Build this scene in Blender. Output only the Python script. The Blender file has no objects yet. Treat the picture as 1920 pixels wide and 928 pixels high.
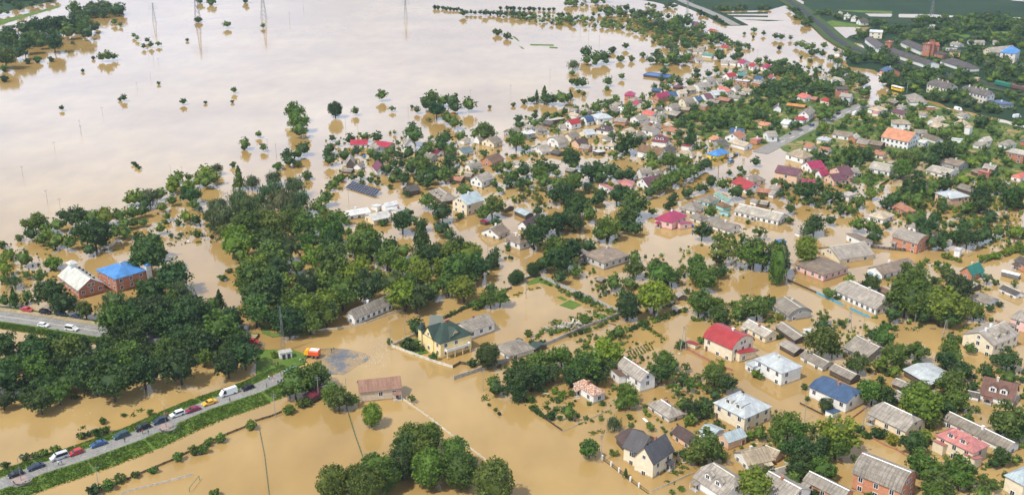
# Flooded town seen from the air: everything below is built in metres on real ground coordinates
import bpy, bmesh, math, random
from mathutils import Vector, Matrix
R = math.radians
sc = bpy.context.scene
COL = sc.collection
random.seed(11)

# ------------------------------------------------------------------ camera
cam_d = bpy.data.cameras.new('camera'); cam = bpy.data.objects.new('camera', cam_d); COL.objects.link(cam)
cam.location = (0, 0, 165.0); cam.rotation_euler = (R(90 - 20.5), 0, 0)
cam_d.sensor_width = 36.0; cam_d.lens = 36.0 * 2069.8 / 1920.0; cam_d.clip_start = 1.0; cam_d.clip_end = 20000.0
sc.camera = cam
CAM = Vector((0, 0, 165.0))

# ------------------------------------------------------------------ sky, sun, exposure
SUN_EL, SUN_AZ = 55.0, 227.0           # azimuth from +Y towards +X
w = bpy.data.worlds.new('World'); sc.world = w; w.use_nodes = True
nt = w.node_tree; nt.nodes.clear()
def N(nt, t, **kw):
    n = nt.nodes.new(t)
    for k, v in kw.items(): setattr(n, k, v)
    return n
def LK(nt, a, b): nt.links.new(a, b)
out = N(nt, 'ShaderNodeOutputWorld'); bg = N(nt, 'ShaderNodeBackground'); bg.inputs['Strength'].default_value = 0.10
sky = N(nt, 'ShaderNodeTexSky', sky_type='NISHITA'); sky.sun_disc = False
sky.sun_elevation = R(SUN_EL); sky.sun_rotation = R(SUN_AZ); sky.air_density = 1.0; sky.dust_density = 2.0
tc = N(nt, 'ShaderNodeTexCoord'); sep = N(nt, 'ShaderNodeSeparateXYZ'); LK(nt, tc.outputs['Generated'], sep.inputs[0])
ad = N(nt, 'ShaderNodeMath', operation='MAXIMUM'); LK(nt, sep.outputs['Z'], ad.inputs[0]); ad.inputs[1].default_value = 0.0
ad2 = N(nt, 'ShaderNodeMath', operation='ADD'); LK(nt, ad.outputs[0], ad2.inputs[0]); ad2.inputs[1].default_value = 0.12
dv = N(nt, 'ShaderNodeVectorMath', operation='DIVIDE'); LK(nt, tc.outputs['Generated'], dv.inputs[0])
cb = N(nt, 'ShaderNodeCombineXYZ')
for i in range(3): LK(nt, ad2.outputs[0], cb.inputs[i])
LK(nt, cb.outputs[0], dv.inputs[1])
cn = N(nt, 'ShaderNodeTexNoise'); cn.inputs['Scale'].default_value = 0.75; cn.inputs['Detail'].default_value = 6; cn.inputs['Roughness'].default_value = .55
LK(nt, dv.outputs[0], cn.inputs['Vector'])
cr = N(nt, 'ShaderNodeValToRGB'); cr.color_ramp.elements[0].position = .38; cr.color_ramp.elements[1].position = .62
cr.color_ramp.elements[0].color = (0.2, 0.2, 0.2, 1); cr.color_ramp.elements[1].color = (1, 1, 1, 1)
LK(nt, cn.outputs['Fac'], cr.inputs[0])
mx = N(nt, 'ShaderNodeMixRGB'); LK(nt, cr.outputs[0], mx.inputs[0]); LK(nt, sky.outputs[0], mx.inputs[1])
mx.inputs[2].default_value = (7.0, 7.0, 7.2, 1)
lo = N(nt, 'ShaderNodeValToRGB'); LK(nt, sep.outputs['Z'], lo.inputs[0]); e = lo.color_ramp.elements      # how much of the added bright band at each height
e[0].position = .26; e[0].color = (1, 1, 1, 1); e[1].position = .54; e[1].color = (0, 0, 0, 1)
bc = N(nt, 'ShaderNodeValToRGB'); LK(nt, sep.outputs['Z'], bc.inputs[0]); e = bc.color_ramp.elements        # dimmer at its foot, brighter and bluer higher up, tuned for the lake's reflection
e[0].position = .13; e[0].color = (.42, .48, .62, 1); e[1].position = .235; e[1].color = (.58, .73, 1.0, 1)
bs = N(nt, 'ShaderNodeVectorMath', operation='SCALE'); LK(nt, bc.outputs[0], bs.inputs[0]); bs.inputs['Scale'].default_value = 26.5
bv = N(nt, 'ShaderNodeMixRGB', blend_type='MULTIPLY'); bv.inputs[0].default_value = .30; LK(nt, bs.outputs[0], bv.inputs[1]); LK(nt, cr.outputs[0], bv.inputs[2])
bk = N(nt, 'ShaderNodeMixRGB')                                  # bright low band, unseen, added to whiten the lake's reflection; dimmer cloud overhead
LK(nt, lo.outputs[0], bk.inputs[0]); LK(nt, mx.outputs[0], bk.inputs[1]); LK(nt, bv.outputs[0], bk.inputs[2])
LK(nt, bk.outputs[0], bg.inputs[0]); LK(nt, bg.outputs[0], out.inputs[0])
sun_d = bpy.data.lights.new('sun', 'SUN'); sun_d.energy = 4.6; sun_d.angle = R(0.9); sun_d.color = (1, .95, .86)
sun = bpy.data.objects.new('sun', sun_d); COL.objects.link(sun)
sdir = Vector((math.sin(R(SUN_AZ)) * math.cos(R(SUN_EL)), math.cos(R(SUN_AZ)) * math.cos(R(SUN_EL)), math.sin(R(SUN_EL))))
sun.rotation_euler = sdir.to_track_quat('Z', 'Y').to_euler(); sun.location = (0, 0, 400)
sc.view_settings.view_transform = 'Standard'; sc.view_settings.look = 'None'
sc.view_settings.exposure = 0.0; sc.view_settings.gamma = 1.0
sc.render.engine = 'CYCLES'
sc.cycles.max_bounces = 6; sc.cycles.transparent_max_bounces = 4; sc.cycles.volume_bounces = 0
sc.cycles.use_denoising = True; sc.cycles.use_adaptive_sampling = False

# ------------------------------------------------------------------ materials
MATS = {}
def mat_base(name):
    m = bpy.data.materials.new(name); m.use_nodes = True
    nt = m.node_tree; b = nt.nodes['Principled BSDF']
    return m, nt, b
def noise(nt, scale, detail=4, coord='Object', rough=.6, stretch=None):
    t = N(nt, 'ShaderNodeTexCoord'); n = N(nt, 'ShaderNodeTexNoise')
    n.inputs['Scale'].default_value = scale; n.inputs['Detail'].default_value = detail; n.inputs['Roughness'].default_value = rough
    if stretch:
        mp = N(nt, 'ShaderNodeMapping'); mp.inputs['Scale'].default_value = stretch
        LK(nt, t.outputs[coord], mp.inputs[0]); LK(nt, mp.outputs[0], n.inputs['Vector'])
    else: LK(nt, t.outputs[coord], n.inputs['Vector'])
    return n.outputs['Fac']
def ramp(nt, fac, p0, c0, p1, c1):
    r = N(nt, 'ShaderNodeValToRGB'); e = r.color_ramp.elements
    e[0].position = p0; e[1].position = p1
    e[0].color = (*c0, 1) if len(c0) == 3 else c0; e[1].color = (*c1, 1) if len(c1) == 3 else c1
    LK(nt, fac, r.inputs[0]); return r.outputs[0]
def mul(nt, a, b, f=1.0, mode='MULTIPLY'):
    x = N(nt, 'ShaderNodeMixRGB', blend_type=mode); x.inputs[0].default_value = f
    for i, v in ((1, a), (2, b)):
        if hasattr(v, 'is_linked') or hasattr(v, 'links'): LK(nt, v, x.inputs[i])
        else: x.inputs[i].default_value = (*v, 1)
    return x.outputs[0]
def mixf(nt, fac, a, b):
    x = N(nt, 'ShaderNodeMixRGB'); LK(nt, fac, x.inputs[0])
    for i, v in ((1, a), (2, b)):
        if hasattr(v, 'links'): LK(nt, v, x.inputs[i])
        else: x.inputs[i].default_value = (*v, 1)
    return x.outputs[0]
def g3(a, k=None): return (a, a, a) if k is None else (a, a, k)
def plain(name, col, rough=.6, metal=0., var=.25, scale=1.5):
    if name in MATS: return MATS[name]
    m, nt, b = mat_base(name)
    f = noise(nt, scale, 4); v = ramp(nt, f, .3, g3(1 - var), .7, g3(1 + var * .4))
    LK(nt, mul(nt, col, v), b.inputs['Base Color'])
    b.inputs['Roughness'].default_value = rough; b.inputs['Metallic'].default_value = metal
    MATS[name] = m; return m

ROOFC = dict(sl=(.33, .30, .265, 's'), cl=(.50, .47, .42, 's'), sb=(.25, .20, .16, 's'), sd=(.13, .12, .115, 's'), tn=(.50, .42, .32, 's'),
  rd=(.40, .04, .042, 'm'), rs=(.43, .035, .065, 'm'), mg=(.36, .035, .10, 'm'), pk=(.53, .205, .185, 'm'), sm=(.62, .16, .11, 'm'), bl=(.075, .25, .58, 'm'),
  nb=(.055, .105, .20, 'm'), wh=(.68, .68, .67, 'm'), zw=(.50, .54, .555, 'm'), zb=(.42, .50, .53, 'm'), zg=(.56, .55, .52, 'm'), dgr=(.036, .066, .05, 'm'),
  tg=(.01, .17, .12, 'm'), te=(.10, .30, .26, 'm'), sg=(.22, .36, .29, 'm'), br=(.17, .11, .075, 't'), bn=(.165, .085, .065, 't'), bt=(.19, .115, .06, 't'),
  dk=(.085, .055, .05, 't'), pd=(.10, .055, .06, 'm'), pl=(.15, .065, .085, 'm'), mr=(.17, .02, .035, 'm'), ru=(.38, .18, .11, 't'), rt=(.29, .165, .115, 't'),
  ro=(.55, .25, .07, 'm'), rw=(.40, .20, .13, 'w'), st=(.14, .20, .22, 'm'), ch=(.075, .07, .075, 'm'), dg=(.11, .10, .105, 's'), so=(.07, .14, .34, 'm'),
  wc=(.60, .60, .53, 'm'), rb=(.36, .13, .085, 's'))
ROOFC['or'] = (.56, .26, .15, 't')
def roof_mat(k):
    key = 'roof_' + k
    if key in MATS: return MATS[key]
    r, g, bl, kind = ROOFC[k]; col = (r, g, bl)
    m, nt, b = mat_base(key)
    uv = N(nt, 'ShaderNodeUVMap'); uv.uv_map = 'UVMap'
    big = noise(nt, .35, 5); fine = noise(nt, 2.6, 5)
    st = N(nt, 'ShaderNodeTexNoise'); mp = N(nt, 'ShaderNodeMapping'); mp.inputs['Scale'].default_value = (2.2, .22, 1)
    LK(nt, uv.outputs[0], mp.inputs[0]); LK(nt, mp.outputs[0], st.inputs['Vector']); st.inputs['Scale'].default_value = 1.0; st.inputs['Detail'].default_value = 4
    c = mul(nt, col, ramp(nt, big, .3, g3(.72), .7, g3(1.14)))
    oi = N(nt, 'ShaderNodeObjectInfo')
    if kind in 'sw':
        c = mul(nt, c, ramp(nt, oi.outputs['Random'], 0, (.78, .76, .72), 1, (1.18, 1.17, 1.17)))
        br = N(nt, 'ShaderNodeTexBrick'); LK(nt, uv.outputs[0], br.inputs['Vector'])
        br.inputs['Color1'].default_value = (.86, .86, .86, 1); br.inputs['Color2'].default_value = (1.12, 1.11, 1.09, 1); br.inputs['Mortar'].default_value = (.60, .58, .55, 1)
        br.inputs['Scale'].default_value = 1; br.inputs['Brick Width'].default_value = 1.1; br.inputs['Row Height'].default_value = 1.6; br.inputs['Mortar Size'].default_value = .05; br.offset = 0
        c = mul(nt, c, br.outputs['Color'])
        c = mul(nt, c, ramp(nt, st.outputs['Fac'], .33, (.72, .70, .66), .68, (1.12, 1.12, 1.12)))
        c = mul(nt, c, ramp(nt, fine, .3, g3(.82), .72, g3(1.1)))
        b.inputs['Roughness'].default_value = .9
        if kind == 'w': c = mixf(nt, ramp(nt, fine, .52, g3(0), .56, g3(1)), c, (.62, .52, .42))
    elif kind == 't':
        c = mul(nt, c, ramp(nt, st.outputs['Fac'], .3, (.75, .72, .7), .7, (1.15, 1.12, 1.1)))
        c = mul(nt, c, ramp(nt, noise(nt, 5, 3), .35, g3(.68), .65, g3(1.2)))
        b.inputs['Roughness'].default_value = .8
    else:
        wv = N(nt, 'ShaderNodeTexWave', wave_type='BANDS', bands_direction='X'); LK(nt, uv.outputs[0], wv.inputs['Vector']); wv.inputs['Scale'].default_value = .52
        c = mul(nt, c, ramp(nt, wv.outputs['Fac'], .02, g3(.80), .12, g3(1.0)))
        c = mul(nt, c, ramp(nt, st.outputs['Fac'], .3, g3(.74), .7, g3(1.1)))
        c = mul(nt, c, ramp(nt, fine, .28, (.70, .66, .62), .5, g3(1.0)))
        b.inputs['Roughness'].default_value = .48; b.inputs['Specular IOR Level'].default_value = .45
    LK(nt, c, b.inputs['Base Color']); MATS[key] = m; return m
WALLC = dict(w=(.76, .75, .71), c=(.74, .64, .46), gw=(.58, .57, .54), g=(.40, .39, .37), p=(.74, .47, .42), pe=(.70, .46, .30), pw=(.66, .60, .52), pb=(.66, .73, .78),
  y=(.80, .63, .30), ye=(.85, .58, .03), yw=(.72, .56, .24), tq=(.35, .62, .60), bl=(.05, .22, .60), st=(.58, .49, .36), k=(.10, .075, .055), b=(.52, .235, .13), rb=(.43, .185, .115))
def wall_mat(k):
    key = 'wall_' + k
    if key in MATS: return MATS[key]
    m, nt, b = mat_base(key); col = WALLC[k]
    c = mul(nt, col, ramp(nt, noise(nt, .8, 5), .3, g3(.84), .7, g3(1.06)))
    if k in ('b', 'rb', 'st'):
        c = mul(nt, c, ramp(nt, noise(nt, 7, 3), .3, (.66, .62, .6), .7, (1.25, 1.22, 1.2)))
        c = mul(nt, c, ramp(nt, noise(nt, 4, 2, stretch=(.1, .1, 3.2)), .3, g3(.85), .6, g3(1.08)))
    if k == 'k': c = mul(nt, c, ramp(nt, noise(nt, 3, 3, stretch=(2, 2, .15)), .3, g3(.6), .7, g3(1.5)))
    if k in ('g', 'gw'): c = mul(nt, c, ramp(nt, noise(nt, 2.2, 3, stretch=(.6, .6, 2)), .35, g3(.82), .65, g3(1.1)))
    # silt tide mark left by the flood, ragged upper edge
    t = N(nt, 'ShaderNodeTexCoord'); s = N(nt, 'ShaderNodeSeparateXYZ'); LK(nt, t.outputs['Object'], s.inputs[0])
    a = N(nt, 'ShaderNodeMath', operation='MULTIPLY_ADD'); LK(nt, noise(nt, 1.3, 4), a.inputs[0]); a.inputs[1].default_value = -.8; LK(nt, s.outputs['Z'], a.inputs[2])
    c = mixf(nt, ramp(nt, a.outputs[0], .02, g3(1), .16, g3(0)), c, mul(nt, c, (.62, .52, .38)))
    LK(nt, c, b.inputs['Base Color']); b.inputs['Roughness'].default_value = .85
    MATS[key] = m; return m

TONE = dict(d=(.042, .086, .021), m=(.082, .142, .025), b=(.130, .195, .022), w=(.080, .122, .052), y=(.22, .24, .015), g=(.105, .175, .028))
def foliage(tone=None):
    key = 'foliage_' + (tone or 'individual')
    if key in MATS: return MATS[key]
    m, nt, b = mat_base(key)
    oi = N(nt, 'ShaderNodeObjectInfo')
    base = oi.outputs['Color'] if tone is None else TONE[tone]
    gm = N(nt, 'ShaderNodeNewGeometry')
    big = N(nt, 'ShaderNodeTexNoise'); LK(nt, gm.outputs['Position'], big.inputs['Vector']); big.inputs['Scale'].default_value = .55; big.inputs['Detail'].default_value = 3
    c = mul(nt, base, ramp(nt, big.outputs['Fac'], .3, (.62, .66, .72), .7, (1.40, 1.30, 1.05)))
    c = mul(nt, c, ramp(nt, gm.outputs['Random Per Island'], 0, (.80, .82, .82), 1, (1.24, 1.18, 1.12)))
    if tone is None: c = mul(nt, c, ramp(nt, oi.outputs['Random'], 0, (.82, .86, .9), 1, (1.22, 1.12, 1.0)))
    LK(nt, c, b.inputs['Base Color']); b.inputs['Roughness'].default_value = .62; b.inputs['Specular IOR Level'].default_value = .25
    tr = N(nt, 'ShaderNodeBsdfTranslucent'); LK(nt, mul(nt, c, (1.5, 1.5, .8)), tr.inputs['Color'])
    ms = N(nt, 'ShaderNodeMixShader'); ms.inputs[0].default_value = .22
    LK(nt, b.outputs[0], ms.inputs[1]); LK(nt, tr.outputs[0], ms.inputs[2])
    LK(nt, ms.outputs[0], nt.nodes['Material Output'].inputs['Surface'])
    MATS[key] = m; return m

def water_mat():
    m, nt, b = mat_base('muddy_water')
    gm = N(nt, 'ShaderNodeNewGeometry')
    def pn(s, d=4, st=None):
        n = N(nt, 'ShaderNodeTexNoise'); n.inputs['Scale'].default_value = s; n.inputs['Detail'].default_value = d
        if st:
            mp = N(nt, 'ShaderNodeMapping'); mp.inputs['Scale'].default_value = st; LK(nt, gm.outputs['Position'], mp.inputs[0]); LK(nt, mp.outputs[0], n.inputs['Vector'])
        else: LK(nt, gm.outputs['Position'], n.inputs['Vector'])
        return n.outputs['Fac']
    c = mixf(nt, ramp(nt, pn(.012, 5), .35, g3(0), .68, g3(1)), (.315, .200, .066), (.410, .280, .112))
    c = mul(nt, c, ramp(nt, pn(.09, 5, (1, .5, 1)), .3, g3(.90), .7, g3(1.07)))
    LK(nt, c, b.inputs['Base Color'])
    b.inputs['Roughness'].default_value = .06; b.inputs['IOR'].default_value = 1.38; b.inputs['Specular IOR Level'].default_value = .5
    bp = N(nt, 'ShaderNodeBump'); bp.inputs['Strength'].default_value = .05; bp.inputs['Distance'].default_value = .25
    ad = N(nt, 'ShaderNodeMath', operation='ADD'); LK(nt, pn(.9, 3), ad.inputs[0]); LK(nt, pn(.16, 3), ad.inputs[1])
    LK(nt, ad.outputs[0], bp.inputs['Height']); LK(nt, bp.outputs[0], b.inputs['Normal'])
    return m
def ground_mat(name, stops, scale=.12, detail=8, rough=.9, bump=.3):
    m, nt, b = mat_base(name)
    gm = N(nt, 'ShaderNodeNewGeometry'); n = N(nt, 'ShaderNodeTexNoise'); n.inputs['Scale'].default_value = scale; n.inputs['Detail'].default_value = detail; n.inputs['Roughness'].default_value = .68
    LK(nt, gm.outputs['Position'], n.inputs['Vector'])
    r = N(nt, 'ShaderNodeValToRGB'); e = r.color_ramp.elements
    while len(e) < len(stops): e.new(.5)
    for i, (p, cl) in enumerate(stops): e[i].position = p; e[i].color = (*cl, 1)
    LK(nt, n.outputs['Fac'], r.inputs[0])
    n2 = N(nt, 'ShaderNodeTexNoise'); n2.inputs['Scale'].default_value = 1.7; n2.inputs['Detail'].default_value = 4; LK(nt, gm.outputs['Position'], n2.inputs['Vector'])
    LK(nt, mul(nt, r.outputs[0], ramp(nt, n2.outputs['Fac'], .3, g3(.72), .7, g3(1.22))), b.inputs['Base Color'])
    b.inputs['Roughness'].default_value = rough; b.inputs['Specular IOR Level'].default_value = .12 if rough > .5 else .4
    bp = N(nt, 'ShaderNodeBump'); bp.inputs['Strength'].default_value = bump; LK(nt, n2.outputs['Fac'], bp.inputs['Height']); LK(nt, bp.outputs[0], b.inputs['Normal'])
    return m
M_WATER = water_mat()
M_GRASS = ground_mat('grass_ground', [(.3, (.06, .12, .022)), (.5, (.095, .16, .028)), (.7, (.16, .19, .05))])
M_FIELD = ground_mat('field_ground', [(.3, (.014, .036, .018)), (.5, (.022, .048, .021)), (.72, (.042, .064, .026))], .02)
M_GARDEN = ground_mat('garden_ground', [(.34, (.05, .10, .02)), (.53, (.10, .145, .035)), (.58, (.30, .22, .10)), (.74, (.38, .28, .14))], .06)
M_ASPH = ground_mat('asphalt', [(.3, (.20, .195, .185)), (.7, (.29, .28, .265))], .3)
M_ASPHW = ground_mat('wet_asphalt', [(.34, (.085, .085, .09)), (.44, (.13, .125, .12)), (.51, (.27, .185, .08)), (.7, (.31, .21, .085))], .13, detail=6, rough=.22, bump=.04)
M_DIRT = ground_mat('dirt_lane', [(.3, (.27, .20, .12)), (.7, (.42, .33, .21))], .3)
M_RAIL = ground_mat('rail_ballast', [(.3, (.035, .037, .045)), (.7, (.07, .07, .08))], .4)
M_HILL = ground_mat('hill_ground', [(.3, (.02, .05, .02)), (.7, (.045, .085, .03))], .05)
M_WHITE = plain('white_paint', (.78, .78, .76), .5, var=.12)
M_LINE = plain('road_paint', (.7, .69, .64), .7, var=.3, scale=3)
M_PANE = plain('window_glass', (.022, .027, .033), .12, var=.4)
M_DARK = plain('dark_timber', (.06, .045, .035), .8)
M_CONC = plain('concrete', (.42, .40, .36), .85, var=.35, scale=.9)
M_CONCL = plain('pale_concrete', (.60, .55, .45), .85, var=.3, scale=.8)
M_BRICKW = plain('brick_masonry', (.38, .17, .11), .85, var=.4, scale=3)
M_POLE = plain('pole_concrete', (.34, .32, .29), .85)
M_STEEL = plain('galvanised_steel', (.24, .25, .26), .5, .3)
M_GREENP = plain('green_paint', (.035, .16, .095), .5)
M_BLUEP = plain('blue_fence_paint', (.10, .36, .52), .55)
M_BARK = plain('bark', (.075, .055, .04), .95, var=.5, scale=4)
M_TYRE = plain('tyre_rubber', (.02, .02, .02), .8)
M_FOAM = plain('foam_water', (.62, .50, .33), .35, var=.3, scale=4)
M_SOLAR = None

# ------------------------------------------------------------------ mesh helpers
class MB:
    def __init__(s): s.v = []; s.f = []; s.m = []
    def poly(s, pts, m=0):
        i = len(s.v); s.v += [tuple(p) for p in pts]; s.f.append(tuple(range(i, i + len(pts)))); s.m.append(m)
    def box(s, x0, x1, y0, y1, z0, z1, m=0, mt=None):
        i = len(s.v)
        p = [(x0, y0, z0), (x1, y0, z0), (x1, y1, z0), (x0, y1, z0), (x0, y0, z1), (x1, y0, z1), (x1, y1, z1), (x0, y1, z1)]
        if mt is not None: p = [tuple(mt @ Vector(q)) for q in p]
        s.v += p
        for f in ((0, 3, 2, 1), (4, 5, 6, 7), (0, 1, 5, 4), (1, 2, 6, 5), (2, 3, 7, 6), (3, 0, 4, 7)):
            s.f.append(tuple(i + k for k in f)); s.m.append(m)
    def bar(s, p, q, r, m=0, n=4, r2=None):
        p = Vector(p); q = Vector(q); d = (q - p)
        if d.length < 1e-6: return
        d.normalize(); a = d.orthogonal().normalized(); b = d.cross(a); r2 = r if r2 is None else r2
        i = len(s.v)
        for c, rr in ((p, r), (q, r2)):
            for k in range(n):
                t = 2 * math.pi * k / n + math.pi / n
                s.v.append(tuple(c + a * rr * math.cos(t) + b * rr * math.sin(t)))
        for k in range(n):
            j = (k + 1) % n; s.f.append((i + k, i + j, i + n + j, i + n + k)); s.m.append(m)
        s.f.append(tuple(i + k for k in range(n))[::-1]); s.m.append(m); s.f.append(tuple(i + n + k for k in range(n))); s.m.append(m)
    def prism(s, prof, x0, x1, m=0):
        """polygon prof in (y, z), extruded along x"""
        n = len(prof); i = len(s.v)
        s.v += [(x0, y, z) for y, z in prof] + [(x1, y, z) for y, z in prof]
        s.f.append(tuple(range(i, i + n))[::-1]); s.m.append(m); s.f.append(tuple(range(i + n, i + 2 * n))); s.m.append(m)
        for k in range(n):
            j = (k + 1) % n; s.f.append((i + k, i + j, i + n + j, i + n + k)); s.m.append(m)
    def thick(s, v, f, t, m=0):
        """sheet v/f given a real thickness t downwards"""
        i = len(s.v); n = len(v)
        s.v += [tuple(p) for p in v] + [(p[0], p[1], p[2] - t) for p in v]
        ed = {}
        for q in f:
            s.f.append(tuple(i + k for k in q)); s.m.append(m); s.f.append(tuple(i + n + k for k in q[::-1])); s.m.append(m)
            for a, b in zip(q, q[1:] + q[:1]): ed[(a, b)] = 1
        for a, b in ed:
            if (b, a) not in ed: s.f.append((i + b, i + a, i + n + a, i + n + b)); s.m.append(m)
    def mesh(s, name, mats, uv=False, smooth=False):
        me = bpy.data.meshes.new(name); me.from_pydata(s.v, [], s.f)
        for mt in mats: me.materials.append(mt)
        me.polygons.foreach_set('material_index', s.m)
        me.update()
        if smooth: me.polygons.foreach_set('use_smooth', [True] * len(me.polygons))
        if uv:
            l = me.uv_layers.new(name='UVMap'); dat = l.data
            for p in me.polygons:
                n = p.normal; h = Vector((n.y, -n.x, 0))
                if h.length < 1e-3: h = Vector((1, 0, 0))
                h.normalize(); vd = n.cross(h)
                for li in p.loop_indices:
                    co = me.vertices[me.loops[li].vertex_index].co; dat[li].uv = (co.dot(h), co.dot(vd))
        return me
def link(name, me, parent=None, loc=(0, 0, 0), rot=0, scale=None):
    o = bpy.data.objects.new(name, me); COL.objects.link(o)
    if parent is not None: o.parent = parent
    o.location = loc
    if rot: o.rotation_euler = (0, 0, rot)
    if scale is not None: o.scale = scale
    return o
def thing(name, label, cat, loc=(0, 0, 0), rot=0, group=None):
    o = link(name, None, None, loc, rot); o['label'] = label; o['category'] = cat
    if group: o['group'] = group
    o.empty_display_size = 1
    return o
def tag(o, label, cat, group=None, kind=None):
    if label: o['label'] = label
    if cat: o['category'] = cat
    if group: o['group'] = group
    if kind: o['kind'] = kind
    return o
def ragged(pts, step=4., amp=.8, seed=0):
    rnd = random.Random(seed); o = []
    for (x0, y0), (x1, y1) in zip(pts, pts[1:] + pts[:1]):
        d = math.hypot(x1 - x0, y1 - y0); n = max(1, min(60, int(d / step)))
        for i in range(n):
            t = i / n; j = amp * (0 if i == 0 else 1)
            o.append((x0 + (x1 - x0) * t + rnd.gauss(0, j * .6), y0 + (y1 - y0) * t + rnd.gauss(0, j * .6)))
    return o
def sheet(name, pts, z, m, kind='structure', amp=.8, step=4., thick=.5, label=None):
    pts = ragged([tuple(p) for p in pts], step, amp, len(pts)) if amp else pts
    bm = bmesh.new(); vs = [bm.verts.new((x, y, z)) for x, y in pts]; f = bm.faces.new(vs)
    if f.normal.z < 0: f.normal_flip()
    r = bmesh.ops.extrude_face_region(bm, geom=[f])
    for v in r['geom']:
        if isinstance(v, bmesh.types.BMVert): v.co.z = z - thick
    bmesh.ops.recalc_face_normals(bm, faces=bm.faces)
    bmesh.ops.triangulate(bm, faces=[q for q in bm.faces if len(q.verts) > 4])
    me = bpy.data.meshes.new(name); bm.to_mesh(me); bm.free(); me.materials.append(m)
    o = link(name, me); o['kind'] = kind
    if label: o['label'] = label
    return o

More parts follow.
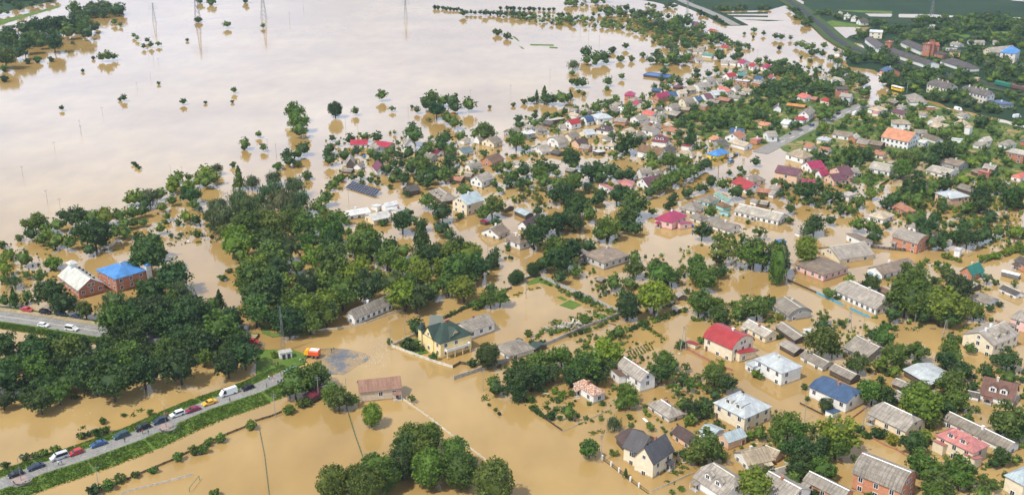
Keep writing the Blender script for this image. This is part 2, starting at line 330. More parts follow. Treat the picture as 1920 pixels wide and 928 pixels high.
SHEETS = [('field','field',0.1,1.5,[(354.4,1380.7),(302.6,1162.9),(299,1118.3),(294.7,1047.7),(292.9,1017),(310.8,1020),(331,1014),(352.4,990.7),(714.1,963),(1005.2,1380.7)]),('ground','field',0.13,1.2,[(332.9,1020),(299.9,973.9),(283.8,949.7),(278.5,899.7),(262.2,865.4),(255.2,833.4),(271.1,819.2),(270.2,803.6),(268.9,784.8),(258.8,749.5),(260.3,746.1),(266.1,732.9),(275.3,723.3),(284,694.3),(299.2,672.9),(310.4,652.7),(383.3,621.4),(721.7,973.9)]),('ground','garden',0.06,1,[(149.1,603.9),(180.1,648.8),(221.5,697.3),(234.9,701.8),(252.4,732.9),(273.1,717),(283.5,684.2),(307.5,646.2),(351.2,619),(299.8,519.4),(260.2,537.3),(237.8,535.5),(220.9,548.6),(203.1,544.8),(186.5,535.5),(175.6,544.8),(166.5,551.4),(156,576.6)]),('ground','garden',0.09,1,[(97.3,679.9),(121.8,729.7),(183.1,781.1),(228.8,781.1),(237.1,720.2),(219.8,697.3),(172.1,642.4),(145.8,609.6),(126.5,603.9),(114,619),(99.3,646.2)]),('pond','water',0.16,0.8,[(346.2,1095.5),(372.9,1095.5),(366.2,1075.8),(346.3,1078)]),('pond','water',0.16,0.8,[(379,1093.3),(409.3,1091.1),(429,1082.3),(422.6,1072.4),(411.1,1068.1),(372.2,1072.4)]),('pond','water',0.16,0.8,[(528.4,1205.1),(553.6,1205.1),(542.2,1179),(530.9,1186.7)]),('pond','water',0.17,0.5,[(289.3,934.6),(294.3,929.7),(289.9,907.4),(289.4,889),(286.6,889),(285,904.3),(287.1,923.2)]),('lawn','grass',0.12,0.4,[(173.7,544.9),(177.9,547.4),(183.2,541.3),(185.9,534.1),(182.4,529.4),(177.9,533),(173.3,536.5)]),('grass_patch','grass',0.08,0.5,[(17.6,379.5),(21.9,384.7),(26.1,380.1),(22.5,375.6)]),('grass_patch','grass',0.08,0.5,[(29.7,368.7),(32.5,372.5),(35.3,369.4),(32.1,366.3)]),('grass_patch','grass',0.08,0.4,[(5.4,401.2),(10.5,408.4),(16.8,400.5),(15.6,397.6),(10.9,401.9),(6.5,399)]),('grass_patch','grass',0.08,0.4,[(16.8,387.4),(18.9,388),(20.9,384.7),(19.8,383.4)]),('lawn','grass',0.25,0.3,[(-38.8,344.9),(-33.3,350.5),(-28.4,338.9),(-32.9,336.8)]),('grass_patch','grass',0.3,0.4,[(-84.7,341.1),(-75.8,341.6),(-69.3,336.8),(-69.1,330.6),(-74.6,323.1),(-83.5,322.6),(-86.6,336.8)]),('grass_bank','grass',0.35,0.4,[(-91.2,362.7),(-88.5,359.1),(-84.6,354.5),(-73.2,356.2),(-71.6,354.5),(-83.9,351.3),(-88.2,354.5)]),('flooded_road','wet',0.02,0.6,[(-67,336.8),(-66.7,342),(-61.4,343),(-55.5,341.6),(-50,338.9),(-47.7,335.6),(-49.1,331.6),(-51.1,329.4),(-54.7,322.8),(-62.4,322.8),(-64.6,330.6)]),('flooded_road','wet',0.02,0.5,[(-89.4,349.9),(-85.3,346.6),(-84.9,342.4),(-88,343.5)]),('grass_strip','grass',0.19,0.5,[(293.5,1042.4),(303.3,1054.7),(318.3,1034.4),(327.5,1022.6),(310,1016.7),(292.9,1016.7)]),('grass_strip','grass',0.19,0.5,[(348.3,984.9),(364.5,1007.2),(380.6,999.6),(396.1,984.9),(401.6,970.5),(393.7,956.5),(387.3,977.6),(372.4,992.2),(360.6,988.5)]),('grass_strip','grass',0.19,0.5,[(407.9,999.6),(422.1,988.5),(458.6,994),(453.9,983.1),(420.7,977.6),(408.6,988.5)]),('grass_strip','grass',0.19,0.5,[(397.4,1046.5),(424.3,1050.6),(434.6,1058.9),(447.3,1038.4),(441.2,1026.5),(429.5,1042.4),(398.2,1034.4)]),('field_strip','grass',0.2,0.5,[(326,1120.5),(378.3,1111.3),(374,1097.7),(342,1104.5)]),('grass_bank','grass',0.1,0.6,[(-490.2,1054.7),(-482.5,1067.3),(-475.7,1102.2),(-466.5,1149),(-461,1142.2),(-466.9,1090.6),(-471.1,1046.5),(-472.7,1014.8)]),('grass_strip','grass',0.06,0.4,[(0,967),(2.4,964.9),(6.5,944.3),(5.3,941.6)]),('grass_strip','grass',0.06,0.4,[(15.1,928.4),(34.7,926.5),(35,920),(15.5,921.9)]),('grass_strip','grass',0.06,0.4,[(30.7,916.8),(37.7,913.7),(37.7,908),(31.2,909.3)]),('grass_strip','grass',0.06,0.4,[(5.7,920),(8.6,913.7),(10.2,905.5),(8.5,906.8)]),('grass_strip','grass',0.06,0.4,[(-19,995.2),(-8.7,986.3),(-8.1,980.5),(-15.4,982.7)]),('grass_strip','grass',0.06,0.4,[(-8.6,974.8),(0.5,957.9),(0.5,949.7)]),('grass_strip','field',0.06,0.4,[(151.1,1329.1),(136.4,1194.5),(148.7,1178.5),(157.4,1159),(167.9,1166.7),(176.2,1186.4),(188.8,1329.1)]),('grass_strip','field',0.06,0.4,[(200.2,1329.1),(184.6,1174.5),(201.5,1125.5),(207,1111.2),(256.3,1118.3),(283.6,1155.2),(319.7,1329.1)]),('grass_strip','field',0.06,0.4,[(206.9,1087),(248.8,1083.6),(246.6,1073.6),(206.1,1076.9)]),('grass_strip','field',0.06,0.4,[(204.4,1102.5),(254,1107.7),(251.4,1095.5),(205,1093.8)]),('grass_strip','field',0.06,0.4,[(218.4,1060.5),(243.1,1057.3),(257.5,1054.1),(241.3,1049.3)])]
RIBBONS = [('verge',[(175.4,1226.8),(178.7,1194.5),(183.3,1163.8),(191.8,1127.5),(199.9,1082.3),(206.3,1024.5)],24,0.25,'field'),('highway',[(175.4,1226.8),(178.7,1194.5),(183.3,1163.8),(191.8,1127.5),(199.9,1082.3),(206.3,1024.5)],9,0.34,'asphalt'),('railway_embankment',[(291.2,1226.8),(291.2,1194.5),(291.4,1134.6),(286.4,1063.1),(283.2,1011),(278.4,956.5),(278.2,920),(280.6,895.1),(285.4,883),(309.4,809.8),(321.9,788.8),(332.9,766.6),(347.9,739.1),(359.6,719.3)],18,0.8,'bank'),('railway_track',[(291.2,1226.8),(291.2,1194.5),(291.4,1134.6),(286.4,1063.1),(283.2,1011),(278.4,956.5),(278.2,920),(280.6,895.1),(285.4,883),(309.4,809.8),(321.9,788.8),(332.9,766.6),(347.9,739.1),(359.6,719.3)],5.5,1,'rail'),('road',[(230.5,707.8),(218.5,692.9),(198.7,670.2),(170.5,636.1),(148.7,606.1),(137.2,590.5)],9,0.14,'asphalt'),('road_marking',[(224.85,700.41),(220.53,695.07)],0.45,0.15,'line'),('road_marking',[(215.48,688.8),(211.29,683.62)],0.45,0.15,'line'),('road_marking',[(206.39,677.53),(202.33,672.51)],0.45,0.15,'line'),('road_marking',[(197.57,666.59),(193.63,661.72)],0.45,0.15,'line'),('road_marking',[(189,655.98),(185.18,651.24)],0.45,0.15,'line'),('road_marking',[(180.69,645.67),(176.97,641.07)],0.45,0.15,'line'),('road_marking',[(172.61,635.65),(168.99,631.18)],0.45,0.15,'line'),('road_marking',[(164.75,625.91),(161.23,621.57)],0.45,0.15,'line'),('road_marking',[(157.11,616.44),(153.69,612.21)],0.45,0.15,'line'),('dirt_lane',[(222,571.7),(213.8,558.7),(205.7,547.4),(199.6,538.9),(192.3,527.1)],4.2,0.13,'dirt'),('verge',[(234.9,701.8),(260.8,717),(273.7,694.3)],5,0.15,'dirt'),('road',[(-143.1,251.3),(-138.1,256.6),(-130,264.2),(-121.1,271.1),(-109,282.2),(-101.6,291.5),(-93.6,300.4),(-80.9,311.2),(-77.4,315.5),(-73.9,320.1),(-70.6,324)],5.6,1.1,'asphalt'),('road',[(-193.3,369.6),(-186.3,367.5),(-172.6,363.5),(-158.9,358.7),(-143.3,353.5),(-125.4,348.9),(-105.5,346.1),(-89.5,345)],7.4,1.06,'asphalt'),('verge',[(-191.8,374.7),(-184.8,372.6),(-171,368.5),(-157.2,363.7),(-141.8,358.6),(-124.4,354.1),(-104.9,351.4),(-89.1,350.3)],2.6,1.045,'dirt'),('road_marking',[(-193.3,369.6),(-186.3,367.5),(-172.6,363.5),(-158.9,358.7),(-143.3,353.5),(-125.4,348.9),(-105.5,346.1),(-89.5,345)],0.18,1.07,'line')]
BANKS = [('road_embankment',[(-143.1,251.3),(-138.1,256.6),(-130,264.2),(-121.1,271.1),(-109,282.2),(-101.6,291.5),(-93.6,300.4),(-80.9,311.2),(-77.4,315.5),(-73.9,320.1),(-70.6,324)],[(-10.5,-0.4),(-8.5,0.15),(-3.1,1.06),(3.1,1.06),(5.6,0.75),(8,0.25),(9.2,-0.4)]),('road_embankment',[(-193.3,369.6),(-186.3,367.5),(-172.6,363.5),(-158.9,358.7),(-143.3,353.5),(-125.4,348.9),(-105.5,346.1),(-89.5,345)],[(-8,-0.4),(-4.2,1.02),(7,1.02),(9.5,-0.4)])]
FENCES = [('conc',[(-18.7,319.2),(0,333.5),(14.4,347.1),(27.7,360.3),(40.5,370.6)],1.5,'concrete panel wall along the flooded lane in front of the compound'),('conc',[(40.5,370.6),(30.8,384),(16.8,400.2),(11.3,408.4)],1.5,'concrete panel wall forming the back right side of the compound'),('dark',[(11.3,408.4),(7.1,406.2),(0,399.7)],1.1,'low dark wall at the back left side of the compound'),('dark',[(-24.4,366.9),(-18.2,375),(-13.3,382.7),(0,395.5)],1.1,'dark low wall with shrubs beside the yellow villa annex'),('stone',[(-41.3,343.8),(-34,337.9),(-25.6,331.6),(-19.4,327.6)],1.1,'pale stone garden wall around the yellow villa lawn'),('dark',[(-19.4,327.6),(-17.3,330.6),(-14.2,329.6)],1.2,'dark gate and short fence below the yellow villa'),('stone',[(-14.2,329.6),(-7.2,330.8),(0,334.2)],1,'pale low wall right of the yellow villa gate'),('stone',[(-41.3,343.8),(-32.9,354.5)],1.2,'dark topped side wall left of the yellow villa'),('pale',[(-69.1,357),(-59.9,359.1),(-52.5,363.3),(-45.3,370.6),(-40.2,375)],0.7,'thin pale fence before the long white building by the wood'),('stone',[(-34.3,306.3),(-25.3,294.7),(-18.1,284.4),(-13,277.8),(-7.2,269.8)],0.7,'long low wall running from the stone building to the dense rounded trees'),('dark',[(-113.1,253),(-107.1,258),(-102.6,262.8),(-95.6,270),(-88.3,279.3),(-83.5,284.4),(-78.9,288.9)],0.8,'low dark wall with bushes through the flooded field'),('dark',[(-76.9,292.2),(-73.2,294.7),(-70.1,297.7)],0.8,'low dark wall continuing to the bushes at the field corner'),('green',[(-74.8,287.3),(-70.3,272.9),(-64.7,252.3)],0.35,'drowned mesh fence line, the left one in the flooded field'),('green',[(-51.2,301.6),(-46.2,284.4),(-41.1,268.1)],0.45,'drowned mesh fence line below the stone building'),('pale',[(-104.4,253.4),(-99.4,256.1),(-92.6,259.7),(-87.7,262.5)],0.8,'thin rail fence at the edge of the flooded sports pitch'),('pillar',[(25.5,270.8),(27.7,267.4),(29.6,264.2),(32.3,259.7),(34.3,256.6),(36.6,253.3)],1.3,'dark fence with white pillars around the big charcoal-roofed villa'),('pale',[(37.4,254.3),(43.1,258.3),(50.2,263.5)],0.6,'thin post fence right of the big charcoal-roofed villa'),('dark',[(9.4,294.3),(12.4,290.1),(14.9,286.4)],0.7,'dark garden fence ending at a white gatepost'),('pale',[(15.1,286.2),(21.5,291.8),(30.5,299.8)],0.4,'sunken low fence across the flooded gardens'),('blue',[(116.8,390.5),(120.4,384.3),(123.8,378.8)],1.1,'bright blue fence left of the gate to the long white house'),('blue',[(125.4,375.6),(128,371.2),(130.4,367.8)],1.1,'bright blue fence right of the gate to the long white house'),('dark',[(108.8,404),(112.7,397.6),(116.9,391)],0.9,'dark fence before the pink building with brown roof'),('dark',[(150.8,444.4),(153.7,440.3),(160.1,438.2),(166.5,436.5)],1.4,'black fence left of the orange brick two-storey house'),('brick',[(59.2,342.7),(65.6,333.2),(68.5,328.6),(72.5,325.5)],0.9,'low brick garden wall in front of the rounded red roof'),('brick',[(103.4,285.2),(107.6,278.2),(110.1,275.9),(112.2,271.8)],0.6,'low reddish wall along the lane below the cream half-hipped house'),('brick',[(101.4,292.6),(109.4,301.1)],0.7,'dark side wall left of the cream half-hipped house'),('dark',[(89.1,303.3),(94.4,296)],0.6,'low dark fence before the blue metal-roofed house'),('dark',[(184,528.3),(191.9,537.7)],1.2,'dark fence at the corner of the grassy lawn'),('conc',[(192.8,535.3),(201.7,547.4)],1.2,'pale wall beside the dirt lane under a big tree'),('dark',[(-93.1,524.8),(-90.4,534.1),(-84.5,547.4)],0.8,'low dark wall with bushes beyond the solar panels'),('dark',[(114.6,579.8),(118,575.8),(124,585.4)],1,'garden fence beside the bright yellow house')]
POLES = [(-251.9,545.4,5.5,'U','utility pole well left of the dark wooden barn','utility poles'),(-254.2,593.8,5.5,'U','thin pole standing in the open lake of floodwater, left end','thin pole standing in the open lake of floodwater, left end'),(-252.9,630.6,5.5,'U','thin pole standing in the open lake of floodwater, left end','thin pole standing in the open lake of floodwater, left end'),(-222.8,503.5,6,'U','utility pole well behind the pale-roofed brick hall, left one','utility poles'),(-211.4,490.4,6,'U','utility pole well behind the pale-roofed brick hall, right one','utility poles'),(-176.2,547.4,5.5,'U','thin pole standing in the open lake of floodwater, right part','thin pole standing in the open lake of floodwater, right part'),(-171.2,549.9,4,'U','thin pole standing in the open lake of floodwater, right part','thin pole standing in the open lake of floodwater, right part'),(-133.9,452.7,5,'U','utility pole well behind right of the vivid blue-roofed brick building','utility poles'),(-257.1,678.6,5,'U','thin pole standing in the open lake of floodwater, left part','thin pole standing in the open lake of floodwater, left part'),(-259.2,753.6,5,'U','thin pole standing in the open lake of floodwater, middle part','thin pole standing in the open lake of floodwater, middle part'),(-260.6,788.6,5,'U','thin pole standing in the open lake of floodwater, middle part','thin pole standing in the open lake of floodwater, middle part'),(-259.2,645.6,5,'U','thin pole standing in the open lake of floodwater, left end','thin pole standing in the open lake of floodwater, left end'),(-291.6,883,6,'U','thin pole standing in the far open floodwater, leftmost','utility poles'),(-280.4,859.9,6,'U','thin pole standing in the far open floodwater, second from left','utility poles'),(-270.5,840.6,5,'U','thin pole standing in the open lake of floodwater, middle part','thin pole standing in the open lake of floodwater, middle part'),(-255,708.9,5,'U','thin pole standing in the open lake of floodwater, left part','thin pole standing in the open lake of floodwater, left part'),(-210.4,1053.1,8,'U','thin pole standing in the far open floodwater, third from left','utility poles'),(-211.6,1134.6,8,'U','thin pole standing in the far open floodwater, fourth from left','utility poles'),(-100.1,647.2,6,'U','utility pole well behind left of the long crimson roof','utility poles'),(-92.6,646.2,6,'U','utility pole well behind the long crimson roof','utility poles'),(-65.3,679.7,5,'U','utility pole well behind right of the long crimson roof','utility poles'),(-27.9,729.2,5,'U','utility pole well behind left of the long cream single-slope roof','utility poles'),(-0.8,739.7,6,'U','utility pole well left of the big raspberry hip roof','utility poles'),(-136.8,598.1,6,'U','thin pole standing in the open lake of floodwater, right end','thin pole standing in the open lake of floodwater, right end'),(-129.1,584,7,'U','thin pole standing in the open lake of floodwater, right end','thin pole standing in the open lake of floodwater, right end'),(-78.2,502.8,6.5,'U','utility pole behind left of the white-roofed cluster','utility poles'),(-35.7,573.1,6,'U','utility pole front left of the steel blue roof','utility poles'),(-18.9,588.1,6,'U','utility pole right of the steel blue roof','utility poles'),(-92.1,529.4,6,'U','utility pole well front left of the maroon-roofed pale house','utility poles'),(-10.2,434.9,7,'U','utility pole front left of the white hip-roofed crossing house','utility poles'),(37.8,472.8,6.5,'U','utility pole well right of the plum-roofed house under trees','utility poles'),(24.8,442,6.5,'U','utility pole left of the lone pale hip-roofed house','utility poles'),(63.3,561.8,6,'U','utility pole front left of the earthy brown roof with skylights','utility poles'),(105.1,540.8,7,'U','utility pole left of the plain bright red roof, left one','utility poles'),(109.4,562.5,6,'U','utility pole in front of the bright yellow house, left one','utility poles'),(178.8,547.4,7,'U','utility pole right of the peach villa with plum roof','utility poles'),(225.3,478.9,6,'U','utility pole front right of the broad white zinc roof','utility poles'),(218.4,457.7,6,'U','utility pole well front right of the broad white zinc roof','utility poles'),(206.6,438.2,6,'U','utility pole well right of the orange brick two-storey house','utility poles'),(190.6,430.8,6.5,'U','utility pole front right of the orange brick two-storey house, right one','utility poles'),(203.3,490.4,5,'U','utility pole in front of the broad white zinc roof','utility poles'),(-44.9,366.9,7,'U','utility pole front right of the long white woodside building','utility poles'),(-37.7,353.5,7.5,'U','utility pole left of the yellow villa with green roof','utility poles'),(-41.4,341.3,8,'U','utility pole front left of the yellow villa with green roof','utility poles'),(-13.8,386,7,'U','utility pole well right of the long white woodside building','utility poles'),(5.3,386,9,'U','utility pole well behind the low compound-wall house','utility poles'),(5.7,410.6,6,'U','utility pole well in front of the white hip-roofed crossing house','utility poles'),(92.6,395.1,6,'U','utility pole behind left of the grey rounded-roof house','utility poles'),(24.9,347.7,4,'U','utility pole right of the low compound-wall house','utility poles'),(124.6,356.8,6,'U','utility pole behind the wide grey gable house','utility poles'),(143,357.9,6,'U','utility pole front right of the blue-fenced white house','utility poles'),(168.3,369.4,5,'U','utility pole behind left of the two-dormered cream house','utility poles'),(190.1,429.9,6,'U','utility pole front right of the orange brick two-storey house, left one','utility poles'),(87.8,292.2,7,'U','utility pole front left of the blue metal-roofed house','utility poles'),(103.1,285.4,9,'U','utility pole front left of the cream half-hipped house','utility poles'),(-111.3,255.8,7,'U','utility pole well front left of the rusty tile roof, left one','utility poles'),(-71.6,294.9,8,'U','utility pole well front left of the rusty tile roof, right one','utility poles'),(-60.3,306,8,'U','utility pole left of the rusty tile roof','utility poles'),(-51,302.7,9,'U','utility pole front left of the rusty tile roof','utility poles'),(-9.2,311.8,8,'U','utility pole well front left of the low compound-wall house','utility poles'),(25,269.1,9,'U','utility pole left of the big charcoal-roofed villa','utility poles'),(105.5,541.3,7,'U','utility pole left of the plain bright red roof, right one','utility poles'),(128.1,587.9,6,'U','utility pole right of the bright yellow house','utility poles'),(150.8,615.6,7,'U','utility pole right of the rusty orange-roofed white house','utility poles'),(109.7,563.8,6,'U','utility pole in front of the bright yellow house, right one','utility poles'),(184.2,999.6,6,'U','utility pole well left of the dark shed with white side wall','utility poles'),(187.5,883,6,'U','utility pole well behind right of the far crimson roof, left one','utility poles'),(193,865.6,7,'U','utility pole well behind right of the far crimson roof, right one','utility poles'),(275.9,724.4,9,'U','utility pole right of the grey hall by the yellow bus','utility poles'),(268.9,741.2,9,'U','utility pole left of the five-chimney apartment block','utility poles'),(27.3,787.1,7,'U','utility pole well left of the long blue flooded shed','utility poles'),(55.2,1003.4,8,'U','thin pole standing in the far open floodwater, fifth from left','utility poles'),(60.8,988.5,8,'U','thin pole standing in the far open floodwater, sixth from left','utility poles'),(65.7,949.7,8,'U','thin pole standing in the far open floodwater, seventh from left','utility poles'),(72.9,923.2,8,'U','thin pole standing in the far open floodwater, rightmost','utility poles'),(119.8,357.7,7,'A','A-shaped double pole behind left of the wide grey gable house','utility poles'),(151.2,350.8,7,'A','A-shaped double pole left of the two-dormered cream house','utility poles'),(58.4,340.6,9,'A','A-shaped double pole front left of the rounded red roof','utility poles'),(197.6,441.4,6,'A','A-shaped double pole well right of the orange brick two-storey house','utility poles'),(-102.1,286.8,7,'L','street lamp over a round paved bay on the causeway, right one','utility poles'),(-133.1,258.3,7,'L','street lamp over a round paved bay on the causeway, left one','utility poles')]
PYLONS = [(-297.6,1054.7,36,'tallest lattice pylon in the far floodwater, beside a green islet',4.5,True),(-334.9,1042.4,18,'short lattice pylon left of the tallest one',2.6,True),(-238.2,1069.8,30,'lattice pylon standing by a thin green strip right of the tallest',4.5,True),(-101.4,1063.1,20,'lone slim pylon on a tiny bush islet in mid lake',2.6,True),(165.7,1054.7,24,'dark-headed mast standing in the far channel',2.6,True),(-77.9,340,17,'tall steel mast above the white kiosk at the junction',1.1,False),(406.4,1080.1,26,'lattice mast at the edge of the far green field',2.6,True)]
CARS = [(-135.5,260.6,1.1,3.85,'hatch','black','black car at the bottom end of the causeway queue, by the round bay'),(-131.5,264.3,1.1,3.85,'sedan','navy','dark navy car parked behind the silver minibus'),(-127,269.4,1.1,3.85,'mini','silver','silver minibus parked nose down on the causeway'),(-123.2,271.9,1.1,3.85,'hatch','red','bright red hatchback right behind the silver minibus'),(-118.5,276.5,1.1,3.85,'sedan','blue','dark blue car alone between the red hatchback and the teal estate'),(-113.5,281.1,1.1,3.85,'suv','teal','dark teal estate car on the causeway beside two cyclists'),(-108.7,285.7,1.1,3.85,'suv','black','black estate car below the round bay in mid causeway'),(-104.7,289.6,1.1,3.85,'suv','navy','dark car parked beside the round paved bay in mid causeway'),(-100.8,293.8,1.1,3.85,'suv','white','white estate car on the causeway next to a maroon car'),(-96.9,296.7,1.1,3.85,'sedan','maroon','maroon car between the white estate and the orange taxi'),(-93,301,1.1,3.85,'sedan','orange','orange taxi car on the causeway'),(-88.6,307.1,1.1,3.85,'van','white','tall white van on the causeway'),(-83.4,310.8,1.1,3.85,'hatch','black','black car just ahead of the tall white van'),(-71.8,322.4,1.1,3.69,'suv','bluel','pale blue car at the top end of the causeway by the bushes'),(-178.2,372.1,1.06,-0.31,'sedan','red','red car parked on the far verge of the left road'),(-170.6,369.7,1.06,-0.31,'suv','black','black car parked second on the far verge of the left road'),(-164.5,368.2,1.06,-0.31,'suv','teal','dark four-by-four third on the far verge of the left road'),(-157.4,365.9,1.06,-0.31,'sedan','navy','navy car last on the far verge of the left road'),(-166.7,358.2,1.06,-0.31,'hatch','white','white hatchback on the near lane of the left road'),(-155.5,355.1,1.06,-0.31,'mini','white','white minibus on the near lane of the left road'),(-89.3,344.8,1.06,-0.07,'hatch','red','red car half hidden by trees where the left road meets the flood'),(117.5,571,0,0.89,'mini','bluel','pale blue van stranded in the flooded street by the yellow house'),(205.4,680.5,0.14,0.93,'sedan','black','black car on the dry street beside the white sign'),(181.3,650.5,0.14,0.93,'hatch','blue','blue car at the lower end of the dry street'),(215.1,678.1,0.14,0.93,'van','white','white van parked beside the dry street'),(313.6,670.8,0.15,0.38,'van','white','white van on the muddy ground by the right frame edge'),(284.3,689.7,0.15,-1.11,'van','white','white van beside an orange digger on the muddy lane')]
BUS = (264.7,747.7,0.15,-1.1,'long yellow bus with white roof parked under the trees',9.5)
WAGONS = [(340.9,756.5,-1.07,13,'green','green railway wagon on the far siding'),(345.2,749.8,-1.07,13,'brown','brown wagon coupled right behind the green wagon'),(348.7,743.3,-1.07,13,'brown','last brown wagon at the right frame edge')]
TRUCK = (-67.3,335.8,2.93,'orange and white rescue truck at the edge of the flooded junction')
TRAILER = (198.4,407.4,-0.74,'long grey trailer with white roof standing in the water')
PEOPLE = [(-111.5,278.3,1.1,2.9,'walk','black','navy','person in black walking a bicycle beside the dark teal estate car'),(-107.8,282.9,1.1,2.3,'stand','red','black','person in a red top beside the black estate car'),(-106,282.5,1.1,0.9,'stand','green','grey','person in green behind the black estate car'),(-104.4,293,1.1,5.4,'stand','pink','navy','person in pink beside the dark car at the round bay'),(-103.6,293.1,1.1,0,'stand','red','black','person in dark red standing close to the white estate car'),(-125.8,265.8,1.1,3.1,'walk','white','navy','person in white with a bicycle beside the silver minibus'),(-125,266,1.1,5.6,'stand','blue','grey','person in a blue top beside the silver minibus'),(-87.1,302.6,1.1,0.5,'walk','grey','black','cyclist in grey below the tall white van'),(-77.1,317.9,1.1,3.4,'stand','red','navy','person in red among the crowd at the top of the causeway'),(-74.4,313.8,1.1,3.8,'stand','black','navy','person in black at the near side of the causeway crowd'),(-73.5,314.7,1.1,0.3,'stand','navy','black','person in navy by the bushes at the causeway top'),(-76.4,315.9,1.1,2.3,'walk','pink','white','person in pink pushing a pram at the causeway top'),(-77.6,311.7,1.1,4.4,'walk','green','black','person in green walking up to the causeway crowd'),(-78,317.2,1.1,2.8,'stand','white','navy','person in white at the left of the causeway crowd'),(-74.8,320.3,1.1,4.5,'stand','red','grey','person in red farthest up the causeway'),(-61.3,339.1,0.02,1,'walk','black','navy','person in black wading on the wet asphalt, left of a pair'),(-60.7,340,0.02,1.5,'walk','navy','grey','person in navy wading on the wet asphalt, right of a pair'),(-70.5,331.2,0.3,0.7,'stand','white','navy','person in a white shirt on the grass by the rescue truck'),(-69.6,331.2,0.3,3.1,'stand','black','navy','person in black on the grass by the rescue truck'),(-78.3,328.5,0.3,5.7,'stand','red','navy','person in red on the path below the white kiosk'),(-77.4,328.5,0.3,3.7,'stand','navy','black','person in navy on the path below the white kiosk'),(-88.3,346.9,0.1,4.8,'stand','black','navy','person in black at the left end of the wet road'),(-85.3,339.8,0.2,2.4,'stand','grey','black','person in grey on the grass left of the mast'),(124.5,574.1,0,4.6,'walk','black','navy','person in dark clothes wading in the flooded street, left of two'),(125.1,573.7,0,0.6,'walk','red','navy','person in red wading in the flooded street, right of two'),(135,351.6,0,1.8,'walk','black','black','person in black wading along the brown street')]
SOLAR = ([(-83.14,525.08,0.5),(-66.61,509.89,0.5),(-64.24,516.27,2.2),(-80.01,530.52,2.2)],'large tilted dark blue solar panel field standing in the flood')
HEAP = (19.8,360.3,8.5,3.6)
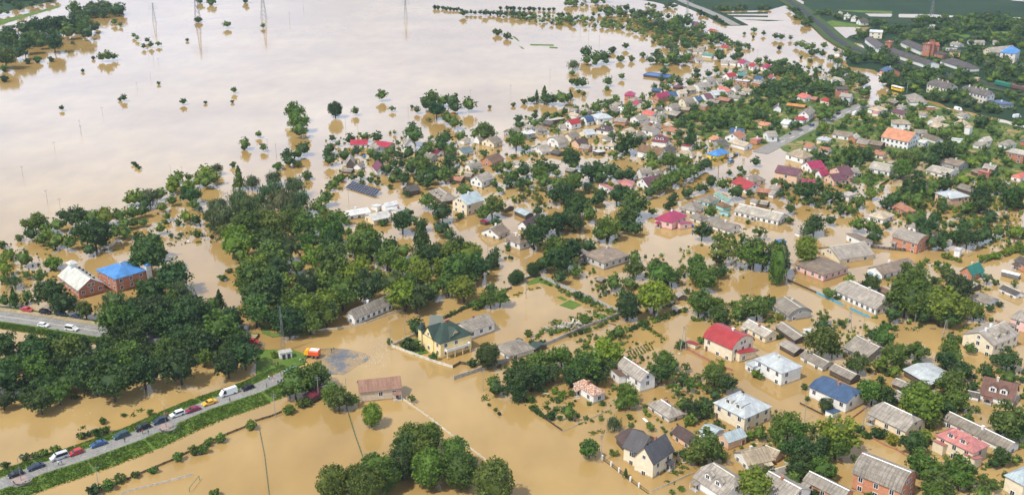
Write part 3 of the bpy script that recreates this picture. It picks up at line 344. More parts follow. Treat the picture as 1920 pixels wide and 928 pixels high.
WEEDS = [(39.2,339.7,0.3,5),(39.4,338.7,0.3,5),(39.6,337.8,0.3,5),(39.8,336.8,0.3,5),(40,335.9,0.3,5),(40.2,334.9,0.3,5),(40.3,340.6,0.3,5),(40.4,339.6,0.3,5),(40.6,338.6,0.3,5),(40.8,337.7,0.3,5),(41,336.7,0.3,5),(41.2,335.8,0.3,5),(41.3,341.4,0.3,5),(41.5,340.4,0.3,5),(41.6,339.5,0.3,5),(41.8,338.5,0.3,5),(42,337.6,0.3,5),(42.2,336.6,0.3,5),(42.3,342.3,0.3,5),(42.5,341.3,0.3,5),(42.7,340.3,0.3,5),(42.9,339.4,0.3,5),(43,338.4,0.3,5),(43.2,337.5,0.3,5),(43.4,343.2,0.3,5),(43.5,342.2,0.3,5),(43.7,341.2,0.3,5),(43.9,340.2,0.3,5),(44.1,339.3,0.3,5),(44.2,338.3,0.3,5),(44.4,344,0.3,5),(44.6,343,0.3,5),(44.7,342.1,0.3,5),(44.9,341.1,0.3,5),(45.1,340.1,0.3,5),(45.3,339.2,0.3,5),(45.4,344.9,0.3,5),(45.6,343.9,0.3,5),(45.8,342.9,0.3,5),(46,342,0.3,5),(46.1,341,0.3,5),(46.3,340,0.3,5),(46.5,345.8,0.3,5),(46.7,344.8,0.3,5),(46.8,343.8,0.3,5),(47,342.8,0.3,5),(47.2,341.8,0.3,5),(47.4,340.9,0.3,5),(47.6,346.7,0.3,5),(47.7,345.7,0.3,5),(47.9,344.7,0.3,5),(48.1,343.7,0.3,5),(48.2,342.7,0.3,5),(48.4,341.7,0.3,5),(48.3,359.1,1.2,26),(49.5,356.8,1.2,26),(50.7,354.5,1.2,26),(51.8,352.2,1.2,26),(52.7,349.9,1.2,26),(17.9,362.7,1.2,26),(16,365.7,1.2,26),(14.9,363.9,1.2,26),(21.7,368.7,1.2,26),(24.8,371.2,1.2,26),(28.5,373.7,1.2,26),(31.6,374.3,1.2,26),(1.6,389.4,1.2,26),(3.2,391.4,1.2,26),(6.9,394.8,1.2,26),(10.2,396.2,1.2,26),(88.4,388,1.2,26),(89.6,388.7,1.2,26),(33.2,375,1.2,26),(30.5,372.5,1.2,26),(-149.8,456.2,1.2,26),(-145.8,452.7,1.2,26),(-147.4,445.7,1.2,26),(-135.4,447.5,1.2,26),(-127.9,450.9,1.2,26),(-141.2,458,1.2,26),(-128.9,459.8,1.2,26),(-126,470.9,1.2,26),(-134.8,470.9,1.2,26),(-130.9,472.8,1.2,26),(-135.3,456.2,1.2,26),(-145.7,444,1.2,26),(-144.1,470.9,1.2,26),(-127,467.1,1.2,26),(-126.9,461.6,1.2,26),(-131.3,459.8,1.2,26),(-146.1,458,1.2,26),(-169,452.7,1.2,26),(-168.3,437.3,1.2,26),(-172.7,438.2,1.2,26),(-197.6,439,1.2,26),(-194.1,439,1.2,26),(11.7,307.8,1.2,26),(10.2,301.1,1.2,26),(13.9,298.5,1.2,26),(1.3,303.8,1.2,26),(26,286,1.2,26),(24,285.2,1.2,26),(42.5,259.3,1.2,26),(45.3,263.5,1.2,26),(47.6,266.3,1.2,26),(38.5,267.1,1.2,26),(41.8,265.6,1.2,26),(46.8,268.5,1.2,26),(46.9,264.2,1.2,26),(44.6,264.2,1.2,26),(12.9,304.7,1.2,26),(33.3,312.9,1.2,26),(32.6,314.7,1.2,26),(28.2,303.8,1.2,26),(-8.5,307.8,1.2,26),(-8.2,306,1.2,26),(-127.9,288.5,1.2,26),(-117.8,296.4,1.2,26),(-115.2,296,1.2,26),(-113.6,299,1.2,26),(-106.4,321.4,1.2,26),(-137.8,307.8,1.2,26),(-160.7,403.3,1.2,26),(-157.8,406.2,1.2,26),(-165.8,393.5,1.2,26),(-163.8,409.1,1.2,26),(-162.8,403.3,1.2,26),(-168.6,384,1.2,26),(-167.5,388,1.2,26),(216.1,488.4,1.2,26),(209.9,482.4,1.2,26),(231.4,507.1,1.2,26),(227.9,505,1.2,26),(152,480.5,1.2,26),(147.9,498.6,1.2,26),(145.5,494.5,1.2,26),(121.7,492.4,1.2,26),(138.7,490.4,1.2,26),(140.9,358.5,1.2,26),(143.2,357.9,1.2,26),(145.1,359.1,1.2,26),(184.7,394.8,1.2,26),(169.5,406.2,1.2,26),(134.3,359.1,1.2,26),(136.1,360.3,1.2,26),(109.1,480.5,1.2,26),(110.2,479.5,1.2,26),(121,512.5,1.2,26),(104,464.4,1.2,26)]
SMALL = [('kiosk',-76.2,334.9,0.3,0.45,'small white transformer kiosk at the foot of the steel mast'),('bench',-132.3,258.1,1.13,0,'curved bench on the round paved bay at the bottom of the causeway'),('bench',-101.1,286.3,1.13,0,'curved bench on the round paved bay in mid causeway'),('dish',80.9,468.3,0,0,'round blue tank beside the pink house with magenta roof'),('dish',-80.7,581.9,0,0,'round blue tank among the trees behind the dark wooden barn'),('dish',123.5,586.1,0,0,'round blue tank beside the flooded street'),('pillar',214.6,665.5,0,0,'ochre yellow stone monument in a garden beside the dry street'),('goal',-85.9,257.3,0,1.4,'green goal frame standing in the flooded sports pitch')]
PLAZAS = [(-133.7,258.6,3.4),(-102.5,287.4,3.4)]
HILL = [(-900,850),(-430,850),(-430,1500),(-900,1500)]
HAZE = 6e-05
BANKZ = 1.1
GARDENS = [([(-233.7,348.1),(-177.1,346),(-157.3,300.5),(-200,289)],240,2.5,7),([(-176.2,343.8),(-166.9,348.1),(-154.5,344.7),(-144.5,350.3),(-141.3,366.1),(-130.7,375.7),(-118.8,375.7),(-106.3,373.3),(-94.7,356.9),(-89.4,337.6),(-93.8,329.6),(-110.4,325.7),(-116.9,329.6),(-119.8,321.9),(-127.2,318.1),(-130.6,308.4),(-137.9,314.5),(-145.6,303.9),(-157.3,300.5)],208,1.5,4.5),([(-126.7,471.6),(-115.8,471.6),(-104.2,486.7),(-90.5,479),(-76.2,464.4),(-61.1,457.4),(-45.2,437.4),(-35.7,431.1),(-22.9,443.9),(-12.1,425),(-12.7,407.4),(-20.6,393.7),(-32.4,385.8),(-41,391),(-53.9,396.3),(-64.8,385.8),(-69.7,366.1),(-80.4,361.5),(-94,370.9),(-105.7,396.3),(-108.8,419),(-120.5,450.6)],240,1.5,4.5),([(-8.8,327.6),(0,339.7),(21.8,339.7),(37.1,348.1),(61.2,348.1),(47.9,316.3),(27.2,292.2),(15.9,289),(3.3,302.1),(-5.1,312.6)],221,0.7,2.2),([(34.9,289),(52.9,327.6),(73.8,309.1),(87.3,295.5),(91.1,273.9),(74,252.8),(49.9,262.7),(36.4,273.9)],255,0.7,2.2),([(102.6,316.3),(128.1,331.6),(169.1,327.6),(227.3,327.6),(178.9,244.8),(107.1,249.7),(112.4,273.9),(110.9,298.8)],714,0.8,2.8),([(108.4,366.1),(133.1,370.9),(137.2,348.1),(136.1,323.8),(112.8,327.6),(104.6,343.8)],136,0.7,2.4),([(147.9,419),(171.8,425),(184.5,396.3),(178.1,366.1),(155.8,348.1),(143.3,366.1)],221,0.8,2.9),([(246.4,502.6),(329.4,502.6),(227.3,327.6),(170,327.6)],442,0.8,3.4),([(132.8,502.6),(161.1,494.5),(194.6,519.4),(245.1,502.6),(214.1,431.1),(185.5,450.6),(165.2,475.3),(148.9,486.7)],493,0.8,3.3),([(136.6,541.9),(170.5,566.3),(203.7,546.6),(258.8,546.6),(238.2,486.7),(191.7,510.9),(162.2,498.5),(129.3,498.5)],578,0.9,3.7),([(0,633.6),(48.8,709.3),(106,746.1),(200.4,861),(250.6,803.6),(228.9,704.8),(149.4,611.9),(108.7,587.2),(73.9,619),(36.3,607.3)],1216,1,4.6),([(150.6,603.9),(226.7,697.3),(307.5,646.2),(413.3,646.2),(329.4,502.6),(262.2,541.9),(208.6,561.3),(171.9,571.4)],992,1,4.8),([(0,619),(102.9,607.3),(126.3,587.2),(109.4,558.3),(78.3,556.3),(35.2,587.2),(5.8,576.6)],187,0.8,3),([(-110.9,619),(-81.8,633.6),(-3.1,621.4),(33,546.6),(60.6,546.6),(68.4,519.4),(24.8,486.7),(0,498.5),(-28.9,519.4),(-64.1,528.2),(-88.1,546.6)],442,0.8,3.2),([(288.7,876.6),(345.8,985.1),(587.4,985.1),(393.7,639.8),(261.8,720.2)],896,2,7),([(-219.7,443.9),(-199.4,450.6),(-170.1,385.8),(-190,375.7)],119,0.5,1.6),([(-166.3,486.7),(-131.5,486.7),(-120.2,449.2),(-143.8,442.6)],136,0.4,1.4),([(63.9,366.1),(74.9,385.8),(97.2,385.8),(100.7,366.1),(92.7,348.1),(79.6,356.9)],153,0.8,2.4),([(22.3,348.1),(43.1,370.9),(66.8,385.8),(67.7,378.2),(43.1,352.5),(25.3,337.6)],102,0.7,2.2),([(26.1,419),(53.5,431.1),(92.7,450.6),(116,431.1),(101.9,407.4),(60.1,396.3),(32.4,385.8)],153,0.7,2.5),([(-25.5,407.4),(9.5,464.4),(54.8,464.4),(38.4,437.4),(8.5,407.4),(-12.3,391)],96,1,3),([(-33.9,1090.4),(20.9,1090.4),(110.8,1050.9),(176.2,990.7),(200.1,899.7),(122.7,906.9),(104.8,990.7),(19.9,1035.2)],416,2,6),([(-197.8,393.7),(-157.3,378.2),(-134.1,380.7),(-127.8,366.1),(-152.7,370.9),(-193.3,383.2)],102,0.6,1.8),([(10.9,404.8),(17.2,398.3),(40.6,371.8),(36.4,370),(28.9,378.8),(15.5,395.5)],119,0.6,2),([(13.9,363.9),(28.4,371.2),(38.3,368.7),(27.7,360.3),(14.4,348.8),(7.2,348.8)],119,0.6,2)]
WOODS = [([(-431,1093),(-423,1130),(-415,1140),(-392,1121),(-378,1084),(-388,1063),(-405,1059)],21,5.8,14),([(53,1140),(58,1175),(100,1175),(97,1140)],20,4.5,11),([(76,1071),(81,1089),(96,1107),(117,1112),(122,1093),(119,1071),(92,1067)],27,3.8,9.2),([(118,1076),(133,1076),(147,1084),(151,1034),(167,1034),(172,1003),(171,966),(177,952),(177,925),(147,906),(138,887),(120,906),(125,959),(120,988),(120,1010),(114,1034)],82,4.8,11.6),([(103,852),(115,875),(136,869),(137,841),(122,825),(101,836)],23,4.2,10.1),([(191,818),(204,831),(211,818),(213,793),(209,769),(221,769),(224,753),(216,721),(205,721),(191,733),(175,731),(169,717)],65,3.8,9.1),([(227,797),(241,813),(247,818),(252,788),(243,738),(232,717),(239,753),(232,760),(238,783),(229,788)],26,3.8,9.2),([(285,815),(305,813),(321,788),(329,783),(311,760),(293,773),(274,738),(265,753)],48,3.8,9.3),([(353,823),(389,834),(356,760),(343,769),(341,788)],27,4.3,10.3),([(279,733),(290,725),(299,729),(302,697),(312,693),(306,682),(295,682),(287,703),(273,717)],30,3.2,7.7),([(274,1116),(282,1112),(280,1038),(273,1010),(266,1018),(268,1059)],25,3.2,7.9),([(299,973),(308,988),(315,977),(299,945),(291,945)],10,3.4,8.3),([(306,1067),(330,1026),(332,1018),(331,1030),(315,1080)],18,2.7,6.7),([(290,1089),(314,1102),(313,1080),(295,1080)],16,2.4,5.8),([(327,1010),(347,1030),(347,1003),(328,945),(327,973)],15,3.9,9.5),([(283,875),(306,878),(291,834),(262,834),(262,869),(278,869)],25,4.2,10.2),([(376,1050),(401,1059),(427,1059),(419,1038),(393,1034),(375,995),(364,1010)],30,3.6,8.8),([(435,1063),(470,1084),(479,1042),(455,988),(428,991),(409,988),(390,980),(380,991),(391,1006)],87,3.6,8.7),([(390,945),(407,952),(425,966),(448,969),(423,912),(403,906),(410,932),(386,938)],32,3.7,9.1),([(365,973),(378,973),(363,918),(355,915),(358,952)],13,3.8,9.1),([(342,966),(354,969),(347,932),(340,932)],11,3.4,8.1),([(370,893),(381,899),(362,847),(354,834),(351,841)],13,3.8,9.3),([(204,1135),(227,1140),(240,1140),(235,1116),(200,1112)],47,2,4.8),([(249,1135),(260,1135),(256,1116),(245,1116)],15,2,4.8),([(136,1150),(143,1155),(147,1126),(143,1126)],8,2.5,6),([(154,1130),(161,1147),(169,1140),(166,1121),(153,1121)],12,2.5,6),([(-452,980),(-454,1010),(-440,1018),(-430,1026),(-416,1026),(-427,1067),(-411,1067),(-382,1003),(-375,977),(-399,977),(-385,938),(-394,912),(-397,881),(-399,858)],110,4,8.5),([(-431,1093),(-423,1130),(-415,1140),(-392,1121),(-378,1084),(-388,1063),(-405,1059)],70,4,8.5),([(-664,1364),(-552,1364),(-475,1172),(-484,1126),(-492,1070),(-507,1026)],150,5,11),([(320,979),(360,1014),(401,1020),(433,1026),(483,1051),(467,1014),(400,990),(348,979)],60,4,9)]
CLEARWAY = [((63.7,490.6),(102.7,551.4),9),((102.7,551.4),(149.1,603.9),9),((149.1,603.9),(228.9,704.8),8),((146.8,749.5),(97.7,709.3),5),((97.7,709.3),(51.7,652.7),5),((51.7,652.7),(0,592.7),6),((-52.7,385.8),(-12.4,396.3),8),((-12.4,396.3),(11.2,434.3),7),((11.2,434.3),(63.7,490.6),7),((11.1,348.1),(65.7,378.2),4),((65.7,378.2),(109.1,401.8),6),((109.1,401.8),(137.2,348.1),7),((137.2,348.1),(194.4,385.8),6),((173.6,502.6),(135.5,437.4),4),((135.5,437.4),(109.1,401.8),5),((203.7,546.6),(173.6,502.6),3.5),((73.8,309.1),(109.3,273.9),4),((51.4,343.8),(76.5,305.6),4),((178.4,431.1),(231.7,471.6),4)]
FOAM = [(-47.1,348.1,0.4,1.4),(-43.7,338.3,0.6,1.5),(-42.1,328.2,0.6,1.5),(-44.1,340.8,0.4,1.2),(-44,341.1,0.5,1.5),(-42.5,336.4,0.2,1.1),(-42.1,335.8,0.2,1.6),(-42.9,334.2,0.4,1),(-45.4,341.5,0.5,1.4),(-42.1,337.6,0.5,1.2),(-45.8,341.6,0.3,2.4),(-44.1,332.9,0.7,1.6),(-43.6,331.6,0.2,0.9),(-43.4,348.2,0.2,0.9),(-45.8,330.1,0.5,0.9),(-43.2,332,0.2,1.2),(-44.7,344.5,0.4,1.3),(-42.7,340.6,0.5,1.3),(-41.3,333.4,0.2,1.3),(-49.3,348.9,0.3,1.2),(-45.5,345.7,0.3,1.5),(-46,347.8,0.4,1.7),(-45.6,342.6,0.6,1.2),(-43.6,335.9,0.7,1.2),(-42,340.2,0.2,1.4),(-44.8,345.8,0.7,1.5),(-45,336.9,0.5,1.3),(-45,348.2,0.2,1),(-47.3,336.7,0.6,0.7),(-41.4,335,0.6,1.7),(-43.5,344.2,0.2,1.6),(-43.5,335.7,0.2,1.6),(-44.8,343.6,0.2,1.4),(-43.3,345,0.2,1.1),(-49.2,337.9,0.4,1.3),(-43.5,327.5,0.4,1.2),(-47.2,340.6,0.7,1.7),(-44,344.3,0.5,1.1),(-45.1,342.2,0.5,0.8),(-44.1,340.8,0.5,1.1),(-46.5,331,0.3,1.5),(-48.5,348.2,0.2,0.7),(-47.4,344.2,0.5,1.1),(-43.9,336.5,0.2,1.6),(-42.7,337.3,0.4,1.1),(-44.7,338.6,0.6,0.9),(-39.7,338.7,0.5,2.2),(-45.3,338.1,0.3,1.1),(-43.2,329.6,0.3,1.2),(-42.6,329.6,0.7,1.8),(-46.1,332.7,0.4,0.9),(-45.2,342.4,0.3,1),(-46,339.9,0.4,1.3),(-43.9,331.2,0.2,1.6),(-43.4,328.3,0.5,1.2),(-44.1,340.3,0.6,1.5),(-41.4,341.1,0.6,1.8),(-44.8,326.4,0.2,0.8),(-44.8,335.5,0.5,0.9),(-44.2,336.4,0.3,0.9),(-44.3,333.1,0.5,0.9),(-45.3,337.2,0.3,1.5),(-42.8,333.1,0.3,1.1),(-46.8,334.2,0.3,1.6),(-46.9,336.9,0.6,1.6),(-46.6,337.7,0.3,1.6),(-42.1,338.6,0.4,1.4),(-45.5,336,0.2,0.8),(-45.5,344.2,0.4,1.2),(-44.4,338,0.2,1.2),(-43.9,337.2,0.6,1.7),(-45.9,349.5,0.4,1.6),(-41.9,332.8,0.3,1.2),(-43.2,342.3,0.5,1.3),(-43.5,345.2,0.2,1.2),(-46.4,351.5,0.5,1.3),(-42.4,344.9,0.3,1.4),(-43.2,341.3,0.3,1),(-45.3,345,0.5,0.4),(-45.5,335.8,0.6,1.2),(-45.3,341.8,0.2,1.3),(-41.9,336.2,0.3,1.1),(-46.1,345.2,0.6,2),(-44.8,341,0.2,0.8),(-44.6,345.1,0.4,0.6),(-49.9,352.2,0.7,0.9),(-42.8,336.7,0.6,1.3),(-49.5,336.7,0.7,1.6),(-47.8,341.7,0.7,1.3),(-43.5,334.8,0.3,0.8),(-44.3,343.7,0.2,1.2),(-45.1,348.2,0.4,1.5),(-44.1,339.9,0.2,1.5),(-42.3,336.8,0.4,1.7),(-48.6,345.1,0.6,1.4),(-46.4,350.6,0.4,1.8),(-44.4,333,0.2,1.5),(-45.5,327.3,0.4,1.7),(-43.8,331.5,0.7,1.2),(-44.3,338.8,0.4,1.3),(-44.9,329.1,0.3,1.6),(-44,335.9,0.3,1.4),(-42.6,332.1,0.7,0.9),(-43.2,345.4,0.5,1.9),(-41.3,337.7,0.3,1.3),(-44,334.6,0.3,0.7),(-47.9,342.8,0.2,1),(-47.4,337.6,0.5,1.2),(-48.5,340.1,0.4,0.8),(-48.7,343.6,0.6,1.5),(-39.1,336.1,0.3,0.9),(-44,337.4,0.6,0.8),(-40.7,332.3,0.6,1.1),(-46,339.9,0.2,1.6),(-42.9,341.2,0.7,1.4),(-41.8,336.9,0.4,0.7),(-42.5,338.7,0.4,2.1),(-44.7,324.2,0.2,0.9),(-42.9,338.6,0.2,1.5),(-42.6,337,0.4,1.7),(-43.8,324.7,0.3,1.5),(-46.5,341.2,0.6,1),(-43.9,342,0.4,1),(-46.5,339.4,0.3,0.7),(-47.2,348.9,0.4,0.8),(-46.4,342,0.4,1.2),(-45.1,349,0.2,0.7),(-44.7,342.8,0.5,1.2),(-46.2,346.5,0.7,1.2),(-45,341.5,0.2,1.7),(-41.9,341.5,0.6,1.2),(-43.9,334.6,0.4,0.9),(-48.1,340.6,0.4,1.2),(-44.8,330.7,0.3,1.1),(-48.5,337.7,0.3,1),(-48.2,335.1,0.6,1.1),(-48.2,346.3,0.2,0.9),(-43.3,337,0.2,0.8),(-42.6,329,0.6,1.1),(-44.8,337.8,0.3,0.5),(-46.2,338.9,0.2,1.2),(-44.6,328.8,0.2,1.6),(-45.7,350.6,0.3,1),(-44.1,343.7,0.6,0.3),(-47.1,339.2,0.4,1.1),(-46.1,339.2,0.3,1.7),(-41.6,340.2,0.3,1.7),(-43.8,334.9,0.5,1.5),(-44.6,345,0.5,1.3),(-46.3,345.1,0.3,1.7),(-43.4,345.8,0.2,0.9),(-42.6,346.4,0.4,1.4),(-40.9,348.4,0.5,1.2),(-41.6,345.1,0.6,1.3),(-44.1,344.3,0.6,1.4),(-42.9,343,0.5,1.8),(-43.7,344.8,0.6,1.6),(-42,346.4,0.4,0.8),(-45.4,344.6,0.5,1.4),(-42.4,345.6,0.6,1.5),(-46.8,346.6,0.5,1.8),(-43.8,343.1,0.4,0.8),(-41.9,349.4,0.3,1.4),(-42.5,344,0.2,1.2),(-42.2,345.3,0.2,0.5),(-43.7,345.6,0.6,1.1),(-42.5,342.1,0.5,0.8),(-44.5,344.1,0.6,1.2),(-43.8,344.6,0.3,1.8),(-43.2,344.4,0.3,1.6),(-45.9,342.8,0.5,1.1),(-41,345.1,0.5,1.3),(-42.5,348.2,0.5,1.9),(-46.1,346.6,0.5,1.1),(-46.6,344.1,0.3,1.4),(-43.4,343.4,0.5,1.6),(-45.8,345.8,0.6,0.8),(-43.2,343.2,0.4,2.3),(-45.4,345.2,0.4,0.8),(-43.8,345.5,0.5,0.9),(-44.7,346.4,0.6,1.4),(-43.4,345,0.3,1),(-47.8,343,0.7,1.3),(-41.3,344.3,0.3,0.8),(-43.6,344.8,0.2,1.7),(-43.3,346.1,0.7,1.1),(-42.2,345.6,0.3,1.6),(-46.1,345.5,0.6,1),(-44.7,345.2,0.2,1.2),(-42.8,346,0.4,2),(-43.8,344.6,0.2,0.9),(-42.8,343.4,0.3,1.4),(-42,345.2,0.2,1.4),(-41.4,347.1,0.5,1.3),(-44.7,348.2,0.7,1.1),(-45.8,345.1,0.3,1.2),(-42.6,344.1,0.3,0.8),(-42.5,346.8,0.5,1.5),(-40.1,347.7,0.4,0.4),(-40,343.3,0.2,0.6),(-44.4,343.4,0.3,0.4),(-43.3,347.3,0.3,1.5),(-46.3,346.8,0.2,1.7),(-42.9,344.6,0.3,0.9),(-41.8,343.8,0.5,1.7),(-45.5,347.9,0.7,1),(-43.2,346,0.2,1.2),(-43.6,342.4,0.4,0.5),(-44.3,348.4,0.5,0.5),(-41.2,345.8,0.2,1.4),(-45.7,338.5,0.6,1.3),(-47,334.1,0.6,1.4),(-44.3,332.1,0.5,1.2),(-45.6,330.4,0.3,1.3),(-46.1,332.2,0.6,0.7),(-45.7,336.8,0.2,1.7),(-45.1,334.2,0.4,0.7),(-47.3,337.9,0.2,1.1),(-47.7,333.1,0.5,1.6),(-43.9,331.1,0.2,1.3),(-44.7,332.4,0.5,1.6),(-44.8,331.1,0.6,1.7),(-47.1,336.3,0.5,1.3),(-45.6,331.8,0.6,1.6),(-44.5,331.7,0.4,1.1),(-45.1,332.3,0.2,1.3),(-45.2,334.9,0.5,1.2),(-42.9,331.6,0.5,1.2),(-43.7,335.6,0.2,1.1),(-48.1,329.2,0.5,1.6),(-44,325.7,0.6,1.6),(-44.9,332.5,0.4,1.2),(-44.4,333.4,0.4,1.9),(-46.8,330.6,0.7,1.2),(-46.1,329.1,0.3,1.4),(-48.3,336.4,0.4,1.3),(-46.6,333.2,0.5,1.2),(-45.2,330.5,0.6,1.2),(-45.9,336.1,0.5,1.2),(-44,327.6,0.6,0.8),(-46.1,331.9,0.6,1.5),(-46.2,333.6,0.7,1.1),(-46,333.4,0.5,1),(-48.2,339.7,0.5,0.8),(-49.8,330.5,0.5,1.3),(-47.7,331.9,0.4,0.6),(-46.7,331.6,0.5,1.1),(-46.7,326.9,0.5,1.4),(-46.5,333.8,0.6,1.1),(-48.4,330.4,0.4,1.4),(-41.2,331.8,0.2,1.6),(-43.2,331.7,0.5,1.7),(-45.4,331,0.5,1.7),(-47.5,329.5,0.4,1.4),(-42.1,330.6,0.6,2),(-46.2,330.5,0.5,0.9),(-45.6,332.5,0.2,1.4),(-45.4,329.1,0.3,1),(-47.5,326.8,0.5,1.7),(-43.9,336.1,0.4,1.7),(-44.7,335.7,0.3,2.2),(-46.4,336.5,0.5,1.1),(-46.6,334.8,0.7,0.2),(-43.8,339.7,0.7,0.9),(-45.6,331.2,0.5,0.9),(-46.6,333.9,0.2,1.4),(-47.5,331,0.4,1.4),(-47.1,332,0.4,0.6),(-46.8,331.5,0.5,1.8),(-48.6,329.1,0.5,0.3),(-49.8,329,0.5,1.8),(-45,338.3,0.4,0.8),(-47.6,335.9,0.5,1.5),(-47.3,336.2,0.2,0.5),(-44.6,336.6,0.4,1.6),(-45.1,330.9,0.4,1.4),(-49.1,338.4,0.5,1.2),(-47.4,328.9,0.2,1.2),(-47,334.1,0.5,1.1),(-45.1,330.9,0.4,2),(-47.2,336.1,0.4,0.9),(-49.5,336.6,0.3,0.7),(-45.7,331.6,0.4,1.5),(-45.6,335.7,0.3,1.3),(-48.4,328.2,0.5,0.5),(-51.7,338,0.5,0.5),(-45.4,336.9,0.7,0.9),(-46.2,333.1,0.4,1.1),(-44.9,332.9,0.4,1),(-43.3,330.2,0.5,1),(-48.9,335.1,0.4,0.7),(-53.1,334.5,0.3,0.9),(-48.8,336.7,0.6,1),(-52.6,336.1,0.4,1.5),(-51.5,336.9,0.3,1.2),(-51,334.8,0.3,1.3),(-51.9,334.9,0.6,1.9),(-49,335.2,0.4,1.5),(-52.4,334.9,0.2,1.1),(-50.5,334.9,0.4,1.4),(-50.3,335.5,0.2,1),(-49.6,335.6,0.6,0.6),(-45.5,335.4,0.3,1),(-50.8,336.5,0.5,1.1),(-48.4,335.3,0.4,1.7),(-52.1,334.9,0.6,1.5),(-47,334.7,0.6,1.1),(-51,335.7,0.6,1.1),(-50.2,335,0.4,1.3),(-46.5,335.1,0.4,1.4),(-52.3,334.9,0.7,0.6),(-47.9,334.6,0.6,1.5),(-49,336.3,0.2,1.5),(-50.3,335.4,0.2,1.1),(-52.9,334.5,0.6,1),(-49.4,336.1,0.3,1),(-49.8,335,0.2,1.3),(-54.7,334.8,0.4,0.7),(-50.4,334.3,0.4,1.6),(-54.4,335.8,0.6,1.4),(-67.9,330,0.7,-0),(-79.4,330.7,0.3,-0.1),(-71.7,326.9,0.6,-0),(-79.6,328.9,0.2,0.1),(-71.6,329.2,0.2,-0.4),(-71.8,329,0.3,-0.2),(-78.4,327.5,0.4,-0.5),(-72.1,323,0.5,-0.4),(-69.1,325.4,0.4,-0.3),(-76.1,324.2,0.5,0),(-71.3,323.9,0.3,-0.1),(-73.9,328.4,0.2,-0),(-75.3,323.1,0.4,-0.9),(-76.3,326.5,0.5,0.5),(-75.9,332.5,0.2,-0.6),(-73.1,334.2,0.3,-0.4),(-73.5,322.6,0.6,-0.3),(-73.5,330.1,0.6,-0.2),(-77.1,328.3,0.6,-0.5),(-76.2,323,0.4,-0.1),(41.7,366.3,0.6,0.2),(47.3,363.6,0.6,0.3),(46.4,365.2,0.6,-0.3),(44.9,364.5,0.7,-0.3),(41.1,362,0.5,0),(44.7,365.9,0.3,-0.2),(43.3,365.1,0.7,-0.5),(43.8,366.3,0.5,-0.1),(42.6,368.3,0.6,0),(42.6,365.6,0.5,-0),(-104.6,325.5,0.3,-0.1),(-104.3,328,0.3,-0.6),(-102.4,321.6,0.2,-0.1),(-92.9,322.3,0.3,-0.4),(-92.8,326.2,0.2,-0.6),(-87.7,321,0.2,-0.2),(-97.5,321,0.2,-0.3),(-90.1,326.3,0.2,-0.9),(-100.4,327.6,0.3,0.2),(-105,320.2,0.2,-0.6),(-98.8,326.3,0.3,-0.7),(-101.9,321.1,0.3,-0),(-128.6,290.2,0.3,-0.4),(-128.2,294.3,0.3,0.1),(-125.5,298.1,0.2,-0.1),(-119.4,288.4,0.4,-0),(-128.6,297.6,0.4,-0.6),(-129.3,296.3,0.3,0.1),(-127.8,287.4,0.3,0.2),(-132.9,296.3,0.2,-0.5),(-134.3,299,0.4,-0.5),(-135.8,301.5,0.4,0.3),(-139.8,304.1,0.4,-1),(-135.3,299.4,0.3,-0.7),(-139.5,299.6,0.2,-0.5),(-142.5,300.4,0.2,0.2),(-138,299.5,0.4,-0.8),(-136,299,0.3,0.3)]
HILLLINE = lambda x, y: ((x - -497.8) * -0.9796 + (y - 1038.3) * 0.2011)
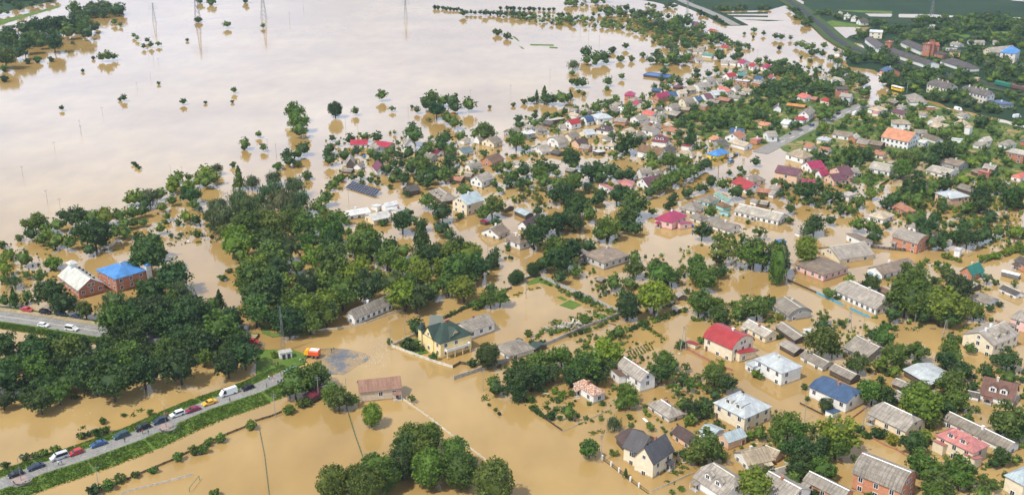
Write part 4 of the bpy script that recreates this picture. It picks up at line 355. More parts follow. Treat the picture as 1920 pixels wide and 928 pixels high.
# houses: blocks (x, y, turn, length, width, eave height, roof rise, roof shape, roof, wall, features), label, category, group
HOUSES = [([[38.6,424.4,128.8,13.6,14.9,3.27,2.6,'h','sb','gw',['ch1']]],'pale hip-roofed house standing alone in open brown water, walls blank and whitish','house'),
([[73.6,340,128.7,13.1,11.6,4.9,3.4,'b','rd','c',['n2']],[78.1,334.6,120.8,3.4,7.7,2.8,0.8,'s','rd','c',[]]],'cream two-storey house under a rounded bright red roof with a red porch','house'),
([[86.9,352.5,119.5,12.2,6,2.6,1.6,'g','cl','c',['rc']]],'small cream house with pale grey roof just behind the rounded red roof','house'),
([[39.7,317.5,119.9,13.6,6.5,4,2.4,'g','sl','w',['n2','rc']],[34.1,318.9,112.8,6.6,3,3,0.5,'s','br','w',[]]],'white two-storey house with grey roof, bare block gable and a brown side porch','house'),
([[35.2,402.6,132.8,3.3,3.5,1.17,0.69,'g','sl','k',[]]],'tiny grey shed roof poking out of the water before the lone pale house','shed'),
([[64.1,385.9,105.6,3.9,4,1.48,1,'g','sl','k',[]]],'tiny brown-grey shed at the end of the hedge beyond the compound wall','shed'),
([[0.8,339.3,122.8,9.8,10.8,2,1.8,'h','sl','w',[]]],'low grey-roofed white house behind the concrete compound wall, beside the dark shrub','house'),
([[8.7,341.7,129,4,5.7,1.5,1,'g','dgr','k',[]]],'small dark green tin roof against the inside of the compound wall','shed'),
([[62,343.5,138.5,4.3,3,1.5,0.6,'s','rd','c',[]]],'small red tin lean-to roof beside the tripod power pole','shed'),
([[139.5,430.9,20.7,17.9,15,2.3,3.2,'g','sl','c',[]],[149.2,445.3,114.4,11.3,6,2.86,0.8,'s','sb','w',[]]],'large grey-roofed barn with a cream gable half under water','barn'),
([[124.4,412.6,125.1,15.1,15.6,3,1.9,'h','sb','p',[]]],'pink and brick flat-fronted building with broad brown-grey roof','building'),
([[152.4,412.4,30.5,19.7,8.2,2.52,2.2,'g','sb','w',['dg']]],'white garage building with pale blue doors under a long brown-grey roof','garage'),
([[132.9,382.1,119.7,21.8,12.3,2.75,3.4,'k','sl','w',['ww','rc']]],'very long white house with grey half-hipped roof behind a bright blue fence','house'),
([[143.2,387.5,116.9,7.9,4,1.97,1,'g','br','k',[]]],'brown shed roof tucked behind the long white house with blue fence','shed'),
([[102.7,371.5,110.1,11.3,10.3,2.18,2.7,'b','sl','g',[]]],'grey rounded-roof house with blank block gable across from the blue fence','house'),
([[98,352.2,110.1,12.9,5.8,1.8,1.2,'g','sl','k',[]]],'narrow grey shed below the grey rounded-roof house','shed'),
([[104.9,352.9,109.8,4.4,4,1.6,0.5,'s','wh','w',[]]],'little white-topped shed beside the big garden tree near the narrow sheds','shed'),
([[95.3,340,118.3,7.9,5.3,1.8,1.2,'g','sl','k',[]]],'first of three grey sheds in a row behind the white villa','shed'),
([[101.3,330.4,120.6,10.7,5.9,1.9,1.3,'g','sl','w',[]]],'middle of three grey sheds in a row behind the white villa','shed'),
([[107.8,320.5,123.7,9.3,5.5,2.1,1.3,'g','sl','k',[]]],'last of three grey sheds in a row, nearest the blue-roofed house','shed'),
([[86.3,322,122.5,12.6,9.5,4.9,2,'h','zw','w',['n2']],[79.6,325.5,117.4,4.4,5,2.6,0.3,'f','zw','w',[]]],'white two-storey villa with pale zinc hip roof and balcony','house'),
([[120.2,338,119.6,10.6,12.1,2,3,'g','sl','g',[]]],'grey single-storey house with wide grey gable roof between garden trees','house'),
([[134.9,319.3,114.6,12.1,11.9,2.3,1,'g','zw','k',[]]],'broad pale zinc roof over a dark open shed among trees','shed'),
([[164.3,344.3,35.4,15.5,12.1,4.6,2.9,'g','sl','c',['n2','dm','ch3']]],'big cream house with steep grey roof and two small cream dormers','house'),
([[182,359.4,134.4,6.3,9,4.49,2,'h','sl','p',['n2']]],'pinkish house with grey hip roof cut by the frame behind the big cream house','house'),
([[182.8,407.7,37.1,9.1,5.9,2.53,3,'g','tg','b',[]]],'orange brick house with emerald green roof','house'),
([[177.4,397.2,118.3,9.6,5.3,1.86,1.4,'g','sl','k',[]]],'dilapidated grey shed below the emerald-roofed brick house','shed'),
([[177.4,380.9,120.6,7.6,7.6,2.17,1.6,'g','sl','w',[]]],'white shed with grey roof at the edge of the big tree clump','shed'),
([[191.1,389.5,114.8,8.2,4.6,1.67,1.2,'g','sd','w',[]]],'dark-roofed white outbuilding near the right frame edge','shed'),
([[207.8,415.7,116.4,6.8,7,3.38,1.5,'g','sd','b',[]]],'orange brick house with dark roof cut by the right frame edge','house'),
([[185.9,430.4,142.8,2.7,3.4,3.27,0.3,'f','wh','w',[]]],'narrow white two-tier hut standing in water by the bank hedge','hut'),
([[169.7,441,128.9,12.6,10.2,4.57,2.7,'b','sl','b',['n2']]],'orange brick two-storey house with patched grey rounded roof beside a dark fence','house'),
([[179.1,462,123.4,4.4,5.5,2.37,1.2,'g','sl','w',[]]],'small white grey-roofed shed behind the orange brick two-storey house','shed'),
([[168.1,476.2,132.1,8.5,10.1,2.73,2.2,'h','tn','w',['ch1']]],'white house with light tan hip roof at the flooded crossroads','house'),
([[182.5,487.6,110.5,11.2,5.5,2.25,1.8,'h','ru','b',[]]],'low brown hip-roofed brick house hidden by shrubs','house'),
([[209.2,500,112,10.8,12,5.01,1.6,'h','zw','pe',['n2']]],'unfinished peach brick two-storey house with broad white zinc roof','house'),
([[223.5,515.8,119.6,9.8,7.3,2.78,1.6,'g','sl','k',[]]],'long grey shed behind the peach brick house with zinc roof','shed'),
([[222.8,548.6,128.2,12.6,12.3,2.29,1.6,'g','cl','w',[]]],'long low house with bleached cream roof among dense garden trees','house'),
([[193.1,552.3,139.2,11.5,10,2.65,2.4,'b','cl','w',[]]],'white house with pale grey rounded roof by the grassy lawn','house'),
([[233.9,562.2,122.7,12.4,9.1,2.73,2,'g','sb','g',[]]],'long brown-grey house half hidden behind trees','house'),
([[247.9,550,137.7,6.3,7.6,3.66,1.6,'g','sl','k',[]]],'grey roof raised above a salmon red lean-to roof','house'),
([[244.3,544.3,132,6.6,9.9,2.29,1.5,'s','sm','rb',[]]],'salmon red sloping roof below a raised grey roof','house'),
([[243,548.7,111.6,5.3,10.3,2.02,1.2,'g','sb','k',[]]],'brown-grey-roofed dark wooden gabled shed behind left of the salmon red sloping roof','shed'),
([[258.9,539.7,130.2,5,9.5,2.3,1.6,'h','sm','w',[]]],'salmon hip roof at the right frame edge','house'),
([[272.6,574.5,131.6,10.2,9,4.98,0.3,'f','cl','rb',['n2']]],'red brick flat-roofed building near the right frame edge','building'),
([[250.9,514.2,99.9,5.6,7,2.32,1.8,'g','sd','w',[]]],'dark grey-roofed white gabled house well front right of the salmon red sloping roof','house'),
([[162,506.9,128.3,5.5,6.3,2.79,0.3,'f','cl','w',[]]],'small white flat-roofed block between garden trees','building'),
([[126.6,455.4,123.4,3.2,5,1.9,1,'g','sl','w',[]]],'grey-roofed white gabled shed behind right of the bright blue cabin','shed'),
([[114.4,441.8,115.1,3.4,4.3,2.48,0.2,'f','bl','bl',[]]],'bright blue metal cabin standing in water','cabin'),
([[129.9,519.6,139.8,5.2,6,1.85,1.5,'g','sl','w',[]]],'grey-roofed white gabled house right of the plain bright red roof','house'),
([[127.2,511.1,135.1,3.1,6,1.86,1.5,'g','sl','w',[]]],'grey-roofed white gabled shed front right of the plain bright red roof','shed'),
([[167.5,538.9,19.9,7.4,11.7,4.58,3,'g','pl','pe',['n2']],[163,533.2,21.7,8.4,8.9,3.13,2.4,'g','pl','pe',[]]],'peach brick villa with steep plum roof and lower plum wing','house'),
([[114.1,479.5,140.2,22.7,10.1,2.53,2.2,'g','cl','w',['ww','ch2','rc']]],'very long low white building with pale grey roof','building'),
([[220.2,607.2,134.6,16.8,15.2,4.66,4.2,'g','or','w',['n2','ww']]],'large white three-storey building with terracotta orange roof','building'),
([[231.6,604.3,126.3,6.5,5.8,2.88,1,'g','wh','w',[]]],'white annex with white metal roof beside the big orange-roofed building','building'),
([[195.6,613.5,54.3,7.4,5.2,2.69,2.1,'g','cl','b',[]]],'small brick gabled house with whitish roof','house'),
([[199.3,604.5,137.7,7,8.5,2.16,2,'b','sl','b',[]]],'grey-roofed brick rounded house left of the big orange-roofed white building','house'),
([[203.7,601.3,139.6,10.7,7,2.7,1.5,'g','sb','k',[]]],'brown-grey-roofed dark wooden gabled barn left of the big orange-roofed white building','barn'),
([[191.9,621.4,145.3,10.9,8,2.69,1.6,'g','sb','w',[]]],'brown-grey-roofed white gabled barn well left of the big orange-roofed white building','barn'),
([[200.5,580.4,134,6.3,5.4,2.27,1.6,'g','ru','w',[]]],"rust brown-roofed white gabled house well behind the lawn's rounded-roof house",'house'),
([[202.2,566,117.3,3,4,1.55,0.8,'g','sl','k',[]]],"grey-roofed dark wooden gabled shed behind right of the lawn's rounded-roof house",'shed'),
([[238.6,627.4,160.7,7.2,6,2.33,1.5,'g','sl','w',[]]],'grey-roofed white gabled house right of the big orange-roofed white building','house'),
([[241.5,615.1,111,11.5,6.4,1.97,1.5,'g','sb','w',[]]],'brown-grey-roofed white gabled house right of the big orange-roofed white building','house'),
([[176.2,546.7,18,4.6,4.6,2.75,1.6,'g','sl','w',[]]],'grey-roofed white gabled house right of the peach villa with plum roof','house'),
([[254.1,611.9,150.4,6.1,4.8,2.25,0.5,'s','wh','w',[]]],'white-roofed white lean-to shed well right of the big orange-roofed white building','shed'),
([[263.2,599.9,142.4,8.4,6,2.25,1.8,'h','sl','w',[]]],'grey-roofed white hip house well left of the red brick flat-roofed building','house'),
([[268.6,608.1,32.7,6.9,5.4,2.61,2,'g','cl','w',[]]],'pale grey-roofed white gabled house well behind left of the red brick flat-roofed building','house'),
([[278,600.2,121.6,6.4,8.7,2.7,2.4,'h','sl','w',[]]],'grey-roofed white hip house behind left of the red brick flat-roofed building','house'),
([[291.8,606.2,123.5,4.5,8,2.7,1.5,'g','sd','rb',[]]],'dark grey-roofed red brick gabled house well behind right of the red brick flat-roofed building','house'),
([[267.7,630.7,135.7,3.5,4.2,4.46,1.6,'h','tn','w',['n2']]],'tall white house with tan hip roof','house'),
([[204.7,531.5,127.1,5.1,8.2,1.84,1.6,'h','or','w',[]]],'low terracotta hip roof with white chimney by the dirt lane','house'),
([[232.5,644.2,172.6,10.3,9,4,1.8,'h','tn','w',['n2']]],'tan-roofed white hip house well behind the big orange-roofed white building','house'),
([[257.5,654.3,35.6,11.4,5.3,2.66,2,'g','tn','w',[]]],'tan-roofed white gabled house well right of the broad bleached tan roof','house'),
([[254.9,639.4,131.5,9.8,10.8,2.67,2,'g','tn','w',[]]],'tan-roofed white gabled house well behind right of the big orange-roofed white building','house'),
([[270.1,646.8,127.9,7.5,5.8,2.67,2.2,'h','tn','w',[]]],'tan-roofed white hip house well right of the broad bleached tan roof','house'),
([[280.1,669.4,119.9,5.2,7.2,2.21,1.6,'g','sl','w',[]]],'grey-roofed white gabled house well front right of the grey hall by the yellow bus','house'),
([[255.2,670.8,142.9,4.5,3.7,2.03,1.6,'g','sl','w',[]]],'grey-roofed white gabled house well right of the broad bleached tan roof','house'),
([[249.7,693.2,133.4,5.2,6,1.76,1.3,'g','sl','w',[]]],'grey-roofed white gabled house front left of the grey hall by the yellow bus','house'),
([[243,676,116.8,10.2,7,2.21,1.8,'g','pl','c',[]]],'plum-roofed cream gabled house right of the broad bleached tan roof','house'),
([[267.2,691.4,0,5.5,4,1.94,0.5,'s','wh','rb',[]]],'low red brick shed by the muddy lane','shed'),
([[264.4,710.9,82.3,19.3,10.9,2.82,3,'h','sl','w',[]]],'large grey-roofed hall beside the yellow bus','hall'),
([[291.7,739.1,118.4,17.3,11.6,5.81,3,'k','sd','c',['n2','ww','ch5']]],'two-storey apartment block with dark roof and five chimneys behind a tree belt','apartment block'),
([[306.9,717.3,119.7,21.4,8.6,5.81,3,'k','sd','pw',['n2','ww','ch6']]],'two-storey peach apartment block with dark roof and six chimneys','apartment block'),
([[316.3,701.8,109.3,12.4,11.2,2.64,0.7,'s','nb','g',[]]],'flat blue-roofed annex in front of the peach apartment block','building'),
([[330.3,777,141.7,3.8,5,2.64,0.5,'f','tn','pe',[]]],'small lone peach hut beside the railway','hut'),
([[300.4,910.9,85.5,46.6,9.3,3.52,2.2,'g','dg','w',[]]],'long dark factory shed with white side wall left of the brick factory','factory shed'),
([[315.1,959.7,161.4,11.1,12,5.46,0.3,'f','wh','c',['n2']]],'cream cubic building behind the long dark factory sheds','building'),
([[311,911.6,143.6,5.4,7,4.84,0.3,'f','rb','rb',[]]],'small red brick block between dark factory sheds','building'),
([[329.5,898.1,93.6,40.6,12,3.52,2.2,'g','dg','w',[]]],'dark factory shed directly left of the tall red brick factory','factory shed'),
([[309.7,852.1,102.2,57.6,12.5,3.52,2.2,'g','dg','w',[]]],'longest dark factory shed, in front of the red brick factory','factory shed'),
([[337.5,827.8,101.1,32.5,13.5,2.82,3,'h','dg','w',[]]],'broad dark hipped factory shed right of the brick factory','factory shed'),
([[330.6,876.1,135.4,6.5,9,9.68,0.3,'f','rb','rb',['n2']],[336.3,881.4,173.4,7.9,9,7.92,2,'g','rb','rb',['n2']],[332.5,875.3,170.2,3.6,5,12.32,0.3,'f','rb','rb',[]]],'tall red brick factory with stepped tower','factory'),
([[338.5,867.5,118.3,9.9,7.5,3.52,1.6,'h','dg','rb',[]]],'low red brick building with dark roof before the tall brick factory','building'),
([[356.7,897.6,172.7,12.1,5,2.64,0.6,'s','dg','w',[]]],'dark-roofed white lean-to shed well right of the tall red brick factory','shed'),
([[351,873.5,159.4,8.4,8,4.4,1,'g','dg','pe',['n2']]],'dark-roofed peach gabled building front right of the tall red brick factory','building'),
([[390.6,883.5,23.1,26.4,13,2.82,3.4,'g','sl','c',[]]],'grey gabled barn left of the blue-roofed white block','barn'),
([[369.3,916.8,117.3,9,8,2.2,1.5,'g','sl','w',[]]],'grey-roofed white gabled house well right of the tall red brick factory','house'),
([[389,927,172.9,13.3,8,2.2,1.5,'g','sl','w',[]]],'grey-roofed white gabled house well behind left of the tall blue-roofed block, larger','house'),
([[405.2,925.9,158.5,5.3,8,2.2,1.5,'g','sl','w',[]]],'grey-roofed white gabled house well behind left of the tall blue-roofed block, smaller','house'),
([[383.2,847.8,145.5,11.7,17.2,8.8,4,'h','bl','pw',['n2']]],'tall pale block with bright blue roof beside the right frame edge','building'),
([[379.1,1002,156.1,4.7,6,2.99,1.5,'g','zw','rb',[]]],'small brick hut with pale metal roof alone in the green fields','hut'),
([[472.7,1043.3,171.4,13.8,8,3.52,0.6,'f','wh','w',[]]],'long white shed at the far field edge by the frame','shed'),
([[315.8,1075.6,156.6,5.5,10,3.52,2,'h','cl','w',[]]],'pale grey-roofed white hip house well behind left of the cream cubic building, leftmost','house'),
([[318.9,1060.7,159.3,6,10,3.52,2,'h','cl','w',[]]],'pale grey-roofed white hip house well behind left of the cream cubic building, second from left','house'),
([[321.9,1048,155.6,5,10,3.52,2,'h','cl','w',[]]],'pale grey-roofed white hip house well behind left of the cream cubic building, rightmost','house'),
([[324.2,1029.2,13.1,8.8,9,2.64,3,'g','sd','w',[]]],'dark grey-roofed white gabled house well behind left of the cream cubic building','house'),
([[259.4,874,140.4,4.6,8,3.08,1.8,'h','sl','w',[]]],'grey-roofed white hip house well left of the longest dark factory shed','house'),
([[26.8,659.4,35.9,11.2,6,1.95,0.7,'s','cl','k',[]]],'long cream single-slope roof on a dark open shed','shed'),
([[36.4,644.7,41,8.7,6.7,3.56,2.4,'g','rd','w',['n2']]],'white house with bright red roof near the open flood','house'),
([[45.4,653.6,35.2,6.1,7.3,2.66,3,'b','nb','w',[]]],'white arched-gable house with navy roof beside the bright red roof','house'),
([[54.8,657.9,108.2,11.1,10.5,4.25,2,'h','zw','w',['n2']]],'large all-white house with white metal roof facing the open flood','house'),
([[45.8,681.6,139,8.5,4.5,2.2,1.8,'h','sl','g',[]]],'grey-roofed grey block hip house behind left of the large all-white house','house'),
([[39.2,682.5,157.5,4.8,6,2.03,1.5,'g','sl','g',[]]],'grey-roofed grey block gabled house behind right of the long cream single-slope roof','house'),
([[38.9,668.6,133.3,7.4,4.2,2.21,1.5,'g','tn','w',[]]],'tan-roofed white gabled house right of the long cream single-slope roof','house'),
([[22.9,650.2,133.6,7,6,1.78,1.4,'g','sd','k',[]]],'dark grey-roofed dark wooden gabled shed front left of the long cream single-slope roof','shed'),
([[29.9,640.1,13.7,4.2,5.9,2.14,1.8,'g','sl','w',[]]],'grey-roofed white gabled house front left of the waterside bright red roof','house'),
([[10.1,640.6,139.8,6.4,6,2.05,1.4,'g','sl','w',[]]],'grey-roofed white gabled house front left of the long cream single-slope roof','house'),
([[78.5,723.3,168.2,7.1,8.1,3.17,2.4,'h','mg','b',[]]],"big house with raspberry pink hip roof at the town's far waterside",'house'),
([[80.6,711.5,142.6,6.6,8,2.29,1.8,'h','sl','g',[]]],'grey-roofed grey block hip house front right of the big raspberry hip roof','house'),
([[81,698.6,103.4,8,5,2.64,1.8,'g','rd','w',[]]],'red-roofed white gabled house front left of the raspberry-roofed gabled house','house'),
([[68.3,696.7,128.2,6.1,7,2.2,1.6,'g','sl','w',[]]],'grey-roofed white gabled house well front left of the big raspberry hip roof','house'),
([[65.2,683.4,137.4,5.5,6.8,2.2,1.6,'g','sl','w',[]]],'grey-roofed white gabled house left of the long salmon pink roof','house'),
([[69.4,684.1,133.9,5.2,5,2.29,1.5,'g','wh','w',[]]],'white-roofed white gabled house left of the long salmon pink roof','house'),
([[66.5,653.3,152.5,7.4,6.4,2.66,1.8,'g','sl','b',[]]],'grey-roofed brick gabled house right of the large all-white house','house'),
([[77.7,657.8,36.6,9,8.6,3.01,2.2,'g','sl','w',[]]],'grey-roofed white gabled house front left of the long salmon pink roof','house'),
([[54.5,631,146.5,8.7,7.3,3.21,2.4,'h','pd','w',['dm']]],'white house with dark plum roof and white central gable','house'),
([[98.3,715.9,43.2,11.4,5.6,3.52,2.6,'g','mg','rb',['n2']]],'red and white gabled house with raspberry pink roof','house'),
([[105.4,722.9,12.6,7,10.6,3.08,2.2,'g','nb','w',[]]],'white gabled house with navy roof beside the raspberry-roofed gable','house'),
([[99.4,743.3,152.3,7,7,1.76,1.4,'g','nb','k',[]]],'navy-roofed dark wooden gabled house well behind the raspberry-roofed gabled house','house'),
([[113.5,730.8,25.7,6.9,7,2.64,2,'g','tn','w',[]]],'tan-roofed white gabled house right of the raspberry-roofed gabled house','house'),
([[120.9,741,26.6,6.1,8.5,3.08,2,'g','tn','g',[]]],'tan-roofed grey block gabled house well behind right of the raspberry-roofed gabled house','house'),
([[129.9,748.7,23.3,9.2,9.6,3.52,2.3,'g','sl','w',['n2']]],'grey-roofed white gabled house well front left of the far crimson roof','house'),
([[137.4,760.9,30.5,7.2,6.6,4.4,2,'g','sl','w',['n2']]],'grey-roofed white gabled house well left of the far crimson roof','house'),
([[145.8,764.1,19.3,8.1,7.3,3.52,2,'g','sl','w',[]]],'grey-roofed white gabled house front left of the far crimson roof','house'),
([[115,754.1,131.3,5.9,6,1.67,1.4,'h','pl','k',[]]],'plum-roofed dark wooden hip house well front right of the long blue flooded shed','house'),
([[156,784,32.6,8.1,7.1,3.08,2.2,'g','rd','w',[]]],'white gabled house with crimson roof at the far end of the street','house'),
([[164.9,790.2,32.1,7.4,5.7,2.64,1.6,'g','te','w',[]]],'teal-roofed white gabled house right of the far crimson roof','house'),
([[174.9,773.6,129.7,6.1,5.6,3.08,2,'g','nb','w',[]]],'navy-roofed white gabled house right of the far crimson roof','house'),
([[172.9,764.1,125.3,8.4,7.1,2.2,2,'h','sl','b',[]]],'grey-roofed brick hip house right of the far crimson roof','house'),
([[160.8,761.6,150.9,9.4,7,4.4,0.4,'s','wh','b',['n2']]],'white-roofed brick lean-to house front right of the far crimson roof','house'),
([[152.5,743.3,51.4,7.1,5.2,2.64,2.4,'g','sl','w',[]]],'grey-roofed white gabled house well in front of the far crimson roof','house'),
([[160.4,739.5,126.7,8,6.1,2.2,1.4,'g','tn','w',[]]],'tan-roofed white gabled house well left of the long bright salmon roof','house'),
([[154.2,731.2,147.5,7.8,5,1.76,1.2,'g','sl','k',[]]],'grey-roofed dark wooden gabled shed well left of the long bright salmon roof','shed'),
([[137.5,729,19.8,10,11.1,2.64,2.2,'g','zw','w',[]]],'pale zinc-roofed white gabled house well right of the raspberry-roofed gabled house','house'),
([[145.3,740.6,110.9,13.9,6,2.29,1.6,'g','sm','w',[]]],'white house with long salmon red roof across the far street','house'),
([[128.7,719.2,15.8,5.5,11.7,2.64,2.2,'g','pl','w',[]]],'plum-roofed white gabled house well right of the raspberry-roofed gabled house','house'),
([[121.4,711,16.4,4.8,11.5,2.64,2.2,'g','nb','w',[]]],'navy-roofed white gabled house right of the raspberry-roofed gabled house','house'),
([[112.8,700.7,25.7,7.7,8.7,3.08,2.8,'b','sl','c',[]]],'grey-roofed cream rounded house right of the raspberry-roofed gabled house','house'),
([[132.1,707.3,140,7.7,5,1.94,1.3,'g','sl','k',[]]],'grey-roofed dark wooden gabled house well right of the raspberry-roofed gabled house','house'),
([[139.9,712.3,137.7,8.9,7,2.2,1.4,'g','ru','k',[]]],'rust brown-roofed dark wooden gabled barn well right of the raspberry-roofed gabled house','barn'),
([[147.9,719.9,141.2,8.1,5.7,2.11,1.4,'g','sl','w',[]]],'grey-roofed white gabled house well left of the long rusty orange roof','house'),
([[102.2,689,38.5,7.9,7.2,2.64,2.3,'g','sl','w',[]]],'grey-roofed white gabled house behind right of the long salmon pink roof','house'),
([[93.7,683.6,118.7,8.5,3.6,2.2,1.7,'g','sd','w',[]]],'dark grey-roofed white gabled house behind right of the long salmon pink roof','house'),
([[86.3,673.3,133.2,8.6,8.5,2.21,1.8,'g','sm','w',[]]],'white house with long salmon pink roof amid grey roofs','house'),
([[92.8,670.2,116.1,7,6,2.12,1.5,'g','sl','w',[]]],'grey-roofed white gabled house right of the long salmon pink roof','house'),
([[102.4,674.2,140.1,7,10.5,2.03,1.6,'g','sl','k',[]]],'grey-roofed dark wooden gabled house right of the long salmon pink roof','house'),
([[86,658.5,140.1,9.5,5,2.13,1.8,'h','sl','w',[]]],'grey-roofed white hip house in front of the long salmon pink roof','house'),
([[80.7,646.2,146.9,4.6,7.9,2.14,1.6,'g','sl','b',[]]],'grey-roofed brick gabled house well right of the large all-white house','house'),
([[85.8,641.5,52.2,6.9,4,2.14,1.6,'g','sl','w',[]]],'grey-roofed white gabled house well in front of the long salmon pink roof','house'),
([[93.6,644.9,109.9,6.2,4.1,2.22,1.5,'h','tn','b',[]]],'tan-roofed brick hip house well front right of the long salmon pink roof','house'),
([[122.9,692.2,119.6,6.6,4,2.64,1.4,'g','sl','b',[]]],'grey-roofed brick gabled house well right of the raspberry-roofed gabled house','house'),
([[110.7,687.2,149.9,5.6,5,1.76,1.2,'g','tn','k',[]]],'tan-roofed dark wooden gabled shed well right of the long salmon pink roof','shed'),
([[180.2,818,118.1,5.9,6.1,3.52,2,'g','rd','w',[]]],'red-roofed white gabled house well behind right of the far crimson roof','house'),
([[189.7,815.1,116.4,7.2,8,3.52,2,'h','mg','w',[]]],'raspberry-roofed white hip house well right of the far crimson roof','house'),
([[175.4,830.5,118.5,7.6,7.6,3.52,2,'g','mg','w',[]]],'raspberry-roofed white gabled house well behind right of the far crimson roof','house'),
([[170.2,805.3,114.7,5.5,6.7,2.46,1.8,'g','sl','w',[]]],'grey-roofed white gabled house behind right of the far crimson roof','house'),
([[152,645.5,137,7.3,7,2.23,1.5,'g','or','c',[]]],'terracotta-roofed cream gabled house well front left of the tall white gabled house','house'),
([[106.4,793.9,147.8,20.5,10.5,1.41,0.4,'f','so','k',[]]],'very long low blue-roofed shed out in the floodwater','shed'),
([[154.5,868.3,149.7,8.6,6,2.29,1.4,'g','te','w',[]]],'teal-roofed white gabled house well behind left of the far crimson roof','house'),
([[143,848.3,16.2,5.5,8.7,2.64,2,'g','sl','w',[]]],'grey-roofed white gabled house well behind right of the long blue flooded shed, left one','house'),
([[140.6,864.3,109.9,10.7,6,2.2,1.5,'g','sl','b',[]]],'grey-roofed brick gabled house well behind right of the long blue flooded shed','house'),
([[149.6,885.8,169.8,8.5,7,2.2,1.5,'g','sl','w',[]]],'grey-roofed white gabled house well behind right of the long blue flooded shed, right one','house'),
([[154.4,898.5,158.7,5.9,6,2.2,1.5,'g','sl','g',[]]],'grey-roofed grey block gabled house well behind right of the long blue flooded shed','house'),
([[173.6,901.5,152.3,6.7,9,2.64,2,'h','rd','yw',[]]],'yellowish house with red hip roof at the far wood edge','house'),
([[167.8,889.7,126.5,5.7,6,2.29,1.4,'g','zw','w',[]]],'pale zinc-roofed white gabled house well behind the far crimson roof','house'),
([[162.7,838.6,159,6,7,2.29,1.5,'g','sl','w',[]]],'grey-roofed white gabled house well behind the far crimson roof, left one','house'),
([[169.6,837.2,147.3,5,7,2.29,1.5,'g','sl','w',[]]],'grey-roofed white gabled house well behind the far crimson roof, right one','house'),
([[128.3,1083.5,159,6.2,8,3.52,2,'h','ru','pe',[]]],'rust brown-roofed peach hip house well left of the cream cubic building','house'),
([[133.5,1028.6,164.9,7.6,8,2.64,2,'h','sd','w',[]]],'dark grey-roofed white hip house well left of the dark shed with white side wall','house'),
([[144.9,1032.9,158,7.5,8,2.64,2,'g','sl','w',[]]],'grey-roofed white gabled house well left of the cream cubic building','house'),
([[176.2,974.7,128.9,5.6,7,3.52,1.6,'g','rd','w',[]]],'red-roofed white gabled house well left of the dark shed with white side wall','house'),
([[177.8,970.6,157,4.6,7,3.08,1.6,'g','ru','w',[]]],'rust brown-roofed white gabled house well left of the dark shed with white side wall','house'),
([[168.7,1012.9,107.9,11,7,3.08,2,'g','pl','w',[]]],'plum-roofed white gabled house well left of the cream cubic building','house'),
([[85.2,1158.3,157.6,5.2,9,2.64,2,'h','ru','w',[]]],'rust brown-roofed white hip house well left of the cream cubic building','house'),
([[73.8,1151.5,166.7,4.3,9,2.64,2,'h','sl','w',[]]],'grey-roofed white hip house well left of the cream cubic building','house'),
([[194.6,718.7,113,8.9,9.3,2.64,1.8,'g','sm','w',[]]],'house with long bright salmon red roof near the dense grove','house'),
([[199.3,715,141.2,4.8,6,2.11,1.4,'g','ru','k',[]]],'rust brown-roofed dark wooden gabled shed right of the long bright salmon roof','shed'),
([[205,707.1,124.1,7.2,4.4,2.64,1.8,'h','rd','c',[]]],'red-roofed cream hip house left of the ruined three-storey building','house'),
([[183.1,697.6,151.4,12,6,1.76,1,'g','ro','k',[]]],'long rusty orange tin roof','shed'),
([[168.3,686.7,79,5.2,4.9,2.64,2,'g','pl','w',[]]],'plum-roofed white gabled house left of the long rusty orange roof','house'),
([[181.8,666.9,60.6,14.4,7.2,4.25,3,'g','sl','w',['n2']]],'tall white gabled house with grey roof beside the dry street','house'),
([[176.4,658.4,131.5,7,5.7,2.66,1.4,'h','rd','w',[]]],'white house with crimson hip roof in front of the tall white gable','house'),
([[166,648.9,139.7,5.2,9.2,2.67,1.8,'g','wh','w',[]]],'white-roofed white gabled house front left of the tall white gabled house','house'),
([[230.7,682.8,123.4,8.9,9.5,2.82,2.2,'h','tn','w',[]],[227.2,675.7,157,3.7,4,2.3,1,'h','pk','w',[]]],'broad white house with bleached tan roof and pink porch','house'),
([[217.9,707.9,148.2,7.6,7.6,5.63,1.6,'g','sl','gw',['n2']],[218.7,721.9,172.4,8,9,7.48,0.1,'f','sd','rb',['n2']]],'ruined grey-white three-storey building with roofless brick rear','building'),
([[229.1,768.3,118,10.5,4,3.52,1.8,'h','cl','w',[]]],'pale grey-roofed white hip house well left of the big navy roof','house'),
([[223,782.5,148,4.5,7,2.2,1.6,'g','sl','w',[]]],'grey-roofed white gabled house well left of the big navy roof','house'),
([[276,799.7,99.2,10.2,11.7,3.52,2.6,'g','nb','b',[]]],'brick building with big navy roof at the flooded far street','building'),
([[269.2,795.1,144.7,4.3,5,2.64,1,'g','or','w',[]]],'terracotta-roofed white gabled hut front left of the big navy roof','hut'),
([[186.5,783.2,93.1,8.2,4.2,2.2,1.6,'g','rd','w',[]]],'red-roofed white gabled house well right of the far crimson roof','house'),
([[249.2,704.9,103.8,8.1,6,2.11,1.5,'g','sl','k',[]]],'grey-roofed dark wooden gabled house left of the grey hall by the yellow bus','house'),
([[-26.4,587.4,40.7,7.8,8.7,2.17,2,'g','st','c',[]]],'cream house with steel blue roof near the dark grove','house'),
([[-27,609.2,137.2,4.4,4.9,2.7,1.6,'g','tn','w',[]]],'tan-roofed white gabled house behind the steel blue roof','house'),
([[-19,610.5,48.5,4.3,4.6,2.69,2,'g','sl','w',[]]],'grey-roofed white gabled house behind right of the steel blue roof','house'),
([[-11.3,605.5,48.3,7.9,10.1,2.7,2.6,'g','sl','c',[]]],'grey-roofed cream gabled house behind right of the steel blue roof','house'),
